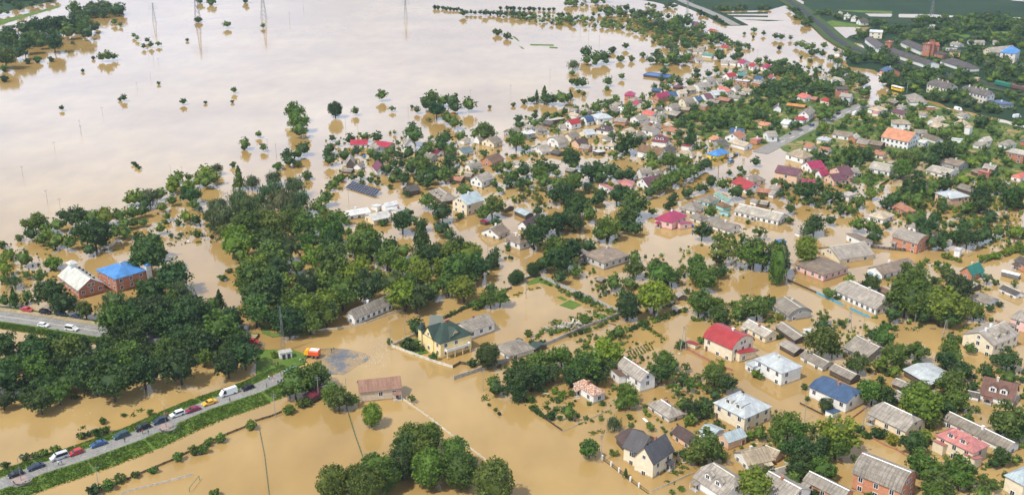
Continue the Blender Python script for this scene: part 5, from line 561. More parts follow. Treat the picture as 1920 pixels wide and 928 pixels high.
([[-0.1,629.5,46.8,9.1,5.8,2.32,1.8,'g','sl','g',[]]],'grey-roofed grey block gabled house well front left of the long cream single-slope roof','house'),
([[8.4,621.8,33,8,8,3.58,1,'g','wh','g',['n2']]],'grey house with white metal roof beside a round tree','house'),
([[17.5,632.8,7.5,6.1,8,2.68,2,'h','sl','g',[]]],'grey-roofed grey block hip house left of the waterside bright red roof','house'),
([[16.7,591.1,28,6.8,12.1,1.9,2.6,'g','sl','w',[]]],'white grey-roofed house standing at the flooded bend','house'),
([[25.8,603.7,36.1,7.7,11,2.7,3.3,'b','sl','w',['n2']]],'white gambrel-fronted house with many small windows behind the flooded bend','house'),
([[25.1,586.2,136.3,6.1,5.9,1.54,1.2,'g','sd','k',[]]],'dark grey-roofed dark wooden gabled shed right of the flooded bend house','shed'),
([[34,617.4,49,8.4,7,2.69,2.2,'g','sl','c',[]]],'grey-roofed cream gabled house well in front of the waterside bright red roof','house'),
([[37.9,601.8,36.2,7,7.3,3.15,2,'g','dk','pe',[]]],'peach brick house with dark brown roof','house'),
([[-10.6,568.5,54,10.7,9,2.37,2.8,'g','br','b',[]]],'orange brick house with broad brown roof','house'),
([[-20.3,558,35.9,7.8,5.5,1.92,1.8,'b','sl','w',[]]],'grey-roofed white rounded house front left of the broad brown roof','house'),
([[-27.6,535.5,154.5,6.9,5.3,1.84,1.3,'g','ru','k',[]]],'rust brown-roofed dark wooden gabled shed left of the white rusty-shed house','shed'),
([[-21.8,540.4,154.2,4.2,4.7,2.11,1.4,'g','sl','k',[]]],'grey-roofed dark wooden gabled shed left of the white rusty-shed house','shed'),
([[-14.9,531.1,50.3,10.2,8.3,3.32,2.8,'g','sl','w',[]]],'white house with grey roof and blue shadowed side beside a rusty shed','house'),
([[4.1,561.4,141.9,7.4,4.7,2.1,1.6,'g','sl','w',[]]],'grey-roofed white gabled house right of the broad brown roof','house'),
([[31,553.5,142.9,5.2,5,1.1,1,'g','sl','k',[]]],'grey-roofed dark wooden gabled shed well left of the hidden pink roof','shed'),
([[-86,602.4,4.3,9.8,7.2,2.52,2,'g','rs','w',[]]],"white house with long crimson roof at the flood's edge",'house'),
([[-71.3,598.2,153.1,10.3,8,2.71,1.8,'g','rs','g',[]]],'house with crimson crossed roof just right of the long crimson roof','house'),
([[-74.2,585.8,117.4,9,7.6,3.62,2.4,'g','sl','gw',['n2']]],'grey gabled house in front of the crimson crossed roof','house'),
([[-57.1,593.5,104,8,5.9,4.51,3.4,'g','sl','w',['n2']]],'tall white chalet with brown balcony front by a huge round tree','house'),
([[-85.6,564,97.7,10.8,4.8,2.74,3,'g','sl','k',[]]],"dark wooden barn with steep grey roof at the water's edge",'barn'),
([[-80.4,559.2,72.1,6,4.2,1.92,1.6,'g','sl','w',[]]],'grey-roofed white gabled house front right of the dark wooden barn','house'),
([[-85.3,552.8,160.4,5.6,4.8,1.19,0.96,'g','sl','k',[]]],'grey-roofed dark wooden gabled shed in front of the dark wooden barn','shed'),
([[-68.8,552.9,109.5,11,6.4,2.38,3,'g','mr','pb',[]]],'pale blue-white gabled house with maroon brown roof','house'),
([[-40.9,585.3,136.6,6.1,6,1.99,1.4,'g','mr','w',[]]],'maroon-roofed white gabled house left of the steel blue roof','house'),
([[-43.8,574.4,139.5,6.2,6,2,2,'b','sl','g',[]]],'grey-roofed grey block rounded house left of the steel blue roof','house'),
([[-49.4,516.4,37,6.7,7,2.41,2,'g','sd','k',[]]],'dark timber barn with grey roof beyond the solar panels','barn'),
([[-33.3,507.7,116.3,18.1,8.5,2.04,2.4,'h','sl','k',['dm']]],'sprawling grey-roofed house with a gabled dormer beside the cream zinc-roofed house','house'),
([[-20.5,489.8,43.4,11.2,10.8,5.41,3.5,'g','zb','c',['n2']]],'cream two-storey house with blue-grey metal roof and white chimney','house'),
([[-12.2,471.5,132.7,3.9,3.2,1.23,0.5,'s','mg','k',[]]],'small crimson shed roof beside bushes','shed'),
([[-2.1,490.3,131.8,3.4,5.8,1.87,1,'g','tn','k',[]]],'tan-roofed dark wooden gabled shed right of the blue-grey metal roof','shed'),
([[5.5,482.6,124.8,9.6,5.4,2.06,1,'g','zb','k',[]]],'pale blue zinc-roofed dark wooden gabled shed behind the plum-roofed house under trees','shed'),
([[8.3,467.5,56.1,13.8,4.9,2.46,2.2,'g','pd','w',[]]],'white house with dark plum roof half under trees','house'),
([[-7.3,456.8,52.7,8.5,10.3,1.9,2.5,'g','sb','w',[]]],'white house with brown-grey roof and red door in open water','house'),
([[2.2,442.9,130.5,10.6,6.3,3.05,2.4,'h','sb','w',[]]],'white hip-roofed house beside a big dark tree at the flooded crossing','house'),
([[-71.7,482.1,29.1,11.4,7.9,2.25,1.4,'g','wh','w',[]]],'leftmost white-roofed house of the white cluster by the solar panels','house'),
([[-60.8,474.8,33.6,9.9,9.7,2.82,1.6,'g','zg','c',[]]],'pale grey metal-roofed house in the middle of the white cluster','house'),
([[-57.1,491.1,40.2,7.7,4,2.81,1.4,'g','wh','w',[]]],'white-roofed white gabled house right of the white-roofed cluster','house'),
([[-63.2,491.5,149.5,4,5,2.06,0.6,'s','wh','w',[]]],'white-roofed white lean-to shed behind right of the white-roofed cluster','shed'),
([[-55.5,487.8,125,3.7,6.7,1.88,0.5,'s','wh','w',[]]],'white-roofed white lean-to shed right of the white-roofed cluster','shed'),
([[-52.9,485.8,62.9,6.6,4.4,2.07,1,'g','zg','w',[]]],'pale metal-roofed white gabled house right of the white-roofed cluster','house'),
([[-52,369.9,49.3,19.3,5.2,2.69,2.8,'k','sl','w',['ww']]],'long white school-like building with grey roof and a row of dark windows','building'),
([[-13.4,355.6,40.4,12.8,9,3.4,2.2,'g','sl','w',['ch1']]],'white annex with grey roof directly behind the yellow villa','house'),
([[-41.5,308.4,13.2,13.5,7,3.7,2.6,'g','rt','st',[]]],'stone bus-shelter-like building with rusty tile roof and dark central opening','building'),
([[-62,306,54.6,5.5,4,2.2,1,'g','mr','k',[]]],'small maroon-roofed shed behind bushes beside the rusty tile roof building','shed'),
([[24.2,308.4,124.6,10.4,5,2.9,1.9,'h','rw','w',[]]],'small white house with flaking rusty hip roof','house'),
([[46.7,297.1,120.4,10.9,6.4,1.7,2.1,'h','sl','w',['rc']]],'low white house with grey hip roof edged in white','house'),
([[50.7,279.6,123,8.8,5.1,2.3,1.8,'g','dk','pe',[]]],'pinkish barn with dark brown roof behind the big charcoal-roofed villa','barn'),
([[69.2,293.9,127.7,12.7,12.3,4.9,3.5,'h','zw','c',['n2','dm','ch2']]],'large cream villa with white zinc mansard roof and two dormers','house'),
([[63.5,279.3,31.5,7.3,5,2.6,1.8,'g','zb','pe',[]],[58.3,283.3,135.7,5.1,7,2,1.2,'g','zb','w',[]]],'small pinkish house with zinc gable in front of the white mansard villa','house'),
([[67.7,269.3,20.9,8.7,8,2.1,2.2,'g','tn','w',[]]],'white house with ribbed tan roof near the bottom gardens','house'),
([[56.5,254.9,123.9,12.3,10.9,3,3.6,'k','sl','w',['dm']]],'white house with steep grey roof and one white dormer at the bottom','house'),
([[39.3,266.3,48.6,10.4,6.9,4.6,4.26,'g','ch','c',['n2']],[36.3,271.6,139.2,6.1,10,4.6,3.7,'g','ch','c',['n2']],[35.3,267,134.1,2.8,3,3.6,1.2,'g','ch','c',[]]],'big cream villa with steep charcoal roofs and brick porch columns','house'),
([[34.9,279.2,110.1,5.1,9.3,2.1,2,'g','dk','k',[]]],'dark brown shed tucked behind the big charcoal-roofed villa','shed'),
([[100.9,305.2,129.4,14.1,10.5,3.9,2.4,'k','nb','w',[]],[96.9,295.2,129.4,3,4,2,0.4,'s','nb','w',[]]],'white house with smooth blue metal roof','house'),
([[114.4,289.6,125.9,13.6,10.4,2.9,3,'k','sl','c',['rc']]],'cream house with grey half-hipped roof and white ridge beside a flooded lane','house'),
([[127.4,273.5,124.9,12.3,7.8,4.7,2.6,'h','pk','c',['n2','dm']],[121.8,274.3,124.4,3.8,3,3.2,0.6,'s','pk','c',[]],[128.3,267.4,123.9,3.9,4,3,0.7,'s','pk','c',[]]],'cream villa with complex faded pink roof','house'),
([[136.7,282.8,123.3,21.7,6.2,2.1,1.6,'g','sl','w',['rc']]],'very long narrow grey-roofed outbuilding behind the faded pink villa','outbuilding'),
([[124.4,313.8,129.2,5.4,5.4,1.5,1,'g','sl','k',[]]],'grey-roofed dark wooden gabled shed front left of the broad pale zinc shed','shed'),
([[121.2,304.5,104.3,6.5,4.7,1.6,1,'g','sl','k',[]]],'grey-roofed dark wooden gabled shed behind the cream half-hipped house','shed'),
([[151.9,306.5,146.7,10.2,9,2.2,4.4,'g','bn','w',['dm']]],'white house under a huge steep brown roof with a wide dormer','house'),
([[143.9,306.7,150.6,4,4,1.7,0.8,'g','sd','w',[]]],'dark grey-roofed white gabled shed left of the steep brown roof with wide dormer','shed'),
([[99.5,254.8,136.1,14,10.1,5,3.9,'b','sl','b',['n2','rc']]],'tall orange brick house with patched grey gambrel roof at the bottom edge','house'),
([[84.4,253.4,130.5,12.6,6,2.6,1.6,'g','sl','b',['rc']]],'long brick outbuilding with grey roof and white ridge at the bottom edge','outbuilding'),
([[73.4,271.2,136.9,4.8,4.1,2.2,1.3,'g','tn','pe',[]]],'tan-roofed peach gabled shed right of the ribbed tan roof','shed'),
([[74.8,262.6,26.5,7.1,3.5,1.8,1.2,'g','sl','k',[]]],'grey-roofed dark wooden gabled shed front right of the ribbed tan roof','shed'),
([[72.4,252.7,127.7,11.1,10,2.5,2.4,'g','sl','w',['rc']]],'wide grey roof with white ridge cut by the bottom frame edge','house'),
([[137.5,255,121.3,6.2,11,5,2.4,'h','zb','c',['n2']]],'cream house with pale blue zinc roof in the bottom right corner','house'),
([[71.6,470.7,140.9,9.7,13.4,3.68,2.6,'h','mg','p',[]],[77.2,465.7,113.8,2.5,6.4,2.55,0.5,'s','mg','p',[]]],'pink house with magenta hip roof standing in open water','house'),
([[84.2,489.5,141.1,8.8,9.9,2.25,2.6,'h','sl','w',[]]],'broad grey hip-roofed house behind the pink house','house'),
([[93.4,500.5,134.1,8,8.4,2.42,2.2,'h','sl','tq',[]],[99.1,491.7,118.4,6.4,5.1,2.34,1.6,'h','bt','tq',[]]],'turquoise-walled house with grey roof','house'),
([[101.1,501.6,109.9,13.6,4,2.79,1.2,'g','sg','w',[]]],'pale green metal roof running behind the turquoise-walled house','building'),
([[98.3,483.2,142.8,4.9,3,1.88,0.5,'s','sg','tq',[]]],'pale green-roofed turquoise lean-to shed left of the very long low white building','shed'),
([[85.1,475.6,131.4,7,6.2,1.88,2.2,'h','sl','w',[]]],'grey-roofed white hip house right of the pink house with magenta roof','house'),
([[94.3,463.3,130.6,13.3,7.5,1.99,2.3,'b','sl','w',[]]],'low white house with lumpy grey roof and two tiny roof hatches','house'),
([[115.5,498.9,132.6,3.6,3.8,1.87,1,'g','sl','w',[]]],'grey-roofed white gabled shed behind the very long low white building','shed'),
([[119.6,496.9,149.1,4,5,1.68,1,'g','sl','k',[]]],'grey-roofed dark wooden gabled shed behind the very long low white building','shed'),
([[116.4,522.9,111.5,13.9,10,2.58,2.4,'g','rd','w',[]]],'house with plain bright red sloping roof below the flooded street','house'),
([[122.1,532.8,114.8,8.1,8.7,2.76,2.2,'h','sl','c',[]]],'grey-roofed cream hip house behind right of the plain bright red roof','house'),
([[131.1,520.9,139.2,4.3,6,2.04,1.3,'g','ru','k',[]]],'rust brown-roofed dark wooden gabled shed right of the plain bright red roof','shed'),
([[123.2,515,160.5,6.6,6,2.04,1.2,'g','ru','k',[]]],'rust brown-roofed dark wooden gabled shed front right of the plain bright red roof','shed'),
([[112.2,580.7,133.6,7.6,11.5,2.63,2.4,'h','bl','ye',[]]],'bright yellow house with vivid blue roof beside the flooded street','house'),
([[97.3,594.9,146.5,5.2,5.6,2.71,0.8,'s','rd','w',[]]],'red-roofed white lean-to kiosk right of the deep maroon hip roof','kiosk'),
([[94.9,581.6,152.7,9,5,2.27,1.8,'h','tn','w',[]]],'tan-roofed white hip house left of the bright yellow house','house'),
([[128,614.3,51.6,9.1,9.8,3.23,2.8,'g','ru','w',[]]],'white gabled house with rusty orange roof above the street','house'),
([[130.8,623.9,156.9,8,8,3.58,2,'g','nb','w',[]]],'navy-roofed white gabled house behind the rusty orange-roofed white house','house'),
([[116.7,612.2,116.4,5.9,7.1,2.33,1.5,'g','or','w',[]]],'terracotta-roofed white gabled house left of the rusty orange-roofed white house','house'),
([[117.4,602.6,11,6.3,11.3,2.25,2,'g','sd','g',[]]],'dark grey-roofed grey block gabled house front left of the rusty orange-roofed white house','house'),
([[128.8,600.3,126.9,11,7.3,2.61,1.8,'g','tn','w',[]]],'tan-roofed white gabled house front right of the rusty orange-roofed white house','house'),
([[139.6,611.2,140.7,4.8,8.4,2.34,0.8,'s','pk','b',[]]],'orange brick shop with pinkish metal roof beside the street','shop'),
([[148.4,616.5,10.1,6.2,8.7,3.58,2.2,'g','sl','w',[]]],'grey-roofed white gabled house right of the rusty orange-roofed white house','house'),
([[155.2,574.6,125.9,12.6,9.6,3.35,2.8,'h','tn','w',['ch1']]],'large white house with tan roof split by a white valley','house'),
([[166.1,595.3,132,5.8,6.3,2.35,1.6,'g','ru','w',[]]],'rust brown-roofed white gabled house behind right of the large white house with tan roof','house'),
([[173,589.9,143.4,5.9,7,2.17,1.4,'g','ru','w',[]]],'rust brown-roofed white gabled house right of the large white house with tan roof','house'),
([[177.3,609.1,148.9,7.3,6.3,3.05,1.6,'h','zw','c',[]]],'pale zinc-roofed cream hip house well behind right of the large white house with tan roof','house'),
([[157.6,555.8,21.5,9,9.6,2.65,2.8,'g','mg','w',[]]],'white gabled house with raspberry roof beside the plum-roofed cream villa','house'),
([[158.6,541.9,24.7,5.6,5.4,2.75,2.2,'g','mg','w',[]]],'small white house with raspberry roof next to the raspberry canopy','house'),
([[149,530.9,159.7,6.7,4,1.75,1.2,'b','mg','k',[]]],'rounded raspberry canopy roof standing in water','canopy'),
([[140,536,144,12.3,8,5.13,2.9,'g','pl','pe',['n2']]],'long cream peach villa with plum metal roof','house'),
([[43.9,624.7,25.2,6.8,9.6,2.68,2,'g','zw','c',[]]],'pale zinc-roofed cream gabled house front right of the waterside bright red roof','house'),
([[54.6,615.4,129.5,4,5,1.8,1.2,'g','sl','w',[]]],'grey-roofed white gabled shed well left of the deep maroon hip roof','shed'),
([[67,623.9,46.2,8,6.8,3.58,2,'g','tn','c',[]]],'tan-roofed cream gabled house behind left of the deep maroon hip roof','house'),
([[72.7,617.3,36.1,7.5,7.6,2.69,2,'g','sl','g',[]]],'grey-roofed grey block gabled house left of the deep maroon hip roof','house'),
([[83.9,604.4,155.8,9,8.2,3.6,3.2,'h','mr','w',['n2','dm']]],'large white house with deep maroon hip roof and a white front gable','house'),
([[76,578.9,142.8,14.8,7.9,3.98,3,'g','bt','w',['n2']]],'long white house with earthy brown roof and two skylights','house'),
([[87,590.4,25.7,6.9,5.5,2.26,1.6,'g','sd','g',[]]],'dark grey-roofed grey block gabled house right of the earthy brown roof with skylights','house'),
([[41.2,594.3,151,5.9,6.7,2.26,1.5,'g','sl','b',[]]],'grey-roofed brick gabled house right of the flooded bend house','house'),
([[48,588.2,133.7,4.9,6.1,1.45,0.6,'s','wh','k',[]]],'white-roofed dark wooden lean-to shed well left of the earthy brown roof with skylights','shed'),
([[55.9,599.2,151.4,6.1,6.3,2.25,1.6,'h','tn','w',[]]],'tan-roofed white hip house well left of the earthy brown roof with skylights','house'),
([[67.8,542.2,20.3,6.9,5.9,3.66,2.2,'g','sl','w',[]],[74.5,548,142.7,4.1,6,2.02,1.3,'g','sl','w',[]]],'grey-roofed white gabled house behind the white gable with mauve roof','house'),
([[68.8,527.4,32.2,10.4,9.6,2.77,2.8,'g','pl','w',[]]],'white gabled house with mauve roof beside a row of leafy trees','house'),
([[56.6,525.9,167.4,7.9,9,2.4,2,'h','pk','w',[]],[47.2,519,117.6,10.2,5,2.4,1.2,'s','pk','w',[]]],'pink hip roof almost hidden among dark trees','house'),
([[81.2,629.2,137.9,8.3,8.1,3.57,2,'g','sl','w',['n2']]],'grey-roofed white gabled house behind left of the deep maroon hip roof','house'),
([[95.3,631.6,129,8.3,7,2.23,1.6,'g','ru','w',[]]],'rust brown-roofed white gabled house well behind right of the deep maroon hip roof','house'),
([[-22.2,342.4,126.8,12,13.4,5.9,4.3,'h','dgr','y',['n2','ch2','vil']],[-30.8,344.5,125.3,2.5,2.4,6.6,2.6,'h','dgr','y',[]],[-21.2,340.7,137.8,6,6.9,5.9,3.4,'g','dgr','y',['n2']],[-26.4,340.8,36.4,5.5,6.5,5.9,4,'g','dgr','y',['n2']],[-26.1,349.4,171.5,4.6,6,6.2,3.2,'g','dgr','y',[]]],'pale yellow villa with dark green steep roofs, arched porch and balconies','villa'),
([[-166.8,396,131.8,20.4,10.7,3.64,3.6,'g','wc','rb',['cup','ww']]],'brick hall under a pale cream metal roof with a small cupola','hall'),
([[-152.7,400.7,47.3,13.2,15.4,5.86,2.6,'h','bl','rb',['n2']],[-142.3,401.4,40.9,2.5,2.2,7.76,0.6,'h','bl','gw',[]],[-150.7,411,30.7,2.5,2.2,7.72,0.6,'h','bl','gw',[]]],'unfinished red brick building with vivid blue roof and pale corner turrets','building'),
([[-58.8,309.9,35.7,2.8,5,2.2,1,'g','sl','w',[]]],'grey-roofed white gabled shed left of the rusty tile roof','shed')]
# trees and bushes: kind tone size, x, y, crown width, height, and where each stands (indices into PHRASES)
PHRASES = ['behind left of','the tall orange brick gambrel house','','behind right of','the cream half-hipped house','the vivid blue-roofed brick building','right one','in the left road wood','back row, third from left','back row, rightmost','back row, right one','middle row','near row, third from left','near row, rightmost','near row, fifth from left','near row, second from left','near row, leftmost','near row, fourth from left','right of','well behind left of','the rounded red roof','the blue-fenced white house','the two-dormered cream house',"the pink villa's outbuilding",'larger','the white-dormered grey roof','left of','the wide grey gable house','in the big central wood','back row, middle part','back row, left end','back row, right part','back row, left one','back row, right end','back row','back row, left part','middle row, rightmost','middle row, third from left','middle row, leftmost','near row, right one','near row, left one','well behind','the pale-roofed brick hall','the bare block gable','behind','the flaking rusty roof','second from left','the rusty tile roof','the ribbed tan roof','left one','in front of','the villa with faded pink roof','third from left','back row, fifth from left','back row, leftmost','back row, second from left','well right of','front left of','rightmost','leftmost','back row, fourth from left','middle row, right part','middle row, second from left','middle row, right end','near row, right end','the lone pale hip-roofed house','the pink building with the brown roof','front right of','the white garage with blue doors','well front right of','the broad pale zinc shed','the white mansard villa','the pink house with magenta roof','fourth from left','near row','near row, middle part','the long white woodside building','the small cream house','the blue metal-roofed house','the zinc-roofed corner house','middle row, middle part','middle row, left end','middle row, left part','near row, right part','the grey rounded-roof house','the low compound-wall house','the white hip-roofed crossing house','back row, larger','middle row, fourth from left','near row, left part','well left of','the big charcoal-roofed villa','the earthy brown roof with skylights','the bleached cream roof',"the lawn's rounded-roof house",'well behind right of','the plum-roofed house under trees','the broad white zinc roof','the blue-grey metal roof','the white-roofed cluster','in the top left lakeside wood','near row, left end','the hidden pink roof','the small white flat-roofed block','well front left of','the grey barn with the cream gable','the white-edged grey hip roof','the flooded bend house','standing in the open lake of floodwater','the white chalet with brown front','the white rusty-shed house','the orange brick two-storey house','the low house with two roof hatches','fifth from left','smaller','the steel blue roof','the yellow villa with green roof','well in front of','the white zinc-roofed villa','in the maroon roof grove','the long cream single-slope roof','sixth from left','seventh from left','the long crimson roof','the plain bright red roof','along the low dark wall','the emerald-roofed brick house','the small zinc-gabled house','the dark wooden barn','on the causeway grass bank','left part','standing near the lakeside wood','standing under the lattice pylons','middle part','right end','left end','right part','the broad grey hip roof','the long blue flooded shed','the maroon-roofed pale house','the steep brown roof with wide dormer','the cream cubic building','the cream villa with plum roof','the very long low white building','the broad brown roof','the big orange-roofed white building','the broad bleached tan roof','the big raspberry hip roof','the longest dark factory shed','the dark shed with white side wall','the tall white gabled house','the six-chimney apartment block','the large all-white house','standing along the drowned hedge line','the raspberry-roofed gabled house','the red-door white house','the deep maroon hip roof','the big navy roof','the bright blue cabin','in the willow patch of the central wood']
TN = dict(d='dark green', m='mid green', b='bright green', w='grey-green', y='yellow-green')
KN = dict(t='leafy tree', o='dense rounded tree', u='bush', c='conifer', p='tall slender tree', f='loose garden tree', w='willow')
SZ = ['', 'big ', 'small ', 'large ']
TREES = []
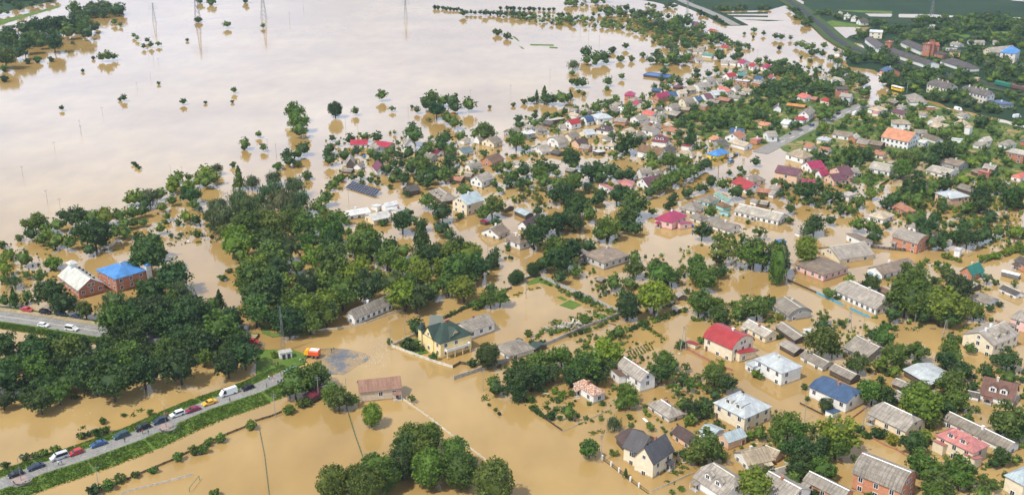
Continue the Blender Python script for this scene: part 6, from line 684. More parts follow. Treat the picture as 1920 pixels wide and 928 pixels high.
for ln in """tb10 92.2 273.6 12 12 0 1 2
tb10 121.3 291.3 12.6 12.6 3 4 2
td10 -143.8 409.3 15.7 15.7 3 5 6
td10 -127.1 358.1 13.7 13.7 2 7 8
td10 -112.2 354.5 13.5 13.5 2 7 9
tm10 -100 342.9 13.1 13.1 2 7 10
tm10 -146.6 327.7 12.6 12.6 2 7 11
td10 -153.2 324.6 12.5 12.5 2 7 11
td10 -130 316.8 12.2 12.2 2 7 12
td10 -105.7 315.7 12.2 12.2 2 7 13
td10 -116.3 312.7 12.1 12.1 2 7 14
td10 -135.1 311.8 12.1 12.1 2 7 15
td10 -159.6 310.8 12 12 2 7 16
td10 -123.3 305 11.9 11.9 2 7 17
td10 -129.1 389.3 14.3 14.3 18 5 2
tb10 52.3 371.3 13.7 13.7 19 20 2
tm10 142.9 368.8 13.6 13.6 18 21 2
tb10 155.3 362.8 13.4 13.4 0 22 2
tm00 144 282.7 10.8 10.8 3 23 24
tb00 63.8 250.1 9.7 9.7 18 25 2
tm10 104 334.7 11.9 11.9 26 27 2
tm11 -103.3 447.1 15.2 15.2 2 28 29
tm11 -112.1 446.4 15.2 15.2 2 28 30
tm11 -76.2 442.5 15.1 15.1 2 28 31
tb10 -113.4 426.1 14.5 14.5 2 28 32
tm11 -57.7 424.5 14.5 14.5 2 28 33
td10 -92.5 419.4 14.3 14.3 2 28 34
tm11 -96.5 412.3 14.1 14.1 2 28 35
tm11 -72 411.9 14.1 14.1 2 28 31
tm10 -20.9 398.3 13.7 13.7 2 28 36
tm10 -66.2 395.6 13.6 13.6 2 28 37
tb10 -60.1 390.4 13.4 13.4 2 28 37
tm10 -99.2 390.3 13.4 13.4 2 28 38
td10 -90.2 381.8 13.2 13.2 2 28 15
td10 -53.6 380.4 13.1 13.1 2 28 13
tm10 -62.7 374.9 12.9 12.9 2 28 39
tb10 -39.2 373.9 12.9 12.9 2 28 39
td10 -92.4 372.5 12.9 12.9 2 28 16
tb10 -73.6 360.9 12.5 12.5 2 28 40
tm10 -91.2 360.1 12.5 12.5 2 28 40
td10 -78 351.7 12.2 12.2 2 28 12
td10 -175.8 436.8 14.8 14.8 41 42 2
tb10 30.3 327.2 11.1 11.1 0 43 2
tm00 23.8 317.5 10.8 10.8 44 45 2
td00 2.6 309 10.6 10.6 26 45 46
tm00 -67.5 306.3 10.5 10.5 26 47 46
tm00 54 270.1 9.4 9.4 26 48 49
tm00 120.3 258.8 9.1 9.1 50 51 2
tm00 -63.8 309.5 10.5 10.5 26 47 52
td00 22 315.2 10.6 10.6 44 45 2
td10 -116.3 357.2 11.8 11.8 2 7 53
td10 -133.1 354.7 11.7 11.7 2 7 54
tm10 -139.1 354 11.7 11.7 2 7 32
td10 -125.7 351.5 11.6 11.6 2 7 55
td10 165.3 381.4 12.1 12.1 56 21 2
td10 -170.3 376.3 11.9 11.9 57 42 2
td00 83.8 267.6 8.9 8.9 18 48 58
tm00 112 260.6 8.7 8.7 18 1 59
tm00 112.2 250.6 8.4 8.4 18 1 58
td10 -117.8 349.8 11.1 11.1 2 7 60
td01 -111.7 338.6 10.7 10.7 2 7 61
td01 -104.5 334.8 10.6 10.6 2 7 61
tm00 -114.2 329.2 10.5 10.5 2 7 62
tm00 -126.1 326.7 10.4 10.4 2 7 38
td01 -87.7 326.3 10.4 10.4 2 7 63
td01 -91.6 320.1 10.2 10.2 2 7 64
tm00 -152.5 316.8 10.1 10.1 2 7 15
td10 -150.3 425.2 13 13 3 5 49
tm10 18.5 420.4 12.4 12.4 26 65 2
tm10 98.8 420.4 12.4 12.4 26 66 6
td10 19.8 409.8 12.2 12.2 26 65 49
tm10 153.8 392.9 11.7 11.7 67 68 2
td10 -134.8 378.4 11.3 11.3 69 5 2
tm00 136.6 306.5 9.4 9.4 67 70 24
tm00 123.4 299.5 9.2 9.2 3 4 49
tm00 80.3 282.3 8.8 8.8 67 71 49
tm00 91.2 270.9 8.5 8.5 0 1 6
tm10 54.8 479.3 13.8 13.8 0 72 2
tm00 -61.5 313 9.4 9.4 26 47 73
tm11 -89.2 453.3 12.7 12.7 2 28 29
tm11 -118.9 446.5 12.5 12.5 2 28 30
tm11 -102.1 431.2 12.2 12.2 2 28 35
tm11 -26.6 418.4 11.8 11.8 2 28 33
tb10 -17.4 416.4 11.8 11.8 2 28 10
td10 -32.7 414.1 11.7 11.7 2 28 62
tb10 -79.1 413.5 11.7 11.7 2 28 62
tb10 -99.9 405 11.5 11.5 2 28 38
td10 -13.6 403.1 11.4 11.4 2 28 36
td10 -92.6 398.6 11.3 11.3 2 28 38
tb10 -35.8 398.2 11.3 11.3 2 28 36
tm10 -71.1 388.9 11.1 11.1 2 28 62
td00 -77.4 385.6 11 11 2 28 74
tb00 -18.2 382.3 10.9 10.9 2 28 13
tb00 -68 370.6 10.6 10.6 2 28 15
tm01 -66.3 360.2 10.3 10.3 2 28 75
td10 22.4 419.8 11.7 11.7 26 65 6
tm10 96.6 415.3 11.6 11.6 26 66 49
tb00 154.6 372.9 10.5 10.5 18 21 24
td00 -35.1 371.6 10.5 10.5 18 76 49
tm00 68.2 369.2 10.4 10.4 0 77 59
tm00 111 302.7 8.8 8.8 18 78 24
td00 113.2 272.9 8 8 26 51 2
td00 79.8 269.9 8 8 18 48 59
tm00 56.1 268.5 7.9 7.9 26 48 6
tm00 112.8 257.3 7.7 7.7 18 1 46
tm00 119.8 255.3 7.6 7.6 26 79 2
td01 -106.9 356.3 9.9 9.9 2 7 33
tm00 -133 355.8 9.8 9.8 2 7 55
td01 -99.1 355.1 9.8 9.8 2 7 33
td01 -128.4 342.1 9.5 9.5 2 7 80
td01 -92.3 338 9.4 9.4 2 7 63
td01 -170.3 335.4 9.3 9.3 2 7 81
td01 -139.8 324.7 9.1 9.1 2 7 82
td01 -146.4 322.2 9 9 2 7 81
tm00 -124.6 318.4 8.9 8.9 2 7 13
td01 -130.1 308.4 8.7 8.7 2 7 83
td01 -145.2 304.8 8.6 8.6 2 7 75
td01 -143 296.7 8.4 8.4 2 7 75
td01 -118.1 369.3 10 10 2 7 31
td01 -126.3 364.9 9.9 9.9 2 7 35
tm00 73.3 397.5 10.5 10.5 19 84 49
tm00 88.7 366.3 9.7 9.7 44 77 2
td00 -66.8 361.5 9.6 9.6 26 76 2
tm00 125.9 327.8 8.8 8.8 18 27 2
tm00 7.6 320.9 8.7 8.7 67 85 49
td00 7.4 313.1 8.5 8.5 26 45 58
tm00 134.7 298 8.1 8.1 0 23 2
tm00 126.6 296.3 8.1 8.1 3 4 6
tm00 84.4 260.5 7.2 7.2 26 1 24
tm10 41.6 448.8 11.6 11.6 44 65 2
td10 9.3 438.7 11.3 11.3 18 86 2
tb00 -63.9 441.7 10.9 10.9 2 28 10
td00 -76 434.7 10.7 10.7 2 28 87
tb00 -65.5 429 10.6 10.6 2 28 32
tm00 -50.3 414.7 10.3 10.3 2 28 88
tm01 -45.1 390.3 9.7 9.7 2 28 83
tm01 -24.1 388 9.7 9.7 2 28 64
tm01 -79.8 375.6 9.4 9.4 2 28 89
tm01 -70.9 353.8 8.9 8.9 2 28 75
td00 -22.5 426.7 10.4 10.4 90 86 2
tm00 107.6 420.4 10.3 10.3 0 66 2
tm00 153.9 382.2 9.5 9.5 18 21 46
td00 -163.4 369.5 9.2 9.2 57 42 2
tm00 144.7 367.1 9.1 9.1 18 21 59
tm00 149.8 365.9 9.1 9.1 18 21 58
tm00 153 361.1 9 9 0 22 49
tm00 11.2 324.4 8.2 8.2 67 85 6
td00 48 316.5 8 8 18 43 24
tm00 -54.9 302 7.7 7.7 26 47 58
tm00 -52.7 298.5 7.6 7.6 57 47 24
tm00 147.6 282.9 7.3 7.3 18 23 2
tm00 82 280.6 7.2 7.2 67 71 6
tm00 52.2 267.9 7 7 18 91 24
td00 78.4 260.9 6.8 6.8 67 48 2
tm00 110.4 248.3 6.5 6.5 67 1 2
tb00 120 420.3 10.3 10.3 0 66 6
tm10 50.8 464.1 11.2 11.2 26 72 2
tm00 126.6 342.2 8.5 8.5 3 27 2
td01 -138.8 367.6 8.8 8.8 2 7 30
td01 -121.7 365.4 8.7 8.7 2 7 29
tm00 -139.3 356 8.5 8.5 2 7 54
td01 -109.6 347.5 8.3 8.3 2 7 31
td01 -156.1 339.7 8.1 8.1 2 7 81
td01 -162.4 336.5 8.1 8.1 2 7 81
td01 -108.8 330.8 7.9 7.9 2 7 61
td01 -114.3 323.4 7.8 7.8 2 7 64
tm00 -147 314.2 7.6 7.6 2 7 12
td01 -140.4 311 7.5 7.5 2 7 83
tm00 -139.5 302.4 7.4 7.4 2 7 17
td10 63.5 587.2 13.1 13.1 0 92 2
td10 229.5 568.3 12.7 12.7 44 93 2
tm10 204.5 550.5 12.3 12.3 18 94 6
tm00 56.9 399.3 9.2 9.2 69 65 52
td00 -32.2 379.1 8.7 8.7 18 76 6
tm00 74.3 360.7 8.4 8.4 0 77 52
td10 24.8 498.4 11.2 11.2 95 96 2
td10 234.7 492.2 11.1 11.1 18 97 2
tm00 16.4 329 7.7 7.7 18 85 2
tm00 -9.2 480.3 10.8 10.8 67 98 24
td00 162.5 326 7.7 7.7 50 22 2
td00 11.9 317.1 7.5 7.5 0 45 49
td00 -194.8 465.2 10.5 10.5 41 42 46
td00 1.3 305.2 7.2 7.2 26 45 59
tm00 -209.7 458 10.4 10.4 19 42 46
td00 -48.2 458 10.4 10.4 56 99 2
td00 20 458 10.4 10.4 18 96 59
td00 115 301.7 7.2 7.2 44 4 2
td00 14.4 454.4 10.3 10.3 67 96 2
td00 17.2 429.3 9.8 9.8 18 86 2
tm00 87.2 269.8 6.5 6.5 0 1 49
td00 81.5 265.5 6.4 6.4 18 48 46
tm10 -379.5 823.5 17 17 2 100 39
tm00 -98.7 464.2 9.8 9.8 2 28 8
tm00 -85.3 434.7 9.2 9.2 2 28 53
tb00 -27.6 409 8.7 8.7 2 28 36
tb00 -43.7 408.4 8.7 8.7 2 28 37
tm01 -38.8 390.8 8.4 8.4 2 28 83
tm01 -100.9 386 8.3 8.3 2 28 101
tm01 -85.7 360.4 7.8 7.8 2 28 101
tm10 179.4 564.8 11.7 11.7 0 94 2
tm10 198.2 539.9 11.2 11.2 18 94 49
td10 39.7 535.1 11.1 11.1 0 102 2
tm00 28.9 514.7 10.7 10.7 90 102 24
td00 141.5 503.9 10.5 10.5 26 103 59
td00 49.6 497.6 10.4 10.4 104 102 6
td00 27.7 477.7 10 10 3 96 24
td00 132.9 457.3 9.6 9.6 0 105 2
tm00 48 405.9 8.6 8.6 67 65 2
tm00 74 391.9 8.3 8.3 19 84 6
tm00 49.4 380 8.1 8.1 69 65 46
tb00 164.9 368.6 7.9 7.9 0 22 49
tm00 147.2 335.8 7.3 7.3 57 22 2
tm00 135.5 332.7 7.2 7.2 44 70 2
td00 142.4 326.6 7.1 7.1 3 70 2
tm00 113 323.7 7.1 7.1 50 27 2
td00 27.2 314.9 6.9 6.9 3 45 2
tm00 64.5 314.9 6.9 6.9 0 71 2
td00 18.8 313.9 6.9 6.9 0 45 6
td00 67.2 310.2 6.8 6.8 0 71 2
tb00 35.4 304 6.7 6.7 18 45 2
td00 54.3 293.6 6.5 6.5 18 106 2
tm00 124.1 287.9 6.4 6.4 18 4 2
td00 144.8 280 6.2 6.2 18 23 2
tm00 76.2 279.2 6.2 6.2 3 48 49
tm00 21.8 271.7 6.1 6.1 26 91 2
td00 135.6 267.3 6 6 67 51 2
td10 30.4 559.1 11.5 11.5 69 107 2
tm00 -125.9 376.1 7.7 7.7 2 7 9
td01 -133.6 373.1 7.6 7.6 2 7 30
td10 -389.5 881.4 17 17 2 100 12
tm10 -411.9 894.4 17 17 2 100 40
tm10 -132.3 660.3 12.6 12.6 2 108 49
tm10 -126.1 635.3 12.1 12.1 2 108 6
tm10 -55.7 605.2 11.6 11.6 44 109 2
tm10 2.3 596.5 11.4 11.4 0 107 2
tm00 82.9 556.2 10.7 10.7 67 92 2
tm00 13.8 531.9 10.3 10.3 56 110 49
td00 197.6 511.7 9.9 9.9 26 97 6
td00 191.5 507.4 9.8 9.8 26 97 49
td00 222.8 501 9.7 9.7 18 97 2
td00 -152.5 498.9 9.7 9.7 90 99 2
td00 30.9 490.7 9.5 9.5 95 96 46
td00 217.2 486.7 9.4 9.4 67 97 24
td00 -31.6 473.1 9.2 9.2 57 98 2
tb00 -182.2 467.5 9.1 9.1 41 42 24
td00 27.4 460.2 9 9 18 96 58
td00 181.7 456.6 8.9 8.9 3 111 2
td00 82.3 449.6 8.8 8.8 26 112 2
td00 190.4 442.8 8.7 8.7 18 111 113
td00 193.2 439.5 8.6 8.6 18 111 58
tb00 123.2 432.9 8.5 8.5 26 105 2
tm00 137.3 312 6.4 6.4 67 70 114
tm10 -15.4 612.4 11.6 11.6 95 115 2
td01 -123.1 349.3 7 7 2 7 35
td01 -136.5 347.6 7 7 2 7 80
td01 -145.2 338.3 6.8 6.8 2 7 82
td01 -136.9 335.3 6.7 6.7 2 7 82
td01 -95.3 333.9 6.7 6.7 2 7 63
td01 -122.3 332.4 6.7 6.7 2 7 80
tm00 -101.6 328.4 6.6 6.6 2 7 36
tm00 -162.6 324.1 6.5 6.5 2 7 16
td01 -152.8 312.3 6.3 6.3 2 7 89
td01 -156.6 309.1 6.3 6.3 2 7 101
td01 -150.3 301.9 6.2 6.2 2 7 89
td01 -155.3 299.1 6.1 6.1 2 7 101
tb00 120.8 423.4 8.2 8.2 0 66 49
td00 101.7 417.2 8.1 8.1 26 66 2
tm00 74.1 412.7 8.1 8.1 56 65 2
tm00 58.1 408.3 8 8 18 65 24
tm00 62.2 398.3 7.8 7.8 69 65 58
td00 137.7 391.4 7.7 7.7 44 21 2
tb00 147.5 387.4 7.6 7.6 18 21 114
tm00 -4.4 378.2 7.5 7.5 95 116 6
tm00 -8 376.9 7.4 7.4 95 116 49
tm00 -39.2 376.9 7.4 7.4 3 76 2
tm00 74.8 371.9 7.3 7.3 0 77 46
tm00 -154.6 367 7.3 7.3 117 42 2
tb00 167.3 365.8 7.2 7.2 0 22 6
tm00 156.2 358.6 7.1 7.1 0 22 6
tm00 107.7 335.4 6.7 6.7 26 27 2
tm00 49.9 327.3 6.6 6.6 3 43 2
tm00 31.4 323.3 6.5 6.5 26 43 6
td00 2.7 321.3 6.5 6.5 50 85 2
tb00 65.9 320.4 6.5 6.5 26 118 2
tm00 18.7 319.4 6.4 6.4 0 45 2
td00 145.2 319.4 6.4 6.4 18 70 6
td00 144.3 318.3 6.4 6.4 18 70 49
tm00 -69.5 307.2 6.2 6.2 26 47 59
tm00 35.9 300.1 6.1 6.1 26 106 2
tm00 143.4 286 5.9 5.9 3 23 114
tm00 67.9 258 5.4 5.4 18 25 2
tm00 85.3 259.4 5.4 5.4 26 1 114
tb00 -62.3 312.1 6.2 6.2 26 47 2
td10 -367.7 887.7 16.1 16.1 2 100 13
tm00 -45.9 548.1 9.9 9.9 2 119 11
td10 -414.3 969.2 17 17 2 100 55
td10 -404.5 973.7 17 17 2 100 8
tm10 -375.3 974.2 17 17 2 100 34
td10 -396.6 979.3 17 17 2 100 60
td10 -46.5 667.8 11.7 11.7 90 120 49
om10 -4.9 248.2 12 13.4 90 91 2
om00 -36.4 253.4 10.8 12.1 117 47 73
om00 -22.4 256.5 10.4 11.7 117 47 58
om00 -38 248 10.2 11.4 117 47 52
om00 -28 270.1 10.4 11.7 117 47 121
om00 -25.2 263.7 10.2 11.4 117 47 122
od00 -28.6 263.7 10.2 11.4 117 47 6
om00 -13.5 255.6 9.9 11.1 90 91 2
om00 -47.2 250.2 9.3 10.4 117 47 59
om00 -15.8 264.7 9.3 10.4 69 47 6
om00 -33.7 254.5 9 10.1 117 47 113
od00 -29.8 260.1 8.2 9.2 117 47 49
om00 -41.2 252.8 8 9 117 47 46
om00 -23.7 274.9 8.1 9.1 69 47 49
od00 41.8 366 9.8 10.9 19 20 2
od00 -8 327.3 8.3 9.3 57 85 2
ob00 -41.5 289 6.9 7.8 50 47 2
od00 -8.1 416.1 6.1 6.8 104 86 2
od20 95.4 297.4 4.5 5.1 57 78 2
od00 -109.8 670.9 9.3 10.4 19 123 2
od00 8.2 408.2 5.3 5.9 90 65 2
od00 2.2 401 5.2 5.8 117 86 2
od20 0.5 399.2 4.5 5.1 117 86 2
od00 99.5 527.8 5.4 6.1 26 124 2
od20 10.5 413.3 4 4.5 90 65 2
ub30 121 325.3 7 5.1 67 27 2
ub30 -186.1 416.5 8 5.8 0 42 2
ud30 -34.2 341.5 6.2 4.5 57 116 2
ud30 -111.5 252.9 4.4 3.1 2 125 2
um30 -108.3 255.4 4 2.9 2 125 59
uy30 109.8 279.1 4.3 3.1 50 4 2
ud30 106.6 283 4.3 3.1 57 4 49
ub30 53.1 290.2 4.4 3.2 67 106 2
um30 -13.6 376.3 5.5 4 95 116 49
um30 -11.1 377.6 5.5 4 95 116 6
um30 172 406.2 5.9 4.2 26 126 2
um30 -93.8 270.2 3.9 2.8 2 125 52
um30 -90.3 273.2 4 2.8 2 125 73
um30 -78.9 252 3.5 2.5 2 125 121
um30 -106.7 259 3.6 2.6 2 125 46
um30 -88 274 3.7 2.7 2 125 113
ub30 69.4 281.7 3.8 2.7 18 127 2
ud30 108 282.4 3.8 2.8 57 4 6
um30 -77.1 287.6 3.9 2.8 2 125 58
ud30 12 293.4 3.9 2.8 57 45 2
um30 -67.9 296.8 4 2.9 104 47 2
um30 -64.7 301.1 4 2.9 26 47 49
um30 26.3 363.1 4.7 3.4 95 85 2
um30 -99.4 380.6 4.9 3.5 90 76 2
um30 -84.4 280.2 3.6 2.6 2 125 122
um30 -133.6 464.3 5.5 3.9 90 99 24
um30 -104.5 539.9 6.3 4.5 104 128 2
ud30 -121.2 283.7 3.4 2.5 2 129 2
ud00 80.3 251.8 3.1 2.2 57 1 2
um30 -63.2 302 3.5 2.5 26 47 6
ud00 -137 270.2 3.2 2.3 2 129 46
um01 -130.1 274.3 3.3 2.3 2 129 130
um00 -87.4 278.4 3.3 2.4 2 125 6
ub00 68.1 281.1 3.3 2.4 18 127 2
ud00 102.2 285.9 3.4 2.4 57 4 59
ub30 78.8 321.2 3.7 2.7 57 118 2
ud30 -13.1 328.8 3.8 2.7 67 116 2
um30 -26.1 333.4 3.8 2.8 50 116 2
ud30 25.1 385.6 4.4 3.1 104 65 2
um30 -210 430.2 4.8 3.5 19 42 46
um30 -122.8 557.6 6 4.3 90 128 46
um30 -217 440.3 4.6 3.3 19 42 59
um30 -137.6 454.1 4.7 3.4 95 5 58
um30 -366.3 848.5 8.3 6 2 131 46
um30 -310.3 1154.8 11.2 8 2 132 46
um00 -99 263.6 2.9 2.1 2 125 49
ub30 200.9 427.9 4.3 3.1 95 126 59
um01 -122.2 284 3 2.1 2 129 133
um01 -119.3 285.7 2.9 2.1 2 129 134
ub30 193.4 424.2 4.1 3 3 126 49
um01 -125.8 282.1 2.9 2.1 2 129 133
um30 -113.5 562.3 5.3 3.8 90 128 58
ub30 212.9 435.8 4.2 3 95 126 113
ud00 103.4 282.8 2.9 2.1 57 4 52
um00 94.8 251 2.6 1.9 57 1 2
um00 59.9 294.5 3 2.1 57 71 49
ud00 -103.2 261.4 2.7 1.9 2 125 2
ud00 -140.9 266.4 2.7 2 2 129 59
um01 -134.5 271.5 2.8 2 2 129 135
ub00 29 273 2.8 2 26 91 2
um01 -132.7 273 2.8 2 2 129 135
um00 103 282.9 2.9 2.1 57 4 2
um00 61.2 289.4 2.9 2.1 57 71 6
um01 -122.2 290.6 2.9 2.1 2 129 136
um00 6.7 298.6 3 2.2 57 45 59
um00 6 303.9 3 2.2 26 45 49
ub00 15.7 307 3.1 2.2 57 45 2
um00 80.2 319.6 3.2 2.3 57 118 2
ub00 -80 334.8 3.3 2.4 2 129 2
um30 65.4 346.6 3.4 2.4 26 20 2
ud30 36.1 352.2 3.4 2.5 41 43 2
um30 5.8 352.2 3.4 2.5 3 85 2
um30 134 360.3 3.5 2.5 67 21 2
ub30 96.9 366.3 3.6 2.6 57 84 2
ub30 82.2 377.6 3.7 2.6 26 84 2
um30 28.5 382.1 3.7 2.7 117 65 2
ud30 165.4 401.2 3.9 2.8 67 68 2
um30 -114.5 404 3.9 2.8 56 5 2
ud30 73.2 492.3 4.6 3.3 26 137 49
ub30 206.1 431.1 4 2.9 95 126 46
ub30 215.1 435.9 4 2.8 95 126 58
ub30 199.3 427.8 3.9 2.8 3 126 6
um30 -213.5 449.4 4 2.9 19 42 58
um30 -128.8 460 4.1 2.9 90 99 114
um30 -58.1 469.2 4.1 3 67 99 2
um30 -23.8 478.7 4.2 3 50 98 2
ud30 -361.4 777.7 6.6 4.7 2 108 2
um30 -377.1 814.3 6.8 4.9 2 131 59
um30 83.8 851.5 7.1 5.1 19 138 52
ud31 81.1 888.9 7.4 5.4 19 138 134
um30 -4.3 952.9 7.9 5.7 19 138 46
um30 -12.8 973.8 8.1 5.8 19 138 59
um30 -325.3 1168.2 9.7 7 2 132 59
um30 -278.3 1170.2 9.7 7 2 132 58
ud30 -88.1 535.4 4.6 3.3 57 139 2
ub30 180.6 427.5 3.8 2.7 67 111 2
um00 34.4 349.6 3.1 2.3 19 43 2
ub30 208.2 433.4 3.7 2.7 95 126 52
um30 -150.4 469.5 3.8 2.7 95 5 46
um30 -67.6 530.5 4.2 3 50 139 2
um30 -71.6 534.7 4.3 3.1 57 139 6
um30 -26.5 575 4.5 3.3 50 115 2
um30 7.7 708.9 5.5 4 19 120 24
um30 -86.5 539.5 4.3 3.1 26 139 2
um00 35.3 293.8 2.5 1.8 26 106 2
um01 -109.8 296.3 2.5 1.8 2 129 134
um01 -136.3 306.4 2.6 1.8 2 129 130
um00 159.7 306.8 2.6 1.8 18 140 2
um00 18.6 308.6 2.6 1.8 57 45 58
ub00 13.5 309.5 2.6 1.9 26 45 2
um00 8.7 311.4 2.6 1.9 26 45 6
um00 92.9 312.8 2.6 1.9 26 78 2
um00 -30.8 340.4 2.8 2 57 116 2
um00 57.1 342 2.8 2 26 20 2
um00 25 342 2.8 2 18 85 58
um00 -37.7 343.7 2.8 2 26 116 6
um00 -42.5 345.9 2.8 2 26 116 49
um00 155.1 347 2.8 2 26 22 2
um00 48.1 361.9 2.9 2.1 90 20 58
ud00 181.8 378 3.1 2.2 69 126 2
um00 67.2 390.5 3.1 2.3 90 84 2
um00 189.1 399.5 3.2 2.3 67 126 2
um00 173.6 419.4 3.3 2.4 26 126 2
ub00 196.8 426.3 3.4 2.4 3 126 2
ub30 210.5 434.3 3.4 2.5 95 126 73
um00 136 357 2.9 2.1 67 21 46
um01 -120.1 285.7 2.3 1.6 2 129 136
ub00 203.9 430.8 3.2 2.3 95 126 2
ud00 -125.2 282.8 2.2 1.6 2 129 52
ud00 -123.9 283.6 2.2 1.6 2 129 58
um30 -157.3 471.7 3.5 2.5 95 5 59
um30 120.6 508 3.7 2.7 67 124 2
um30 -60.8 535.5 3.9 2.8 67 139 2
um30 -147.5 562.3 4 2.9 90 128 59
ud30 -371.3 842.3 5.9 4.2 2 131 24
um30 92.6 853.3 6 4.3 19 138 58
ud30 -294 1042.5 7.2 5.2 2 132 24
ud00 10.6 345.6 2.6 1.9 18 85 49
ub00 179.6 428.8 3.1 2.2 67 111 49
um30 -90.5 531.1 3.7 2.7 104 139 2
ud00 2.5 347.2 2.6 1.8 3 85 2
ub00 45.4 255 2 1.4 26 25 6
um00 22.5 339 2.5 1.8 18 85 52
um00 -113.7 412.1 3 2.1 56 5 2
ud30 74.9 496.5 3.5 2.5 26 137 6
ud00 7.6 296.9 2.2 1.6 57 45 24
um00 53.1 365.9 2.6 1.9 19 20 59
um00 8.6 295.6 2.2 1.6 57 45 46
ud00 46.9 361.9 2.5 1.8 90 20 73
um00 27.1 355.9 2.5 1.8 56 85 46
ud00 104 282.3 2 1.5 57 4 58
um00 54.6 367.1 2.5 1.8 19 20 46
ud00 43.3 358 2.5 1.8 90 20 52
ud00 102.8 283.5 2 1.4 57 4 46
ud00 58.5 370 2.5 1.8 19 20 2
um00 25.2 354.9 2.4 1.7 56 85 59
um00 -139.1 475.8 3.1 2.3 90 99 2
um30 -60.3 523.8 3.4 2.5 117 139 2
um30 -75.4 531.9 3.5 2.5 57 139 49
um00 63.9 373.6 2.5 1.8 19 77 2
um30 -356.9 851.5 5.3 3.8 2 131 58
ub00 184 423.9 2.8 2 0 126 6
ud31 183.4 1085.2 6.7 4.8 90 141 133
um00 56.5 368.7 2.5 1.8 19 20 58
ud00 133.4 358.8 2.4 1.7 67 21 59
um00 6.6 345.9 2.3 1.7 3 85 2
um00 22.1 352.4 2.3 1.7 18 85 46
ud00 -16.1 377.8 2.5 1.8 56 76 58
ud00 23.8 353.9 2.3 1.7 18 85 6
ub00 42.8 253.5 1.7 1.3 26 25 49
um00 14.5 293.2 2 1.4 57 45 52
um00 18.3 301.8 2 1.5 57 45 73
um00 91.9 305.3 2 1.5 57 78 2
um00 117.5 347.3 2.3 1.6 0 27 2
ud00 94 351.3 2.3 1.6 67 77 2
um00 123.1 384.9 2.5 1.8 26 21 2
um00 134 358.2 2.3 1.7 67 21 59
um00 -91.8 525.8 3.1 2.3 104 139 2
um00 120.2 548.6 3.3 2.3 26 142 2
um00 -22 370.6 2.3 1.6 56 76 59
ub00 -72.6 353.4 2.2 1.6 57 76 2
ud00 -130.6 452.2 2.7 1.9 95 5 2
um00 -149.1 454 2.7 1.9 95 5 49
um00 -145.1 454.9 2.7 1.9 95 5 6
um00 106.6 471.3 2.8 2 57 143 2
ud00 -15.5 550.4 3.2 2.3 57 144 2
um30 -149.7 597.3 3.4 2.5 2 108 2
ub30 222.1 646.5 3.7 2.6 19 145 2
ub30 225.4 658.4 3.7 2.7 50 146 2
um30 0.9 701.8 4 2.8 19 120 114
um30 65.4 749.1 4.2 3 90 147 6
um30 230 848.3 4.7 3.4 90 148 2
ud31 103.6 872.3 4.8 3.5 19 138 134
ud30 218.5 902.2 5 3.6 90 149 6
um30 215.9 989.6 5.5 3.9 90 141 58
um00 117.1 543.9 3.1 2.2 0 124 2
ud00 60.1 371.6 2.2 1.6 90 77 2
ud31 193.5 1060.2 5.8 4.1 90 141 136
ud00 42 356.6 2.1 1.5 90 20 46
um00 45.6 360.7 2.1 1.5 90 20 46
ub00 181.8 426.7 2.5 1.8 67 111 6
ud31 17.2 1116.4 6 4.3 19 138 136
ud31 -4.6 1120.5 5.9 4.3 19 138 133
ud31 -65.7 1117.8 5.9 4.2 19 138 135
ud00 77.4 498.4 2.7 2 26 137 2
um00 33.7 362.8 2.1 1.5 95 85 46
ud00 146.1 360.1 2 1.5 67 21 58
ud00 38 366.4 2.1 1.5 90 20 59
ud31 21.9 1114 5.7 4.1 19 138 134
ub00 183.3 425.5 2.3 1.7 0 126 49
ud00 113.4 537.5 2.8 2 0 124 2
ub00 -85.3 357.3 2 1.4 90 76 46
um00 32.3 361.1 2 1.4 95 85 59
um00 110.2 533.6 2.8 2 26 124 2
ud00 -201.8 567.2 2.9 2.1 90 128 59
um00 31.2 359.7 2 1.4 56 85 58
um00 36.3 365.1 2 1.4 95 85 58
ud31 -77.6 1125.6 5.5 4 19 138 135
ub00 -83.6 356.8 1.9 1.4 90 76 52
ud00 -198.9 562.4 2.9 2.1 90 128 46
ub00 -87.3 357.9 1.9 1.4 90 76 59
ud31 -54.8 1115.6 5.4 3.9 19 138 130
ud00 9.6 294.4 1.6 1.2 57 45 114
ub00 -80 355.6 1.9 1.4 90 76 58
ud31 41.4 1115.6 5.4 3.9 90 141 130
ub00 202.8 659 3.3 2.4 18 150 2
ub00 222.4 662.4 3.3 2.4 50 146 2
um30 45.5 741.2 3.6 2.6 90 147 49
ud30 182.9 945.1 4.6 3.3 90 149 49
um00 -20.9 371.9 1.9 1.4 56 76 46
ud20 -3.8 296.1 1.6 1.1 104 45 2
ud31 1.8 1119.7 5.2 3.8 19 138 136
ud31 -74.3 1124.6 5.2 3.8 19 138 135
ud00 -196.2 558.7 2.7 1.9 90 128 58
um00 44.6 359.7 1.8 1.3 90 20 59
ud20 10.7 300.2 1.5 1.1 57 45 6
ud00 135.2 358.1 1.8 1.3 67 21 46
um00 20.2 351.5 1.8 1.3 18 85 59
ud00 14.8 682.4 3.1 2.3 0 120 2
ub00 -81.7 356.3 1.7 1.3 90 76 73
um20 -117.6 295.2 1.5 1.1 2 129 2
um20 -5 298.6 1.5 1.1 90 45 2
ud20 -107.3 321 1.6 1.1 2 129 2
um00 142.8 362.7 1.8 1.3 67 21 58
ud30 195.9 1036.7 4.6 3.3 90 141 134
ud31 7.8 1118.9 4.9 3.5 19 138 136
um00 -17.3 376.6 1.8 1.3 56 76 58
um30 195.1 1046.9 4.5 3.3 90 141 73
um00 29.6 358.5 1.7 1.2 56 85 52
ud00 -18.5 375.3 1.8 1.3 56 76 46
um00 61.9 373.1 1.7 1.3 90 77 2
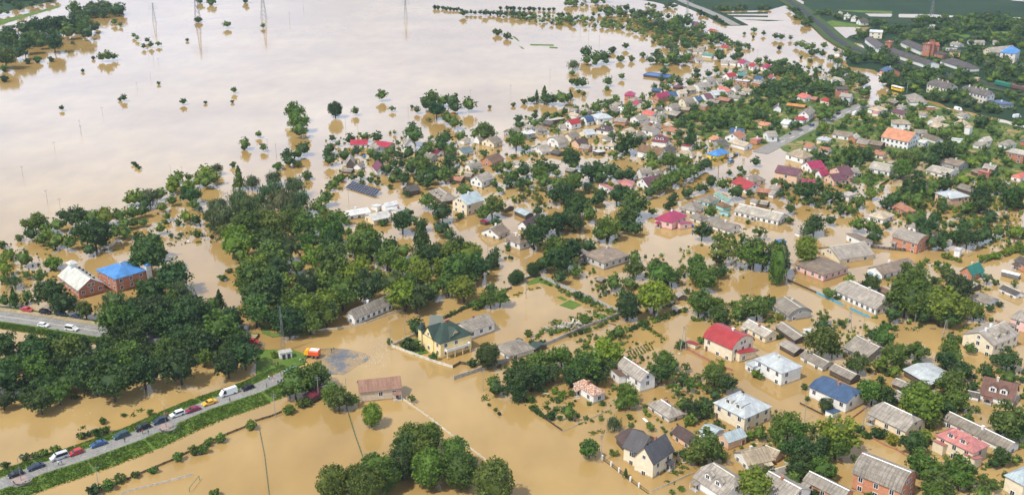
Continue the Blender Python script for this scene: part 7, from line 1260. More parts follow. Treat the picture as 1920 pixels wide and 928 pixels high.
ud00 -19.3 373.5 1.7 1.3 56 76 59
ud31 37 1114.5 4.7 3.4 90 141 130
ud31 -61.6 1117.2 4.6 3.3 19 138 130
um00 154.2 641.3 2.8 2 104 150 2
ub00 49.1 357.8 1.6 1.2 90 20 2
ud31 -58 1114.6 4.6 3.3 19 138 130
ud31 186.9 1085.8 4.5 3.2 90 141 136
um00 24 671.8 2.8 2 0 120 2
ud00 32.1 679 2.9 2.1 3 120 2
ud00 173.8 682.7 2.9 2.1 26 150 2
um00 310.6 686.4 2.9 2.1 69 151 2
um00 -14.3 696.2 2.9 2.1 90 120 2
um00 -64.5 697.3 2.9 2.1 95 123 2
um00 46.2 697.7 2.9 2.1 19 152 2
ud01 -259.3 718.2 3 2.2 2 108 133
um00 -248.8 768.5 3.2 2.3 2 108 6
ud30 -327.8 861 3.6 2.6 2 131 114
ud30 226.7 862.7 3.6 2.6 90 148 2
ud00 -23.1 368.9 1.7 1.2 44 116 2
ud00 51.3 365.6 1.6 1.2 90 20 58
ud31 -69.7 1125.7 4.6 3.3 19 138 135
um30 187.8 1074.9 4.3 3.1 90 141 52
ub20 -76.3 354.9 1.6 1.1 57 76 46
ub20 -74.2 354.2 1.6 1.1 57 76 58
ud31 31.7 1115.3 4.4 3.2 90 141 135
ud20 10.3 293.6 1.3 1 57 45 49
ud31 -1.2 1121.5 4.4 3.2 19 138 133
ud00 306.2 681.5 2.7 2 69 151 46
ud01 -200.4 709.2 2.8 2 2 108 136
ud01 -183.5 712 2.8 2 2 108 136
ud01 -318.1 812.1 3.2 2.3 2 108 133
ud30 -276.4 942 3.6 2.6 2 153 2
ud31 27.5 1118.3 4.2 3.1 90 141 135
ud31 -50.6 1113.2 4.2 3 19 138 130
ub20 50.2 355.1 1.5 1.1 26 20 59
ud31 -11.6 1124.3 4.2 3 19 138 133
ud31 183.5 1103.9 4.1 3 90 141 133
um30 196.9 1026.2 3.8 2.7 90 141 113
ud20 -7.1 302 1.3 0.9 90 45 2
um20 11.4 299.4 1.2 0.9 57 45 6
ub20 51.4 352.5 1.4 1 26 20 52
ub20 -78 355.6 1.4 1 57 76 59
um20 -24.3 368.2 1.4 1 44 116 2
ud31 12.2 1117.6 4 2.9 19 138 136
um30 204.2 974.3 3.4 2.5 90 149 2
ud00 208.4 956.6 3.4 2.4 90 149 73
um00 118.2 711.2 2.5 1.8 18 154 2
um00 8.6 670.6 2.4 1.7 26 120 2
um00 107.3 710 2.5 1.8 67 154 2
cd00 -37.9 434.3 9.3 15.9 90 155 2
cm00 -134.8 521.9 7.8 13.2 90 128 2
cd00 100.4 601.1 8.9 15.1 18 156 2
cd00 -107.5 373.1 5.5 9.4 69 5 2
cd20 -184.7 376.8 5 8.4 57 42 2
cm00 21.2 710.2 7.2 12.2 41 120 2
cm00 16.3 714 5.1 8.7 19 120 2
cm00 217.4 784 5.6 9.5 90 157 2
cd20 38.7 718 4.6 7.9 90 147 2
cd20 31.1 261.4 1.8 3.1 57 91 2
pm00 103.4 399.9 8.6 15.6 26 66 2
pw00 107 408.6 8.1 14.6 26 66 2
pd20 410.6 956.1 4.7 8.5 56 141 2
fm10 85 418.5 13 11.7 90 66 2
fm10 88.1 432.3 12.5 11.2 90 158 2
fd00 54.4 314.5 5.8 5.2 18 43 2
fm00 111.6 362.2 6.5 5.9 67 84 2
fm20 126.3 255.9 4.9 4.4 26 79 2
fm00 107.6 450.5 7.4 6.6 0 158 2
fm20 128.6 254.2 4.4 4 57 79 2
fm00 56.2 311.2 5.2 4.7 18 43 2
fm00 84.2 418.9 6.1 5.5 90 66 2
fm20 154.5 323.2 4.8 4.4 44 140 2
fm20 51.8 308 4.6 4.2 44 106 2
fm20 88.5 285 4.4 3.9 67 71 2
fm00 98.9 445.3 6 5.4 67 112 2
fm00 34.9 390.8 5.1 4.6 117 65 2
fm20 6.6 313 4.2 3.8 26 45 2
fm00 67.4 407.7 5.3 4.7 56 65 2
fd00 185.8 399.8 5.2 4.6 67 126 2
fm20 61.2 309.8 3.6 3.3 0 71 2
fd20 117.9 315.4 3.7 3.3 26 70 49
fm20 56.9 324.7 3.8 3.4 18 43 49
fd00 5.3 504.2 5.2 4.6 56 98 2
fm00 13.1 500 5.1 4.6 41 96 2
fm20 41.1 286.2 2.9 2.6 57 106 2
fm20 95.8 269.4 2.8 2.5 0 1 2
fm20 141.3 297.4 3 2.7 44 23 2
fd20 123.4 321.6 3.2 2.9 26 70 6
fm20 -31 303.9 3.1 2.7 67 47 2
fm20 195.1 396.3 3.8 3.4 67 126 2
fm20 60 318.7 3.2 2.9 18 43 6
fm20 8.7 511.7 4.5 4 69 110 2
fm20 1.3 501 4.4 4 18 98 2
fm20 117.4 361 2.9 2.6 67 84 2
ww11 -105.8 480.1 16.2 15.4 2 159 133
ww11 -119.5 469.5 15.9 15.1 2 159 130
ww11 -125.7 457.4 15.5 14.7 2 159 135
ww10 -144.4 368.8 12.3 11.7 117 5 2
ww10 -123.6 380.4 11.3 10.8 69 5 2
ww11 -113.6 499.4 13.9 13.2 2 159 133
ww10 -99.4 486.5 13.6 12.9 2 159 134
ww11 -111.1 466.2 13 12.4 2 159 130
ww11 -104.6 510.9 12.4 11.8 2 159 136
ww11 -128.4 490.7 12 11.4 2 159 135
ww11 -100.3 474 11.6 11 2 159 136
ww00 -118.8 489.5 10.3 9.7 2 159 73
ww00 -135.1 482.3 10.1 9.6 2 159 59
ww00 -171.3 496.5 10.4 9.9 41 5 2
ww00 -119.3 529.6 9.2 8.8 2 159 58
ww00 -128.7 521.5 9.1 8.7 2 159 52
ww00 -120.1 465.5 8.2 7.8 2 159 46
ww00 -192.7 395.5 7.1 6.7 26 42 2
ww00 30.3 286.7 5.4 5.1 57 106 2
ww00 -31 433.4 6.3 6 104 155 2
ww00 -152.5 548.2 7.2 6.9 90 128 2
ww00 37.9 517.8 6.8 6.5 26 102 2
ww00 -137.4 476.4 6.4 6 90 99 2
ww00 45.2 817.9 9.3 8.9 90 138 2
ww00 247.6 834.2 8.3 7.9 90 157 2
ww00 247 852.8 6.6 6.3 90 148 2
ww20 -146 488.2 3.9 3.7 90 99 2""".split("\n"):
    a, x, y, cw, h, p, q, r = ln.split(); p, q, r = PHRASES[int(p)], PHRASES[int(q)], PHRASES[int(r)]
    lab = ' '.join(t for t in (SZ[int(a[2])] + TN[a[1]], KN[a[0]], p, q) if t) + (', ' + r if r else '')
    TREES.append((a[0], float(x), float(y), float(cw), float(h), a[1], lab, ('alike: ' + lab.split(',')[0]) if a[3] == '1' else {'u': 'flooded bushes', 'f': 'garden trees', 'w': 'willows', 'o': 'dense rounded trees'}.get(a[0], 'trees standing in the flood')))
FAR = [(a[0], *map(float, a[2:].split()), a[1]) for a in """td50 542 9.6 9.6
tb-155 535 9.5 9.5
tm87 535 9.5 9.5
tm81 528 9.4 9.4
tm75 519 9.2 9.2
td213 519 9.2 9.2
tb-166 518 9.2 9.2
tm246 510 9.1 9.1
td20 500 8.9 8.9
tm-176 498 8.9 8.9
tm190 492 8.8 8.8
td54 472 8.5 8.5
tm-188 468 8.4 8.4
tm179 466 8.4 8.4
td25 465 8.3 8.3
tm-183 459 8.3 8.3
td-31 454 8.2 8.2
tm38 447 8.1 8.1
td201 445 8 8
td-390 990 17 17
tm-94 451 8 8
tm-111 442 7.9 7.9
td-51 434 7.7 7.7
tm-45 427 7.6 7.6
tm-111 423 7.5 7.5
tb-39 416 7.4 7.4
tb-61 415 7.4 7.4
tm-86 410 7.3 7.3
tm-75 406 7.3 7.3
tm-53 399 7.2 7.2
tm-16 398 7.1 7.1
tb-87 395 7.1 7.1
tm-30 386 7 7
tm-86 377 6.8 6.8
tb-81 368 6.7 6.7
tm-198 418 7.5 7.5
td13 413 7.4 7.4
tm39 393 7.1 7.1
tm58 381 6.9 6.9
tm82 366 6.6 6.6
td137 364 6.6 6.6
td109 354 6.4 6.4
td-34 354 6.4 6.4
td46 317 5.9 5.9
td-5 308 5.7 5.7
tm-55 300 5.6 5.6
td59 297 5.5 5.5
td132 296 5.5 5.5
tm17 293 5.5 5.5
tm77 274 5.2 5.2
tm50 268 5.1 5.1
td111 262 5 5
tm118 259 5 5
tm124 250 4.8 4.8
tm76 257 4.9 4.9
tm-133 383 6.6 6.6
td-123 360 6.2 6.2
tm-380 950 15.1 15.1
tm-398 917 14.5 14.5
td-384 857 13.6 13.6
tm32 703 11.2 11.2
td-38 695 11.1 11.1
td-54 688 11 11
tm-123 622 10 10
tm250 618 9.9 9.9
td-38 606 9.7 9.7
tm240 580 9.4 9.4
td164 564 9.1 9.1
td222 562 9.1 9.1
td15 549 8.9 8.9
td6 542 8.8 8.8
tm92 542 8.8 8.8
tm-34 534 8.7 8.7
td54 534 8.7 8.7
tb-150 530 8.6 8.6
td44 530 8.6 8.6
td32 530 8.6 8.6
tb224 525 8.5 8.5
tm16 523 8.5 8.5
tm73 518 8.4 8.4
tm207 518 8.4 8.4
tm236 518 8.4 8.4
tb-158 514 8.4 8.4
tm-23 510 8.3 8.3
td108 507 8.3 8.3
td54 505 8.2 8.2
tb-179 497 8.1 8.1
tm-88 497 8.1 8.1
tm187 497 8.1 8.1
td40 495 8.1 8.1
tm-40 493 8.1 8.1
tm-90 485 7.9 7.9
tm-173 477 7.8 7.8
tm-178 473 7.8 7.8
tm35 473 7.8 7.8
tm-77 469 7.7 7.7
tm-201 460 7.6 7.6
tm153 460 7.6 7.6
td49 458 7.5 7.5
tm158 458 7.5 7.5
td54 455 7.5 7.5
td129 453 7.5 7.5
tm-172 451 7.4 7.4
tb219 451 7.4 7.4
td178 448 7.4 7.4
td205 448 7.4 7.4
tb-200 446 7.4 7.4
td184 443 7.3 7.3
tm-187 438 7.2 7.2
td178 438 7.2 7.2
td32 434 7.2 7.2
td-39 589 9.5 9.5
tb72 550 8.9 8.9
tm-13 475 7.8 7.8
td19 400 6.5 6.5
td174 394 6.4 6.4
tm42 381 6.2 6.2
tm147 330 5.5 5.5
tm28 325 5.4 5.4
tm159 316 5.3 5.3
tm110 308 5.2 5.2
tm52 298 5 5
tm72 281 4.8 4.8
tb119 279 4.8 4.8
tm-52 557 8.4 8.4
td-40 543 8.2 8.2
tm-36 533 8 8
td-41 531 8 8
td-54 530 8 8
tm-52 705 10.2 10.2
tm-27 685 9.9 9.9
td281 646 9.4 9.4
td-114 585 8.6 8.6
td191 574 8.4 8.4
td-89 571 8.4 8.4
td-32 566 8.3 8.3
td45 546 8 8
td59 536 7.9 7.9
tm1 534 7.9 7.9
tm-152 524 7.7 7.7
tm22 520 7.7 7.7
tm70 515 7.6 7.6
tm230 515 7.6 7.6
td238 513 7.6 7.6
td182 498 7.4 7.4
td176 492 7.3 7.3
td34 488 7.2 7.2
tm91 478 7.1 7.1
td-194 474 7.1 7.1
tm-172 463 6.9 6.9
td-40 461 6.9 6.9
td199 459 6.9 6.9
tm-205 456 6.8 6.8
td-189 452 6.8 6.8
tm-168 451 6.7 6.7
td-208 449 6.7 6.7
td155 445 6.7 6.7
tb-193 442 6.6 6.6
td-174 440 6.6 6.6
td-176 431 6.2 6.2
tb-207 418 6.1 6.1
tb-202 409 6 6
tm25 406 5.9 5.9
td83 406 5.9 5.9
tm-185 401 5.9 5.9
tm45 394 5.8 5.8
td96 376 5.5 5.5
tm-111 371 5.5 5.5
td-117 369 5.4 5.4
td168 365 5.4 5.4
td148 363 5.4 5.4
td-33 352 5.2 5.2
td131 335 5 5
tm-9 328 4.9 4.9
td111 325 4.9 4.9
td154 321 4.8 4.8
tm-6 313 4.7 4.7
td145 310 4.7 4.7
td63 305 4.6 4.6
tm-49 301 4.6 4.6
tm33 299 4.5 4.5
tm57 294 4.5 4.5
td58 270 4.2 4.2
td-427 970 13.2 13.2
td-363 946 12.9 12.9
td-402 875 11.9 11.9
tm-34 642 8.9 8.9
td-64 547 7.2 7.2
td58 861 11.1 11.1
td71 847 10.9 10.9
tm64 839 10.8 10.8
td260 763 9.9 9.9
tm-44 700 9.1 9.1
td-36 681 8.9 8.9
tm53 680 8.8 8.8
tm-39 653 8.5 8.5
tb182 631 8.2 8.2
tm249 589 7.7 7.7
tm-46 586 7.7 7.7
td60 586 7.7 7.7
td-56 577 7.6 7.6
td-121 573 7.5 7.5
td-73 572 7.5 7.5
td-97 565 7.4 7.4
tm91 565 7.4 7.4
td213 565 7.4 7.4
td-118 562 7.4 7.4
tm75 562 7.4 7.4
tb242 560 7.4 7.4
td-34 558 7.4 7.4
td102 557 7.3 7.3
tm88 552 7.3 7.3
td21 550 7.2 7.2
td97 550 7.2 7.2
td-52 547 7.2 7.2
tm-46 541 7.1 7.1
tm-168 533 7 7
tm79 533 7 7
td-46 530 7 7
td-2 526 7 7
td4 521 6.9 6.9
tm104 521 6.9 6.9
td151 519 6.9 6.9
td66 508 6.7 6.7
tm202 508 6.7 6.7
tm-169 506 6.7 6.7
td43 506 6.7 6.7
tb173 506 6.7 6.7
td151 502 6.7 6.7
tm163 493 6.6 6.6
tm202 493 6.6 6.6
td-172 491 6.5 6.5
tm213 487 6.5 6.5
tm210 485 6.5 6.5
td-170 481 6.4 6.4
td-204 475 6.4 6.4
td218 475 6.4 6.4
tb-147 472 6.3 6.3
td213 468 6.3 6.3
td-7 464 6.2 6.2
td-27 448 6 6
tm-201 443 6 6
tm-194 438 5.9 5.9
td27 435 5.9 5.9
tm-29 611 7.9 7.9
tb-207 425 5.5 5.5
td-7 425 5.5 5.5
tm50 422 5.4 5.4
tm60 406 5.3 5.3
td81 406 5.3 5.3
td-8 390 5.1 5.1
tm120 385 5 5
tm-182 381 5 5
tm-189 378 4.9 4.9
tm-111 377 4.9 4.9
tm38 351 4.6 4.6
tm155 338 4.5 4.5
td160 330 4.4 4.4
tm18 328 4.4 4.4
tm53 326 4.3 4.3
tb124 321 4.3 4.3
td2 304 4.1 4.1
td134 266 3.7 3.7
tm136 291 3.9 3.9
tm71 669 8.2 8.2
tm243 645 7.9 7.9
td-399 1037 11.8 11.8
td-437 962 10.9 10.9
td-392 952 10.8 10.8
td-399 940 10.7 10.7
td-418 930 10.6 10.6
tm-386 904 10.3 10.3
td161 851 9.7 9.7
tm-86 717 8.2 8.2
td24 705 8.1 8.1
tm145 671 7.7 7.7
tm197 671 7.7 7.7
tm189 661 7.6 7.6
tm141 647 7.5 7.5
tm-17 634 7.3 7.3
tm244 623 7.2 7.2
tm-12 620 7.2 7.2
tm-21 617 7.2 7.2
td-77 611 7.1 7.1
td-92 607 7 7
tm-149 597 6.9 6.9
td-100 588 6.8 6.8
tm-34 585 6.8 6.8
td-116 577 6.7 6.7
tm-49 577 6.7 6.7
tm74 572 6.7 6.7
tm173 569 6.6 6.6
tm252 566 6.6 6.6
tm262 564 6.6 6.6
td183 561 6.6 6.6
tm-2 554 6.5 6.5
tb-157 527 6.2 6.2
tm-88 523 6.1 6.1
td-42 523 6.1 6.1
td140 516 6.1 6.1
tb-166 514 6 6
td84 508 6 6
td156 503 5.9 5.9
tm-161 497 5.9 5.9
tm-149 491 5.8 5.8
td-36 488 5.8 5.8
td200 486 5.7 5.7
tm156 484 5.7 5.7
td152 484 5.7 5.7
td12 482 5.7 5.7
tm-87 481 5.7 5.7
td-48 479 5.7 5.7
tm186 477 5.6 5.6
td192 473 5.6 5.6
td-142 469 5.6 5.6
td143 469 5.6 5.6
tb-155 458 5.4 5.4
tm213 454 5.4 5.4
td182 437 5.2 5.2
td206 537 6.3 6.3
td253 708 8.1 8.1
tm32 557 6.4 6.4
tm-66 583 6.6 6.6
tm-68 571 6.5 6.5
td-49 566 6.4 6.4
td-70 560 6.3 6.3
td-62 560 6.3 6.3
td-59 544 6.2 6.2
tm-313 852 9.1 9.1
td270 781 8.4 8.4
td263 756 8.1 8.1
tm149 752 8.1 8.1
tb132 400 4.5 4.5
tm-199 400 4.5 4.5
tm86 689 7.4 7.4
td86 367 4.2 4.2
tm196 680 7.3 7.3
tb-74 357 4.1 4.1
td125 349 4 4
td152 669 7.2 7.2
td152 347 4 4
tm147 666 7.2 7.2
td216 666 7.2 7.2
tm129 662 7.2 7.2
td154 662 7.2 7.2
tm194 662 7.2 7.2
tm111 660 7.1 7.1
tm123 655 7.1 7.1
tm46 324 3.8 3.8
td124 322 3.8 3.8
tm13 643 7 7
td128 643 7 7
td169 640 6.9 6.9
td48 271 3.2 3.2
td129 485 5.4 5.4
td246 540 5.5 5.5
tm57 838 8.3 8.3
tm67 762 7.6 7.6
td45 757 7.6 7.6
td49 757 7.6 7.6
td115 681 6.8 6.8
tm243 660 6.6 6.6
tm116 653 6.6 6.6
td102 646 6.5 6.5
tm304 646 6.5 6.5
td117 636 6.4 6.4
tm134 636 6.4 6.4
td-59 636 6.4 6.4
td97 622 6.3 6.3
tm-84 613 6.2 6.2
td-85 584 5.9 5.9
tb-77 581 5.9 5.9
tm111 798 7.9 7.9
td129 563 5.7 5.7
tm61 543 5.5 5.5
tm-77 540 5.5 5.5
tm8 526 5.4 5.4
td92 517 5.3 5.3
td130 508 5.2 5.2
tm-182 498 5.1 5.1
td142 498 5.1 5.1
tb-163 488 5 5
tm-82 476 4.9 4.9
tm-34 474 4.9 4.9
tm-165 467 4.8 4.8
tm-169 466 4.8 4.8
tm210 465 4.8 4.8
tm205 465 4.8 4.8
td4 641 6.5 6.5
td-62 578 5.5 5.5
td-58 560 5.3 5.3
td-35 551 5.2 5.2
td-30 545 5.2 5.2
tm-60 535 5.1 5.1
tm208 703 6.6 6.6
td177 859 7.9 7.9
td261 842 7.8 7.8
td318 773 7.1 7.1
tm124 761 7 7
td165 731 6.8 6.8
td161 709 6.6 6.6
td183 705 6.6 6.6
tm226 697 6.5 6.5
tm95 693 6.5 6.5
tm127 678 6.3 6.3
td229 664 6.2 6.2
td4 657 6.1 6.1
tm265 637 6 6
td51 428 4.1 4.1
tm165 415 4 4
tm175 414 4 4
tm-192 405 3.9 3.9
td136 395 3.8 3.8
tm120 388 3.8 3.8
td176 373 3.6 3.6
td58 343 3.4 3.4
td73 611 5.3 5.3
td292 728 6.2 6.2
td-371 986 8.3 8.3
tm163 869 7.4 7.4
tm262 864 7.3 7.3
tm-318 852 7.2 7.2
td172 852 7.2 7.2
td132 784 6.7 6.7
td117 767 6.5 6.5
tm111 765 6.5 6.5
tm331 718 6.1 6.1
tm243 710 6.1 6.1
td13 708 6.1 6.1
td27 708 6.1 6.1
tm66 704 6 6
tm252 698 6 6
tm-98 677 5.8 5.8
tm137 676 5.8 5.8
tm45 671 5.8 5.8
tm136 662 5.7 5.7
tm216 658 5.7 5.7
td280 648 5.6 5.6
tm144 642 5.5 5.5
tm212 638 5.5 5.5
tm240 638 5.5 5.5
tm-138 593 5.1 5.1
tm8 592 5.1 5.1
td-101 580 5 5
tm55 580 5 5
tm-7 552 4.8 4.8
tm23 544 4.8 4.8
tm-164 537 4.7 4.7
td-81 537 4.7 4.7
tm-87 535 4.7 4.7
td238 535 4.7 4.7
tm131 528 4.6 4.6
td136 522 4.6 4.6
td95 519 4.5 4.5
tm-6 516 4.5 4.5
td87 514 4.5 4.5
td-51 510 4.5 4.5
td115 510 4.5 4.5
td78 505 4.4 4.4
td76 501 4.4 4.4
tm-141 495 4.4 4.4
tm65 483 4.3 4.3
tb-157 476 4.2 4.2
tm-44 471 4.2 4.2
td125 471 4.2 4.2
tm-74 468 4.1 4.1
td167 464 4.1 4.1
td219 460 4.1 4.1
td161 455 4 4
tm-25 441 3.9 3.9
tm57 618 5.3 5.3
td297 730 5.8 5.8
tm140 722 5.7 5.7
tm-259 1009 7.8 7.8
tm238 907 7 7
tm239 895 6.9 6.9
td181 883 6.8 6.8
td237 871 6.8 6.8
tm-310 857 6.6 6.6
td135 802 6.2 6.2
td142 792 6.2 6.2
td322 769 6 6
td173 749 5.8 5.8
tm106 744 5.8 5.8
tm104 709 5.6 5.6
td156 703 5.5 5.5
tm167 700 5.5 5.5
td215 698 5.5 5.5
td127 694 5.4 5.4
tm261 692 5.4 5.4
tm239 688 5.4 5.4
td253 683 5.4 5.4
td33 677 5.3 5.3
td22 668 5.3 5.3
td108 658 5.2 5.2
td139 649 5.1 5.1
td158 648 5.1 5.1
tm57 646 5.1 5.1
td123 643 5.1 5.1
td1 1072 7.8 7.8
td-47 1076 7.7 7.7
td7 1069 7.6 7.6
tm213 704 5.1 5.1
td-57 469 3.5 3.5
td230 946 6.6 6.6
td186 906 6.4 6.4
tm256 906 6.4 6.4
td93 904 6.3 6.3
tm245 900 6.3 6.3
td243 879 6.2 6.2
td245 870 6.1 6.1
td72 839 5.9 5.9
tm150 806 5.7 5.7
td106 774 5.5 5.5
td313 770 5.5 5.5
td42 765 5.4 5.4
td-256 716 5.1 5.1
td-214 706 5 5
tm236 701 5 5
tm60 693 4.9 4.9
td77 684 4.9 4.9
td-60 682 4.9 4.9
td61 675 4.8 4.8
td65 671 4.8 4.8
tm163 671 4.8 4.8
td27 668 4.8 4.8
td14 666 4.8 4.8
tm92 659 4.7 4.7
tm158 657 4.7 4.7
tm227 652 4.7 4.7
tm-147 623 4.5 4.5
td-103 614 4.4 4.4
td-15 582 4.2 4.2
td119 553 4 4
td-19 548 4 4
tm-3 543 3.9 3.9
tm135 531 3.9 3.9
tm-9 527 3.8 3.8
tm-90 520 3.8 3.8
tm197 467 3.4 3.4
tm98 749 5.3 5.3
td-26 1079 7.5 7.5
tm79 785 5.3 5.3
tm42 651 4.2 4.2
td48 1068 6.7 6.7
tm-367 1027 6.4 6.4
td-376 1008 6.3 6.3
td226 950 6 6
tm-298 911 5.7 5.7
tm188 841 5.3 5.3
td196 836 5.3 5.3
tm63 833 5.3 5.3
td177 798 5.1 5.1
tm44 797 5.1 5.1
tm104 754 4.8 4.8
tm-189 740 4.7 4.7
tm183 730 4.7 4.7
tm253 728 4.6 4.6
tm164 708 4.5 4.5
tm123 702 4.5 4.5
td173 702 4.5 4.5
td62 700 4.5 4.5
tm-76 687 4.4 4.4
tm177 685 4.4 4.4
tm263 678 4.3 4.3
td274 678 4.3 4.3
tm72 665 4.3 4.3
tm18 656 4.2 4.2
td289 655 4.2 4.2
td75 645 4.1 4.1
td112 546 3.6 3.6
td-11 1077 6.6 6.6
td-6 1076 6.1 6.1
tm70 692 4 4
td-308 934 5.2 5.2
tm-293 916 5.1 5.1
tm235 913 5.1 5.1
td261 889 5 5
tm103 868 4.9 4.9
tm199 835 4.7 4.7
tm157 804 4.5 4.5
tm116 785 4.4 4.4
td118 733 4.2 4.2
tm332 731 4.1 4.1
tm141 695 4 4
tm75 692 3.9 3.9
td-287 690 3.9 3.9
tm84 688 3.9 3.9
tm125 684 3.9 3.9
td272 681 3.9 3.9
tm117 677 3.9 3.9
tm271 664 3.8 3.8
td98 663 3.8 3.8
tm11 661 3.8 3.8
tm72 644 3.7 3.7
tm25 642 3.7 3.7
tm-98 604 3.5 3.5
td-302 905 4.8 4.8
td11 1077 5.5 5.5
td-14 1080 5.4 5.4
td163 784 3.9 3.9
tm134 743 3.7 3.7
tm-358 1017 4.9 4.9
tm-226 1009 4.9 4.9
td220 969 4.7 4.7
tm-327 958 4.7 4.7
td238 946 4.6 4.6
tm-320 945 4.6 4.6
tm186 803 3.9 3.9
td118 761 3.8 3.8
tm165 752 3.7 3.7
td48 730 3.6 3.6
td36 712 3.5 3.5
tm51 689 3.4 3.4
tm-51 660 3.3 3.3
tm64 643 3.2 3.2
tm265 694 3.4 3.4
td-18 1086 5.2 5.2
td-22 1085 5.1 5.1
td-1 1078 4.9 4.9
td-31 1089 4.9 4.9
td-367 923 4.1 4.1
td-36 1088 4.7 4.7
td-40 1091 4.7 4.7
td-44 1089 4.7 4.7
td4 1083 4.6 4.6
td259 1123 4.6 4.6
tm54 1081 4.5 4.5
tm35 1078 4.5 4.5
tm152 1043 4.3 4.3""".split("\n")]

# ------------------------------------------------------------------ setting: water, fields, roads
mb = MB(); mb.poly([(-4000, -600, 0), (4000, -600, 0), (4000, 5200, 0), (-4000, 5200, 0)])
o = link('water', mb.mesh('water', [M_WATER])); o['kind'] = 'structure'; o['label'] = 'brown floodwater covering the streets, gardens and fields'
M_BANK = ground_mat('bank_ground', [(.3, (.035, .07, .022)), (.7, (.075, .105, .032))])
GM = dict(bank=M_BANK, field=M_FIELD, grass=M_GRASS, garden=M_GARDEN, asphalt=M_ASPH, wet=M_ASPHW, dirt=M_DIRT, rail=M_RAIL, hill=M_HILL, water=M_WATER)
for name, mk, z, amp, pts in SHEETS: sheet(name, pts, z, GM[mk], amp=amp)
for name, pts, wd, z, mk in RIBBONS:                      # roads, railway, painted lines: ribbons along a line
    mb = MB(); L = []; Rr = []
    for i, p in enumerate(pts):
        a = Vector(pts[max(0, i - 1)]); b = Vector(pts[min(len(pts) - 1, i + 1)]); d = (b - a).normalized(); n = Vector((-d.y, d.x))
        L.append((*(Vector(p) + n * wd / 2), z)); Rr.append((*(Vector(p) - n * wd / 2), z))
    for i in range(len(pts) - 1):
        mb.box(0, 0, 0, 0, 0, 0) if False else mb.poly([Rr[i], Rr[i + 1], L[i + 1], L[i]])
        for A, B in ((L[i], L[i + 1]), (Rr[i + 1], Rr[i])):
            if z > .3: mb.poly([A, B, (B[0], B[1], z - .25), (A[0], A[1], z - .25)])
    m = M_LINE if mk == 'line' else GM[mk]
    o = link(name, mb.mesh(name, [m])); o['kind'] = 'structure'
# the causeway embankment: swept cross-section, water edge - grass - shoulder - grass - water edge
def embank(name, pts, prof, m, seed=1):
    rnd = random.Random(seed); P2 = []
    for (a, b) in zip(pts, pts[1:]):
        a = Vector(a); b = Vector(b); n = max(1, int((b - a).length / 2.2))
        for i in range(n): P2.append(a.lerp(b, i / n))
    P2.append(Vector(pts[-1])); rows = []
    for i, p in enumerate(P2):
        d = (P2[min(i + 1, len(P2) - 1)] - P2[max(0, i - 1)]).normalized(); n = Vector((-d.y, d.x)); row = []
        for j, (s, z) in enumerate(prof):
            e = rnd.gauss(0, .55) if j in (0, len(prof) - 1) else rnd.gauss(0, .12)
            zz = z if 0 < j < len(prof) - 1 else z
            if abs(z) < .95 and z > 0: zz += rnd.gauss(0, .09)
            q = p + n * (s + e); row.append((q.x, q.y, zz))
        rows.append(row)
    v = [q for r in rows for q in r]; w = len(prof); f = []
    for i in range(len(rows) - 1):
        for j in range(w - 1): f.append((i * w + j, i * w + j + 1, (i + 1) * w + j + 1, (i + 1) * w + j))
    me = bpy.data.meshes.new(name); me.from_pydata(v, [], f); me.materials.append(m); me.update()
    bm = bmesh.new(); bm.from_mesh(me); bmesh.ops.recalc_face_normals(bm, faces=bm.faces)
    if sum(q.normal.z for q in bm.faces) < 0: bmesh.ops.reverse_faces(bm, faces=bm.faces)
    bm.to_mesh(me); bm.free()
    o = link(name, me); o['kind'] = 'structure'; return rows
for name, pts, prof in BANKS: embank(name, pts, prof, M_GRASS)

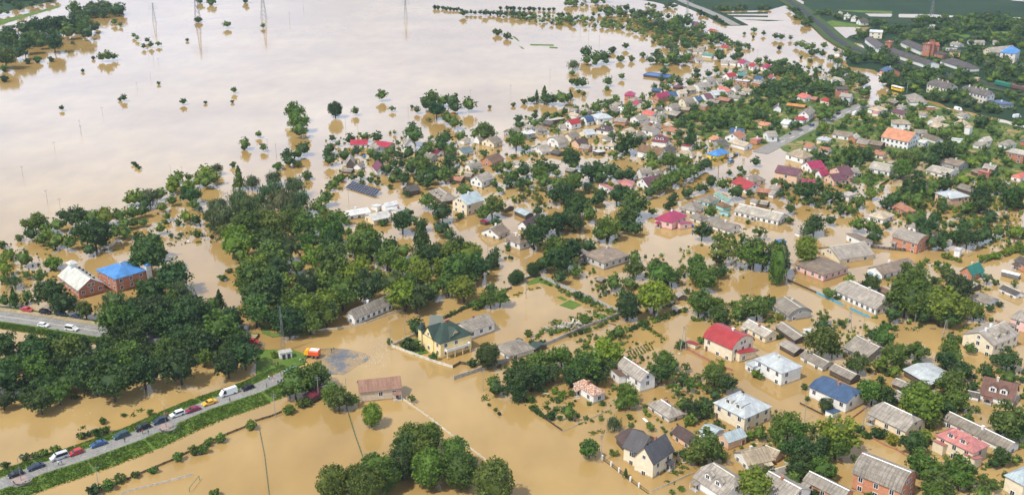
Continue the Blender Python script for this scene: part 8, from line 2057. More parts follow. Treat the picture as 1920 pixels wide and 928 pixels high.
# ------------------------------------------------------------------ trees
import numpy as np
def crown_mesh(name, seed, shape, ncl, nl, ls, mats, core=.62, mi=0):
    """leaf clumps spread through a unit crown (width 1, height 1, base at z=0)"""
    rs = np.random.RandomState(seed); cs = []
    lobes = [(rs.uniform(0, 6.28), rs.uniform(-.3, .9), rs.uniform(.05, .2)) for _ in range(6)]
    V = []; Fc = []
    for _ in range(ncl):
        u = rs.normal(size=3); u /= np.linalg.norm(u)
        r = .5 * rs.uniform(.55, .92)
        if shape == 'round':
            for az, el, a in lobes:
                d = np.array([math.cos(az) * math.cos(el), math.sin(az) * math.cos(el), math.sin(el)]); r += a * .5 * max(0, u @ d - .6)
            if u[2] < -.35: u[2] *= .5
            c = u * r; c[2] = c[2] * .95 + .5; rc = rs.uniform(.10, .18)
        elif shape == 'ball': c = u * .5 * rs.uniform(.80, .9); c[2] = c[2] + .5; rc = rs.uniform(.09, .13)
        elif shape == 'loose': c = u * r * rs.uniform(.8, 1.25); c[2] = c[2] * .8 + .55; rc = rs.uniform(.07, .13)
        elif shape == 'willow': c = u * r; c[2] = abs(c[2]) * .9 + .42; rc = rs.uniform(.10, .15)
        elif shape == 'cone':
            z = rs.uniform(.02, 1) ** 1.2; a = rs.uniform(0, 6.28); q = .48 * (1 - z) ** .8 * rs.uniform(.7, 1.05); c = np.array([q * math.cos(a), q * math.sin(a), z * .95]); rc = .04 + .09 * (1 - z)
        elif shape == 'column':
            z = rs.uniform(.02, 1); a = rs.uniform(0, 6.28); q = .42 * math.sin(math.pi * min(.97, z * .8 + .2)) * rs.uniform(.6, 1); c = np.array([q * math.cos(a), q * math.sin(a), z]); rc = .09
        else:
            a = rs.uniform(0, 6.28); q = .5 * math.sqrt(rs.uniform(0, 1)) * .85; z = .55 * math.sqrt(max(0, 1 - (q * 2) ** 2)) * rs.uniform(.5, 1.2); c = np.array([q * math.cos(a), q * math.sin(a), z + .12]); rc = rs.uniform(.10, .18)
        cs.append((c, rc))
    per = max(3, nl // ncl)
    for c, rc in cs:
        for k in range(per):
            d = rs.normal(size=3); d[2] += .35; d /= np.linalg.norm(d)
            p = c + d * rc * rs.uniform(.55, 1.1)
            if shape == 'willow' and rs.rand() < .6: p[2] -= rs.uniform(0, .35); d[2] *= .3
            if p[2] < 0: p[2] = rs.uniform(0, .04)
            n = d * .8 + rs.normal(size=3) * .55; n /= np.linalg.norm(n)
            a = np.cross(n, rs.normal(size=3)); a /= np.linalg.norm(a); b = np.cross(n, a)
            s1 = ls * rs.uniform(.6, 1.25); s2 = s1 * rs.uniform(.5, .9)
            if shape == 'willow': a = np.array([0, 0, 1.]) * .8 + a * .4; s1 *= 1.5; s2 *= .55
            i = len(V); V += [p - a * s1, p - b * s2, p + a * s1, p + b * s2]; Fc.append((i, i + 1, i + 2, i + 3))
    if core:
        bm = bmesh.new(); bmesh.ops.create_icosphere(bm, subdivisions=2, radius=.5 * core); i = len(V)
        for v in bm.verts:
            k = rs.uniform(.8, 1.12); x, y, z = v.co
            if shape == 'cone': hh = (z / core + .5); q = (1 - hh) * .8 + .05; V.append(np.array([x * k * q * 1.6, y * k * q * 1.6, .05 + hh * .85]))
            elif shape == 'column': V.append(np.array([x * k, y * k, .5 + z / core * .9]))
            elif shape in ('shrub',): V.append(np.array([x * k * 1.2, y * k * 1.2, max(0, .25 + z * k)]))
            elif shape == 'willow': V.append(np.array([x * k, y * k, .52 + z * k * 1.1]))
            else: V.append(np.array([x * k, y * k, .5 + z * k]))
        Fc += [tuple(i + q.index for q in f.verts) for f in bm.faces]; bm.free()
    me = bpy.data.meshes.new(name); me.from_pydata([tuple(p) for p in V], [], Fc)
    for m in mats: me.materials.append(m)
    me.update(); return me
def trunk_mesh(seed):
    rnd = random.Random(seed); mb = MB(); n = 7
    z0, r0 = -.25, .055; prev = Vector((0, 0, z0))
    for k in range(3):
        q = Vector((rnd.uniform(-.02, .02), rnd.uniform(-.02, .02), z0 + .27 * (k + 1))); mb.bar(prev, q, r0 * (1 - .25 * k), n=n, r2=r0 * (1 - .25 * (k + 1))); prev = q
    for k in range(5):
        a = k * 1.3 + rnd.uniform(0, 1); b = Vector((0, 0, rnd.uniform(.2, .45)))
        e = b + Vector((math.cos(a) * .28, math.sin(a) * .28, rnd.uniform(.18, .32))); mb.bar(b, e, .024, n=5, r2=.008)
    return mb.mesh('trunk', [M_BARK])
FM = [foliage()]
PROTO = {
 't': [crown_mesh('leafy_crown', 10 + i, 'round', 46, 1500, .046, FM) for i in range(6)],
 'o': [crown_mesh('rounded_crown', 30 + i, 'ball', 110, 2600, .032, FM, .8) for i in range(3)],
 'f': [crown_mesh('loose_crown', 40 + i, 'loose', 26, 700, .048, FM, .35) for i in range(3)],
 'w': [crown_mesh('willow_crown', 50 + i, 'willow', 42, 1500, .046, FM, .5) for i in range(3)],
 'c': [crown_mesh('conifer_crown', 60 + i, 'cone', 90, 1300, .040, FM, .6) for i in range(2)],
 'p': [crown_mesh('column_crown', 70 + i, 'column', 70, 1300, .045, FM, .6) for i in range(2)],
 'u': [crown_mesh('shrub_crown', 80 + i, 'shrub', 20, 420, .075, FM, .5) for i in range(6)]}
TRUNKS = [trunk_mesh(i) for i in range(4)]
KNAME = dict(t='broadleaf_tree', o='rounded_tree', u='shrub', c='conifer_tree', p='poplar_tree', f='garden_tree', w='willow_tree')
CAT = dict(t='tree', o='tree', u='shrub', c='conifer', p='poplar', f='garden tree', w='willow')
CROWNZ = dict(t=.05, o=.06, f=.06, w=.0, c=.03, p=.03, u=-.03)
def plant(i, k, x, y, D, H, tone, lab, grp):
    rnd = random.Random(i * 7 + 3); rot = rnd.uniform(0, 6.28); col = TONE[tone]
    jit = [c * rnd.uniform(.86, 1.14) for c in col]
    if k == 'u':
        o = link('shrub', rnd.choice(PROTO['u']), None, (x, y, 0), rot, (D, D * rnd.uniform(.85, 1.1), H * 1.25)); tag(o, lab, 'shrub')
    else:
        o = thing(KNAME[k], lab, CAT[k], (x, y, 0), rot)
        z = CROWNZ[k] * H
        c = link('crown', rnd.choice(PROTO[k]), o, (0, 0, z), 0, (D, D * rnd.uniform(.88, 1.08), (H - z))); c.color = (*jit, 1)
        t = link('trunk', rnd.choice(TRUNKS), o, (0, 0, 0), 0, (H * .8, H * .8, H))
    o.color = (*jit, 1)
    if grp: o['group'] = grp
    return o
for i, (k, x, y, D, H, tone, lab, grp) in enumerate(TREES): plant(i, k, x, y, D, H, tone, lab, grp)
# the many far and small trees beyond those: one mass
def mass(name, items, label, dens):
    V = []; F = []; Mi = []; base = {}
    def proto(k, j):
        key = (k, j)
        if key not in base:
            sh = dict(t='round', u='shrub')[k]
            me = crown_mesh('tmp', 200 + j, sh, 22 if k == 't' else 10, dens if k == 't' else dens // 3, .085 if k == 't' else .11, [], .66)
            v = np.array([q.co for q in me.vertices]); f = [tuple(p.vertices) for p in me.polygons]; bpy.data.meshes.remove(me); base[key] = (v, f)
        return base[key]
    for i, (k, x, y, D, H, tone) in enumerate(items):
        rnd = random.Random(i); v, f = proto(k, rnd.randrange(5)); a = rnd.uniform(0, 6.28)
        ca, sa = math.cos(a), math.sin(a); o0 = len(V); z = .03 * H if k == 't' else 0
        q = np.stack([(v[:, 0] * ca - v[:, 1] * sa) * D + x, (v[:, 0] * sa + v[:, 1] * ca) * D + y, v[:, 2] * (H * (1.25 if k == 'u' else 1) - z) + z], 1)
        V += q.tolist(); F += [tuple(o0 + n for n in t) for t in f]; Mi += ['dmbwy'.index(tone)] * len(f)
    me = bpy.data.meshes.new(name); me.from_pydata(V, [], F)
    for t in 'dmbwy': me.materials.append(foliage(t))
    me.polygons.foreach_set('material_index', Mi); me.update()
    o = link(name, me); tag(o, label, None, None, 'stuff')
mass('far_trees', [t for t in FAR if t[0] == 't'], 'small trees massed in the far gardens, woods and along the flooded shores', 190)
mass('far_shrubs', [t for t in FAR if t[0] == 'u'], 'small scattered shrubs in the far flooded gardens', 150)

# garden undergrowth: low bushes and seedling fruit trees between the houses, kept off streets and roofs
HB = [(b[0], b[1], math.cos(R(b[2])), math.sin(R(b[2])), b[3] / 2, b[4] / 2) for h in HOUSES for b in h[0]]
def blocked(x, y, m):
    for a, b, c, s, l, w_ in HB:
        dx, dy = x - a, y - b
        if abs(dx) < 30 and abs(dy) < 30 and abs(dx * c + dy * s) < l + m and abs(dy * c - dx * s) < w_ + m: return True
    for (ax, ay), (bx, by), w_ in CLEARWAY:
        dx, dy = bx - ax, by - ay; L2 = dx * dx + dy * dy; t = max(0, min(1, ((x - ax) * dx + (y - ay) * dy) / L2))
        if math.hypot(x - ax - dx * t, y - ay - dy * t) < w_ / 2 + m: return True
    return False
def inpoly(x, y, P):
    r = False
    for (x1, y1), (x2, y2) in zip(P, P[1:] + P[:1]):
        if (y1 > y) != (y2 > y) and x < (x2 - x1) * (y - y1) / (y2 - y1) + x1: r = not r
    return r
UG = []; rnd = random.Random(21)
for P, n, lo, hi in GARDENS:
    P = [tuple(p) for p in P]; xs = [p[0] for p in P]; ys = [p[1] for p in P]; k = 0
    for _ in range(n * 12):
        if k >= n: break
        x, y = rnd.uniform(min(xs), max(xs)), rnd.uniform(min(ys), max(ys))
        if not inpoly(x, y, P): continue
        d = lo + (hi - lo) * rnd.random() ** 1.8
        if blocked(x, y, d * .35 + .2): continue
        k += 1; UG.append(('u' if d < 2.6 else 't', x, y, d, d * (.75 if d < 2.6 else .95), rnd.choice('ddmmmmbb')))
WD = []
for P, n, lo, hi in WOODS:
    P = [tuple(p) for p in P]; xs = [p[0] for p in P]; ys = [p[1] for p in P]; k = 0
    for _ in range(n * 15):
        if k >= n: break
        x, y = rnd.uniform(min(xs), max(xs)), rnd.uniform(min(ys), max(ys))
        if not inpoly(x, y, P): continue
        d = lo + (hi - lo) * rnd.random() ** 1.5
        if blocked(x, y, d * .2): continue
        k += 1; WD.append(('t', x, y, d, d * rnd.uniform(.85, 1.15), rnd.choice('dddmmw')))
mass('far_woods', WD, 'far-off woods and groves that read as one dark green mass', 170)
mass('garden_undergrowth', UG, 'low bushes and small fruit trees crowding the flooded gardens', 120)

# ------------------------------------------------------------------ houses
def prof(typ, W, e, r):
    if typ == 's': return [(-W / 2, e), (W / 2, e + r)]
    if typ == 'b': return [(-W / 2, e), (-.43 * W, e + .40 * r), (-.30 * W, e + .72 * r), (-.14 * W, e + .93 * r), (0, e + r), (.14 * W, e + .93 * r), (.30 * W, e + .72 * r), (.43 * W, e + .40 * r), (W / 2, e)]
    return [(-W / 2, e), (0, e + r), (W / 2, e)]
KT = .58
def roof_mesh(typ, L, W, e, r, k, front):
    mb = MB(); t = .16
    if typ == 'f':
        mb.box(-L / 2, L / 2, -W / 2, W / 2, e - .1, e + .12); mb.box(-L / 2 + .05, L / 2 - .05, -W / 2 + .05, -W / 2 + .3, e + .12, e + .42)
        mb.box(-L / 2 + .05, L / 2 - .05, W / 2 - .3, W / 2 - .05, e + .12, e + .42); mb.box(-L / 2 + .05, -L / 2 + .3, -W / 2 + .3, W / 2 - .3, e + .12, e + .42); mb.box(L / 2 - .3, L / 2 - .05, -W / 2 + .3, W / 2 - .3, e + .12, e + .42)
    elif typ in 'gbs':
        p = prof(typ, W, e, r)
        if typ == 's' and front > 0: p = [(-W / 2, e + r), (W / 2, e)]
        n = len(p); v = [(-L / 2, y, z) for y, z in p] + [(L / 2, y, z) for y, z in p]
        mb.thick(v, [(i + 1, i, n + i, n + i + 1)[::-1] for i in range(n - 1)][:], t)
    elif typ == 'h':
        if L >= W:
            h = max(.15, (L - W * .92) / 2); v = [(-L / 2, -W / 2, e), (L / 2, -W / 2, e), (L / 2, W / 2, e), (-L / 2, W / 2, e), (-h, 0, e + r), (h, 0, e + r)]
            f = [(0, 1, 5, 4), (1, 2, 5), (2, 3, 4, 5), (3, 0, 4)]
        else:
            h = max(.15, (W - L * .92) / 2); v = [(-L / 2, -W / 2, e), (L / 2, -W / 2, e), (L / 2, W / 2, e), (-L / 2, W / 2, e), (0, -h, e + r), (0, h, e + r)]
            f = [(0, 1, 4), (1, 2, 5, 4), (2, 3, 5), (3, 0, 4, 5)]
        mb.thick(v, f, t)
    elif typ == 'k':
        cz = e + r * KT; cy = W / 2 * (1 - KT); h = max(.2, L / 2 - cy * .9)
        v = [(-L / 2, -W / 2, e), (L / 2, -W / 2, e), (L / 2, -cy, cz), (h, 0, e + r), (-h, 0, e + r), (-L / 2, -cy, cz), (L / 2, W / 2, e), (-L / 2, W / 2, e), (L / 2, cy, cz), (-L / 2, cy, cz)]
        mb.thick(v, [(0, 1, 2, 3, 4, 5), (6, 7, 9, 4, 3, 8), (2, 8, 3), (9, 5, 4)], t)
    return mb.mesh('roof', [roof_mat(k)], uv=True)
def wall_mesh(typ, L, W, e, r, k, ov, front):
    mb = MB(); l = L / 2 - ov; w = W / 2 - ov
    if typ in 'hf': mb.box(-l, l, -w, w, -1.2, e - .02 if typ == 'h' else e - .11)
    else:
        s = 2 * w / W
        if typ == 'k': p = [(-w, e + r * ov / (W / 2) - .1), (-W / 2 * (1 - KT) * .98, e + r * KT - .1), (W / 2 * (1 - KT) * .98, e + r * KT - .1), (w, e + r * ov / (W / 2) - .1)]
        else:
            q = prof(typ, W, e, r)
            if typ == 's' and front > 0: q = [(-W / 2, e + r), (W / 2, e)]
            def zz(y):
                for (y0, z0), (y1, z1) in zip(q, q[1:]):
                    if y0 <= y <= y1: return z0 + (z1 - z0) * (y - y0) / (y1 - y0)
                return e
            ys = [-w] + [y for y, z in q if -w < y < w] + [w]
            p = [(y, zz(y) - .09) for y in ys]
        mb.prism([(-w, -1.2)] + p + [(w, -1.2)], -l, l)
    return mb.mesh('wall', [wall_mat(k)])
WIN = {}
def win_mesh(wd, ht, full):
    key = (wd, ht, full)
    if key not in WIN:
        mb = MB(); f = .11; d = .07
        mb.box(-wd / 2 - f, -wd / 2, -d, 0, -f, ht + f); mb.box(wd / 2, wd / 2 + f, -d, 0, -f, ht + f)
        mb.box(-wd / 2, wd / 2, -d, 0, -f, 0); mb.box(-wd / 2, wd / 2, -d, 0, ht, ht + f); mb.box(-.04, .04, -d, 0, 0, ht)
        pn = MB(); pn.box(-wd / 2, -.04, -.035, 0, 0, ht, 0); pn.box(.04, wd / 2, -.035, 0, 0, ht, 0)
        if full: WIN[key] = (mb.mesh('window', [M_WHITE]), pn.mesh('pane', [M_PANE]))
        else:
            for q, (x0, x1) in (('a', (-wd / 2, -.04)), ('b', (.04, wd / 2))): mb.box(x0, x1, -.035, 0, 0, ht, 1)
            WIN[key] = (mb.mesh('window', [M_WHITE, M_PANE]), None)
    return WIN[key]
def add_window(root, x, y, z, ang, wd, ht, full):
    fr, pn = win_mesh(wd, ht, full); o = link('window', fr, root, (x, y, z), ang)
    if pn: link('pane', pn, o)
DOORM = {}
def door_mesh(wd, ht, col):
    key = (wd, ht, col)
    if key not in DOORM:
        mb = MB(); mb.box(-wd / 2 - .1, wd / 2 + .1, -.05, 0, -.3, ht + .1, 0); mb.box(-wd / 2, wd / 2, -.09, -.05, -.3, ht, 1)
        DOORM[key] = mb.mesh('door', [M_WHITE, plain('door_' + col, dict(brown=(.16, .08, .04), blue=(.35, .52, .66), red=(.35, .04, .03), dark=(.04, .035, .03))[col], .6)])
    return DOORM[key]
def box_part(name, root, x0, x1, y0, y1, z0, z1, m):
    mb = MB(); mb.box(x0 - (x0 + x1) / 2, x1 - (x0 + x1) / 2, y0 - (y0 + y1) / 2, y1 - (y0 + y1) / 2, z0, z1)
    return link(name, mb.mesh(name, [m]), root, ((x0 + x1) / 2, (y0 + y1) / 2, 0))
def build_block(root, dx, dy, rot, L, W, e, r, typ, rk, wk, fl, main, near, seed, cat):
    """one roofed block; root already stands at the house, offset (dx,dy), turned rot, all local"""
    rnd = random.Random(seed)
    hx, hy = root.location.x + dx, root.location.y + dy
    ca, sa = math.cos(rot), math.sin(rot)
    toC = Vector((-hx, -hy)).normalized()
    ny = Vector((sa, -ca)); front = -1 if ny.dot(toC) > 0 else 1          # which long side looks to the near side
    ov = .42 if min(L, W) > 5 else .22
    def put(name, me): return link(name, me, root, (dx, dy, 0), rot)
    wl = put('wall', wall_mesh(typ, L, W, e, r, wk, ov, -front)); rf = put('roof', roof_mesh(typ, L, W, e, r, rk, -front))
    def loc(x, y): return dx + x * ca - y * sa, dy + x * sa + y * ca
    shed = cat in ('shed', 'barn', 'canopy', 'hut', 'factory shed', 'cabin', 'kiosk')
    two = 'n2' in fl
    sides = [(0, -1, L), (0, 1, L), (1, 0, W), (-1, 0, W)]
    step = 2.4 if 'ww' in fl else (3.1 if near else 3.8)
    for nx, nyy, ln in sides:
        wn = Vector((nx * ca - nyy * sa, nx * sa + nyy * ca))
        if wn.dot(toC) < -.05: continue
        along = ln - 2 * ov
        n = int((along - .8) / step)
        if shed: n = min(n, 2) if cat != 'factory shed' else 0
        if wk == 'k': n = 0
        if n < 1: continue
        ang = math.atan2(wn.x, -wn.y)                                   # window's -y faces outward
        zs = [e - 2.05] if not two else [e - 2.0, e - 4.7]
        gable = nx != 0 and typ in 'gbk' and r > 2.2 and W > 6
        for z in zs:
            if z < -.75: z = -.75
            if z < -.9: continue
            for i in range(n):
                if rnd.random() < (.12 if 'ww' not in fl else 0): continue
                t = (i + .5) / n - .5; off = t * along
                bx = nx * (L / 2 - ov) + (0 if nx else off); by = nyy * (W / 2 - ov) + (0 if nyy else off)
                X, Y = loc(bx + nx * .004, by + nyy * .004); add_window(root, X, Y, z, ang, 1.15 if near else 1.2, 1.35, near)
        if gable:
            zt = e + r * .12
            for off in ((-.8, .8) if W > 9 and r > 3 else (0,)):
                X, Y = loc(nx * (L / 2 - ov + .004), off); add_window(root, X, Y, zt, ang, .95, 1.1, near)
        if main and near and nyy == front and not shed and rnd.random() < .6:
            X, Y = loc(along * (.5 / n) if n % 2 == 0 else along * (.5 - 0.02) - 1.0, nyy * (W / 2 - ov + .004))
            link('door', door_mesh(1.0, max(1.0, min(1.9, e - .8)), 'brown'), root, (X, Y, 0), ang)
            if rnd.random() < .7:
                pz = min(e - .15, 2.6); mb = MB(); mb.thick([(-1.3, -1.7, pz - .45), (1.3, -1.7, pz - .45), (1.3, -.02, pz), (-1.3, -.02, pz)], [(0, 1, 2, 3)], .08, 0)
                for px_ in (-1.15, 1.15): mb.bar((px_, -1.55, -.8), (px_, -1.55, pz - .5), .07, 1)
                mb.box(-1.2, 1.2, -1.6, -.02, -.6, .12, 2)
                link('porch', mb.mesh('porch', [roof_mat(rk), M_WHITE, M_CONC], uv=True), root, (X, Y, 0), ang)
        if 'dg' in fl and nx != 0:
            for off in (-1.7, 1.7):
                X, Y = loc(nx * (L / 2 - ov + .006), off); link('door', door_mesh(2.4, 1.7, 'blue'), root, (X, Y, 0), ang)
    # ridge cap, chimneys, dormers
    hz = L / 2 if typ in 'gb' else max(.2, L / 2 - W / 2 * (1 - KT) * .9) if typ == 'k' else max(.2, (L - W * .92) / 2) if typ == 'h' and L >= W else 0
    if hz > 1 and ('rc' in fl or (near and typ in 'gbkh' and ROOFC[rk][3] in 's' and rnd.random() < .55)):
        mb = MB(); mb.prism([(-.22, -.06), (0, .10), (.22, -.06), (.12, -.14), (-.12, -.14)], -hz + .05, hz - .05)
        c = link('ridge_cap', mb.mesh('ridge_cap', [M_WHITE if 'rc' in fl else M_CONCL]), rf, (0, 0, e + r))
    nch = [int(f[2:]) for f in fl if f.startswith('ch')]
    nch = nch[0] if nch else (1 if main and not shed and rnd.random() < .62 else 0)
    rnd2 = random.Random(seed + 1)
    for i in range(nch):
        x = 0 if hz < 1 else ((i + .5) / nch - .5) * 2 * hz * .85 + (rnd2.uniform(-.2, .2) * hz if nch == 1 else 0)
        yy = rnd2.choice((-.5, .5, .3)); mb = MB(); wdt = .32
        mb.box(-wdt, wdt, -wdt, wdt, -1.2, 1.0); mb.box(-wdt - .1, wdt + .1, -wdt - .1, wdt + .1, 1.0, 1.14)
        ch = link('chimney', mb.mesh('chimney', [M_BRICKW if 'vil' in fl or rk == 'ch' else rnd2.choice((M_WHITE, M_BRICKW, M_CONCL))]), rf, (x, yy, e + r - .35))
    if 'dm' in fl:
        nd = 1 if L < 9 else 2
        for i in range(nd):
            x = ((i + .5) / nd - .5) * L * .62; yb = front * W * .36; yt = front * W * .06
            z0 = e + r * .18; z1 = e + r * .62; dw = 1.1
            mb = MB(); y0, y1 = min(yb, yt), max(yb, yt)
            mb.box(-dw, dw, y0, y1, z0, z1, 0)
            v = [(-dw - .25, y0 - .2, z1), (0, y0 - .2, z1 + .8), (dw + .25, y0 - .2, z1), (-dw - .25, y1 + .2, z1), (0, y1 + .2, z1 + .8), (dw + .25, y1 + .2, z1)]
            mb.thick(v, [(0, 1, 4, 3), (1, 2, 5, 4)], .08, 1)
            mb.poly([(-dw, yb, z1 - .08), (dw, yb, z1 - .08), (0, yb, z1 + .62)], 0)
            d = link('dormer', mb.mesh('dormer', [wall_mat(wk), roof_mat(rk)], uv=True), rf, (x, 0, 0))
            fr, pn = win_mesh(1.15, 1.1, True); a = 0 if front < 0 else math.pi
            o = link('window', fr, d, (0, yb + front * .005, z0 + (z1 - z0) * .35), a)
            mb2 = MB(); mb2.box(-.55, .55, -.03, 0, .02, 1.08); link('pane', mb2.mesh('pane', [M_PANE]), d, (0, yb + front * .005, z0 + (z1 - z0) * .35), a)
    return rf
CATN = {'apartment block': 'apartment_block', 'factory shed': 'factory_shed'}
for i, (blks, lab, cat) in enumerate(HOUSES):
    b = blks[0]; grp = 'flooded %ss of the town' % cat if cat in ('house', 'shed', 'barn') else None
    root = thing(CATN.get(cat, cat).replace(' ', '_'), lab, cat, (b[0], b[1], 0), 0, grp)
    near = b[1] < 560
    for j, q in enumerate(blks):
        build_block(root, q[0] - b[0], q[1] - b[1], R(q[2]), q[3], q[4], q[5], q[6], q[7], q[8], q[9], q[10], j == 0, near, i * 31 + j, cat)
    fl = b[10]; a = R(b[2]); ca, sa = math.cos(a), math.sin(a)
    if 'cup' in fl:
        mb = MB(); mb.box(-1.3, 1.3, -1.3, 1.3, b[5] + b[6] - 1.2, b[5] + b[6] + 1.3, 0)
        mb.thick([(-1.9, -1.9, b[5] + b[6] + 1.3), (1.9, -1.9, b[5] + b[6] + 1.3), (1.9, 1.9, b[5] + b[6] + 1.3), (-1.9, 1.9, b[5] + b[6] + 1.3), (0, 0, b[5] + b[6] + 2.5)], [(0, 1, 4), (1, 2, 4), (2, 3, 4), (3, 0, 4)], .1, 1)
        s = 1 if ca * 0 + sa * 1 > 0 else -1
        link('cupola', mb.mesh('cupola', [M_WHITE, roof_mat('wc')], uv=True), root, (s * ca * b[3] * .36, s * sa * b[3] * .36, 0), a)
        for k in range(5):                                               # roof vents
            mb = MB(); mb.box(-.3, .3, -.35, .35, -.4, .55); mb.box(-.4, .4, -.45, .45, .55, .65)
            t = (k - 2) * b[3] * .17; yy = -b[4] * .22
            link('roof_vent', mb.mesh('roof_vent', [M_DARK]), root, (ca * t - sa * yy, sa * t + ca * yy, b[5] + b[6] * .56), a)
    if 'vil' in fl:                                                      # balconies and porch columns of the yellow villa
        L, W, e = b[3], b[4], b[5]
        for sx, sy, ln in ((0, -1, L), (1, 0, W), (-1, 0, W)):
            wn = Vector((sx * ca - sy * sa, sx * sa + sy * ca))
            if wn.dot(Vector((-b[0], -b[1])).normalized()) < .1: continue
            n = 4; dep = 1.7; hw = ln * .36
            fx, fy = sx * (L / 2 - .4), sy * (W / 2 - .4)
            an = math.atan2(wn.x, -wn.y)
            mb = MB(); mb.box(-hw, hw, -dep, -.01, 2.75, 2.95); mb.box(-hw, hw, -dep, -dep + .1, 2.95, 3.7); mb.box(-hw, -hw + .1, -dep + .1, -.01, 2.95, 3.7); mb.box(hw - .1, hw, -dep + .1, -.01, 2.95, 3.7)
            link('balcony', mb.mesh('balcony', [wall_mat('w')]), root, (fx * ca - fy * sa, fx * sa + fy * ca, 0), an)
            for k in range(n):
                xk = -hw + .15 + (2 * hw - .3) * k / (n - 1); mb = MB(); mb.bar((xk, -dep + .15, -1), (xk, -dep + .15, 2.75), .16, n=8)
                link('column', mb.mesh('column', [wall_mat('y')]), root, (fx * ca - fy * sa, fx * sa + fy * ca, 0), an)

# ------------------------------------------------------------------ fences and walls
FMAT = dict(conc=M_CONC, stone=M_CONCL, dark=M_DARK, blue=M_BLUEP, green=M_GREENP, brick=M_BRICKW, pale=M_CONCL)
for style, pts, hgt, lab in FENCES:
    o = thing('fence' if style in ('dark', 'blue', 'green', 'pale', 'pillar') else 'boundary_wall', lab, 'fence' if style in ('dark', 'blue', 'green', 'pale', 'pillar') else 'wall', (pts[0][0], pts[0][1], 0))
    mb = MB(); ps = MB(); o0 = Vector((pts[0][0], pts[0][1], 0)); cnt = 0
    for a, b in zip(pts, pts[1:]):
        a = Vector((*a, 0)) - o0; b = Vector((*b, 0)) - o0; d = (b - a); ln = d.length; d.normalize(); an = math.atan2(d.y, d.x)
        st = 2.5 if style in ('conc', 'stone') else 2.2; n = max(1, int(ln / st))
        for i in range(n):
            p = a + d * (ln * i / n); q = a + d * (ln * (i + 1) / n); mt = Matrix.Translation(p) @ Matrix.Rotation(an, 4, 'Z'); l = (q - p).length
            rr = random.Random(i + int(ln)); z = hgt * rr.uniform(.92, 1.04)
            if style in ('conc', 'stone', 'brick'):
                mb.box(.12, l - .12, -.07, .07, -.8, z - .12, 0, mt); ps.box(-.13, .12, -.14, .14, -.8, hgt + .08, 0, mt)
            elif style == 'pillar':
                for k in range(6): mb.box(.4 + (l - .8) * k / 5, .45 + (l - .8) * k / 5, -.02, .02, -.5, z - .25, 0, mt)
                mb.box(.1, l - .1, -.03, .03, z - .35, z - .28, 0, mt); mb.box(.1, l - .1, -.08, .08, -.6, .15, 0, mt); ps.box(-.2, .2, -.2, .2, -.8, hgt + .1, 0, mt)
            else:
                k = 7
                for j in range(k): mb.box(.02 + l * j / k, l * (j + .86) / k, -.02, .02, -.6, z * rr.uniform(.92, 1.02), 0, mt)
                mb.box(0, l, .02, .06, z * .6, z * .6 + .08, 0, mt); ps.box(-.06, .06, .06, .16, -.8, hgt, 0, mt)
    m = FMAT.get(style, M_DARK)
    link('panel', mb.mesh('panel', [m]), o); link('post', ps.mesh('post', [M_WHITE if style == 'pillar' else m]), o)['kind'] = 'stuff'
    if True:
        for c in o.children: pass

# ------------------------------------------------------------------ poles, pylons, lamps
def pole_mesh(arms):
    mb = MB(); mb.bar((0, 0, -.12), (0, 0, 1), .017, n=8, r2=.011); return mb.mesh('shaft', [M_POLE])
SHAFT = pole_mesh(0)
am = MB(); am.box(-.85, .85, -.05, .05, -.05, .05)
for x in (-.75, 0, .75): am.bar((x, 0, .05), (x, 0, .26), .05, n=6)
ARM = am.mesh('crossarm', [M_STEEL])
for i, (x, y, h, st, lab, grp) in enumerate(POLES):
    o = None
    if st == 'A':
        o = thing('power_pole', lab, 'pole', (x, y, 0), .4)
        for s in (-1, 1):
            mb = MB(); mb.bar((s * 1.3, 0, -.8), (s * .12, 0, h), .13, n=7, r2=.09); link('leg', mb.mesh('leg', [M_POLE]), o)
        mb = MB(); mb.bar((-.75, 0, h * .45), (.75, 0, h * .45), .06); link('brace', mb.mesh('brace', [M_STEEL]), o); link('crossarm', ARM, o, (0, 0, h - .3), 1.57)
    elif st == 'L':
        o = thing('street_lamp', lab, 'street lamp', (x, y, BANKZ), 0)
        mb = MB(); mb.bar((0, 0, -.3), (0, 0, h), .09, n=8, r2=.06); mb.bar((0, 0, h), (1.1, .3, h + .25), .05, n=6); link('post', mb.mesh('post', [M_STEEL]), o)
        mb = MB(); mb.box(.9, 1.6, .15, .45, h + .2, h + .32); link('lamp_head', mb.mesh('lamp_head', [M_STEEL]), o)
    else:
        o = thing('utility_pole', lab, 'pole', (x, y, 0), random.Random(i).uniform(0, 3))
        link('shaft', SHAFT, o, (0, 0, 0), 0, (h * .9, h * .9, h)); link('crossarm', ARM, o, (0, 0, h - .35))
        if h > 7.5: link('crossarm', ARM, o, (0, 0, h - 1.1))
    o['group'] = grp
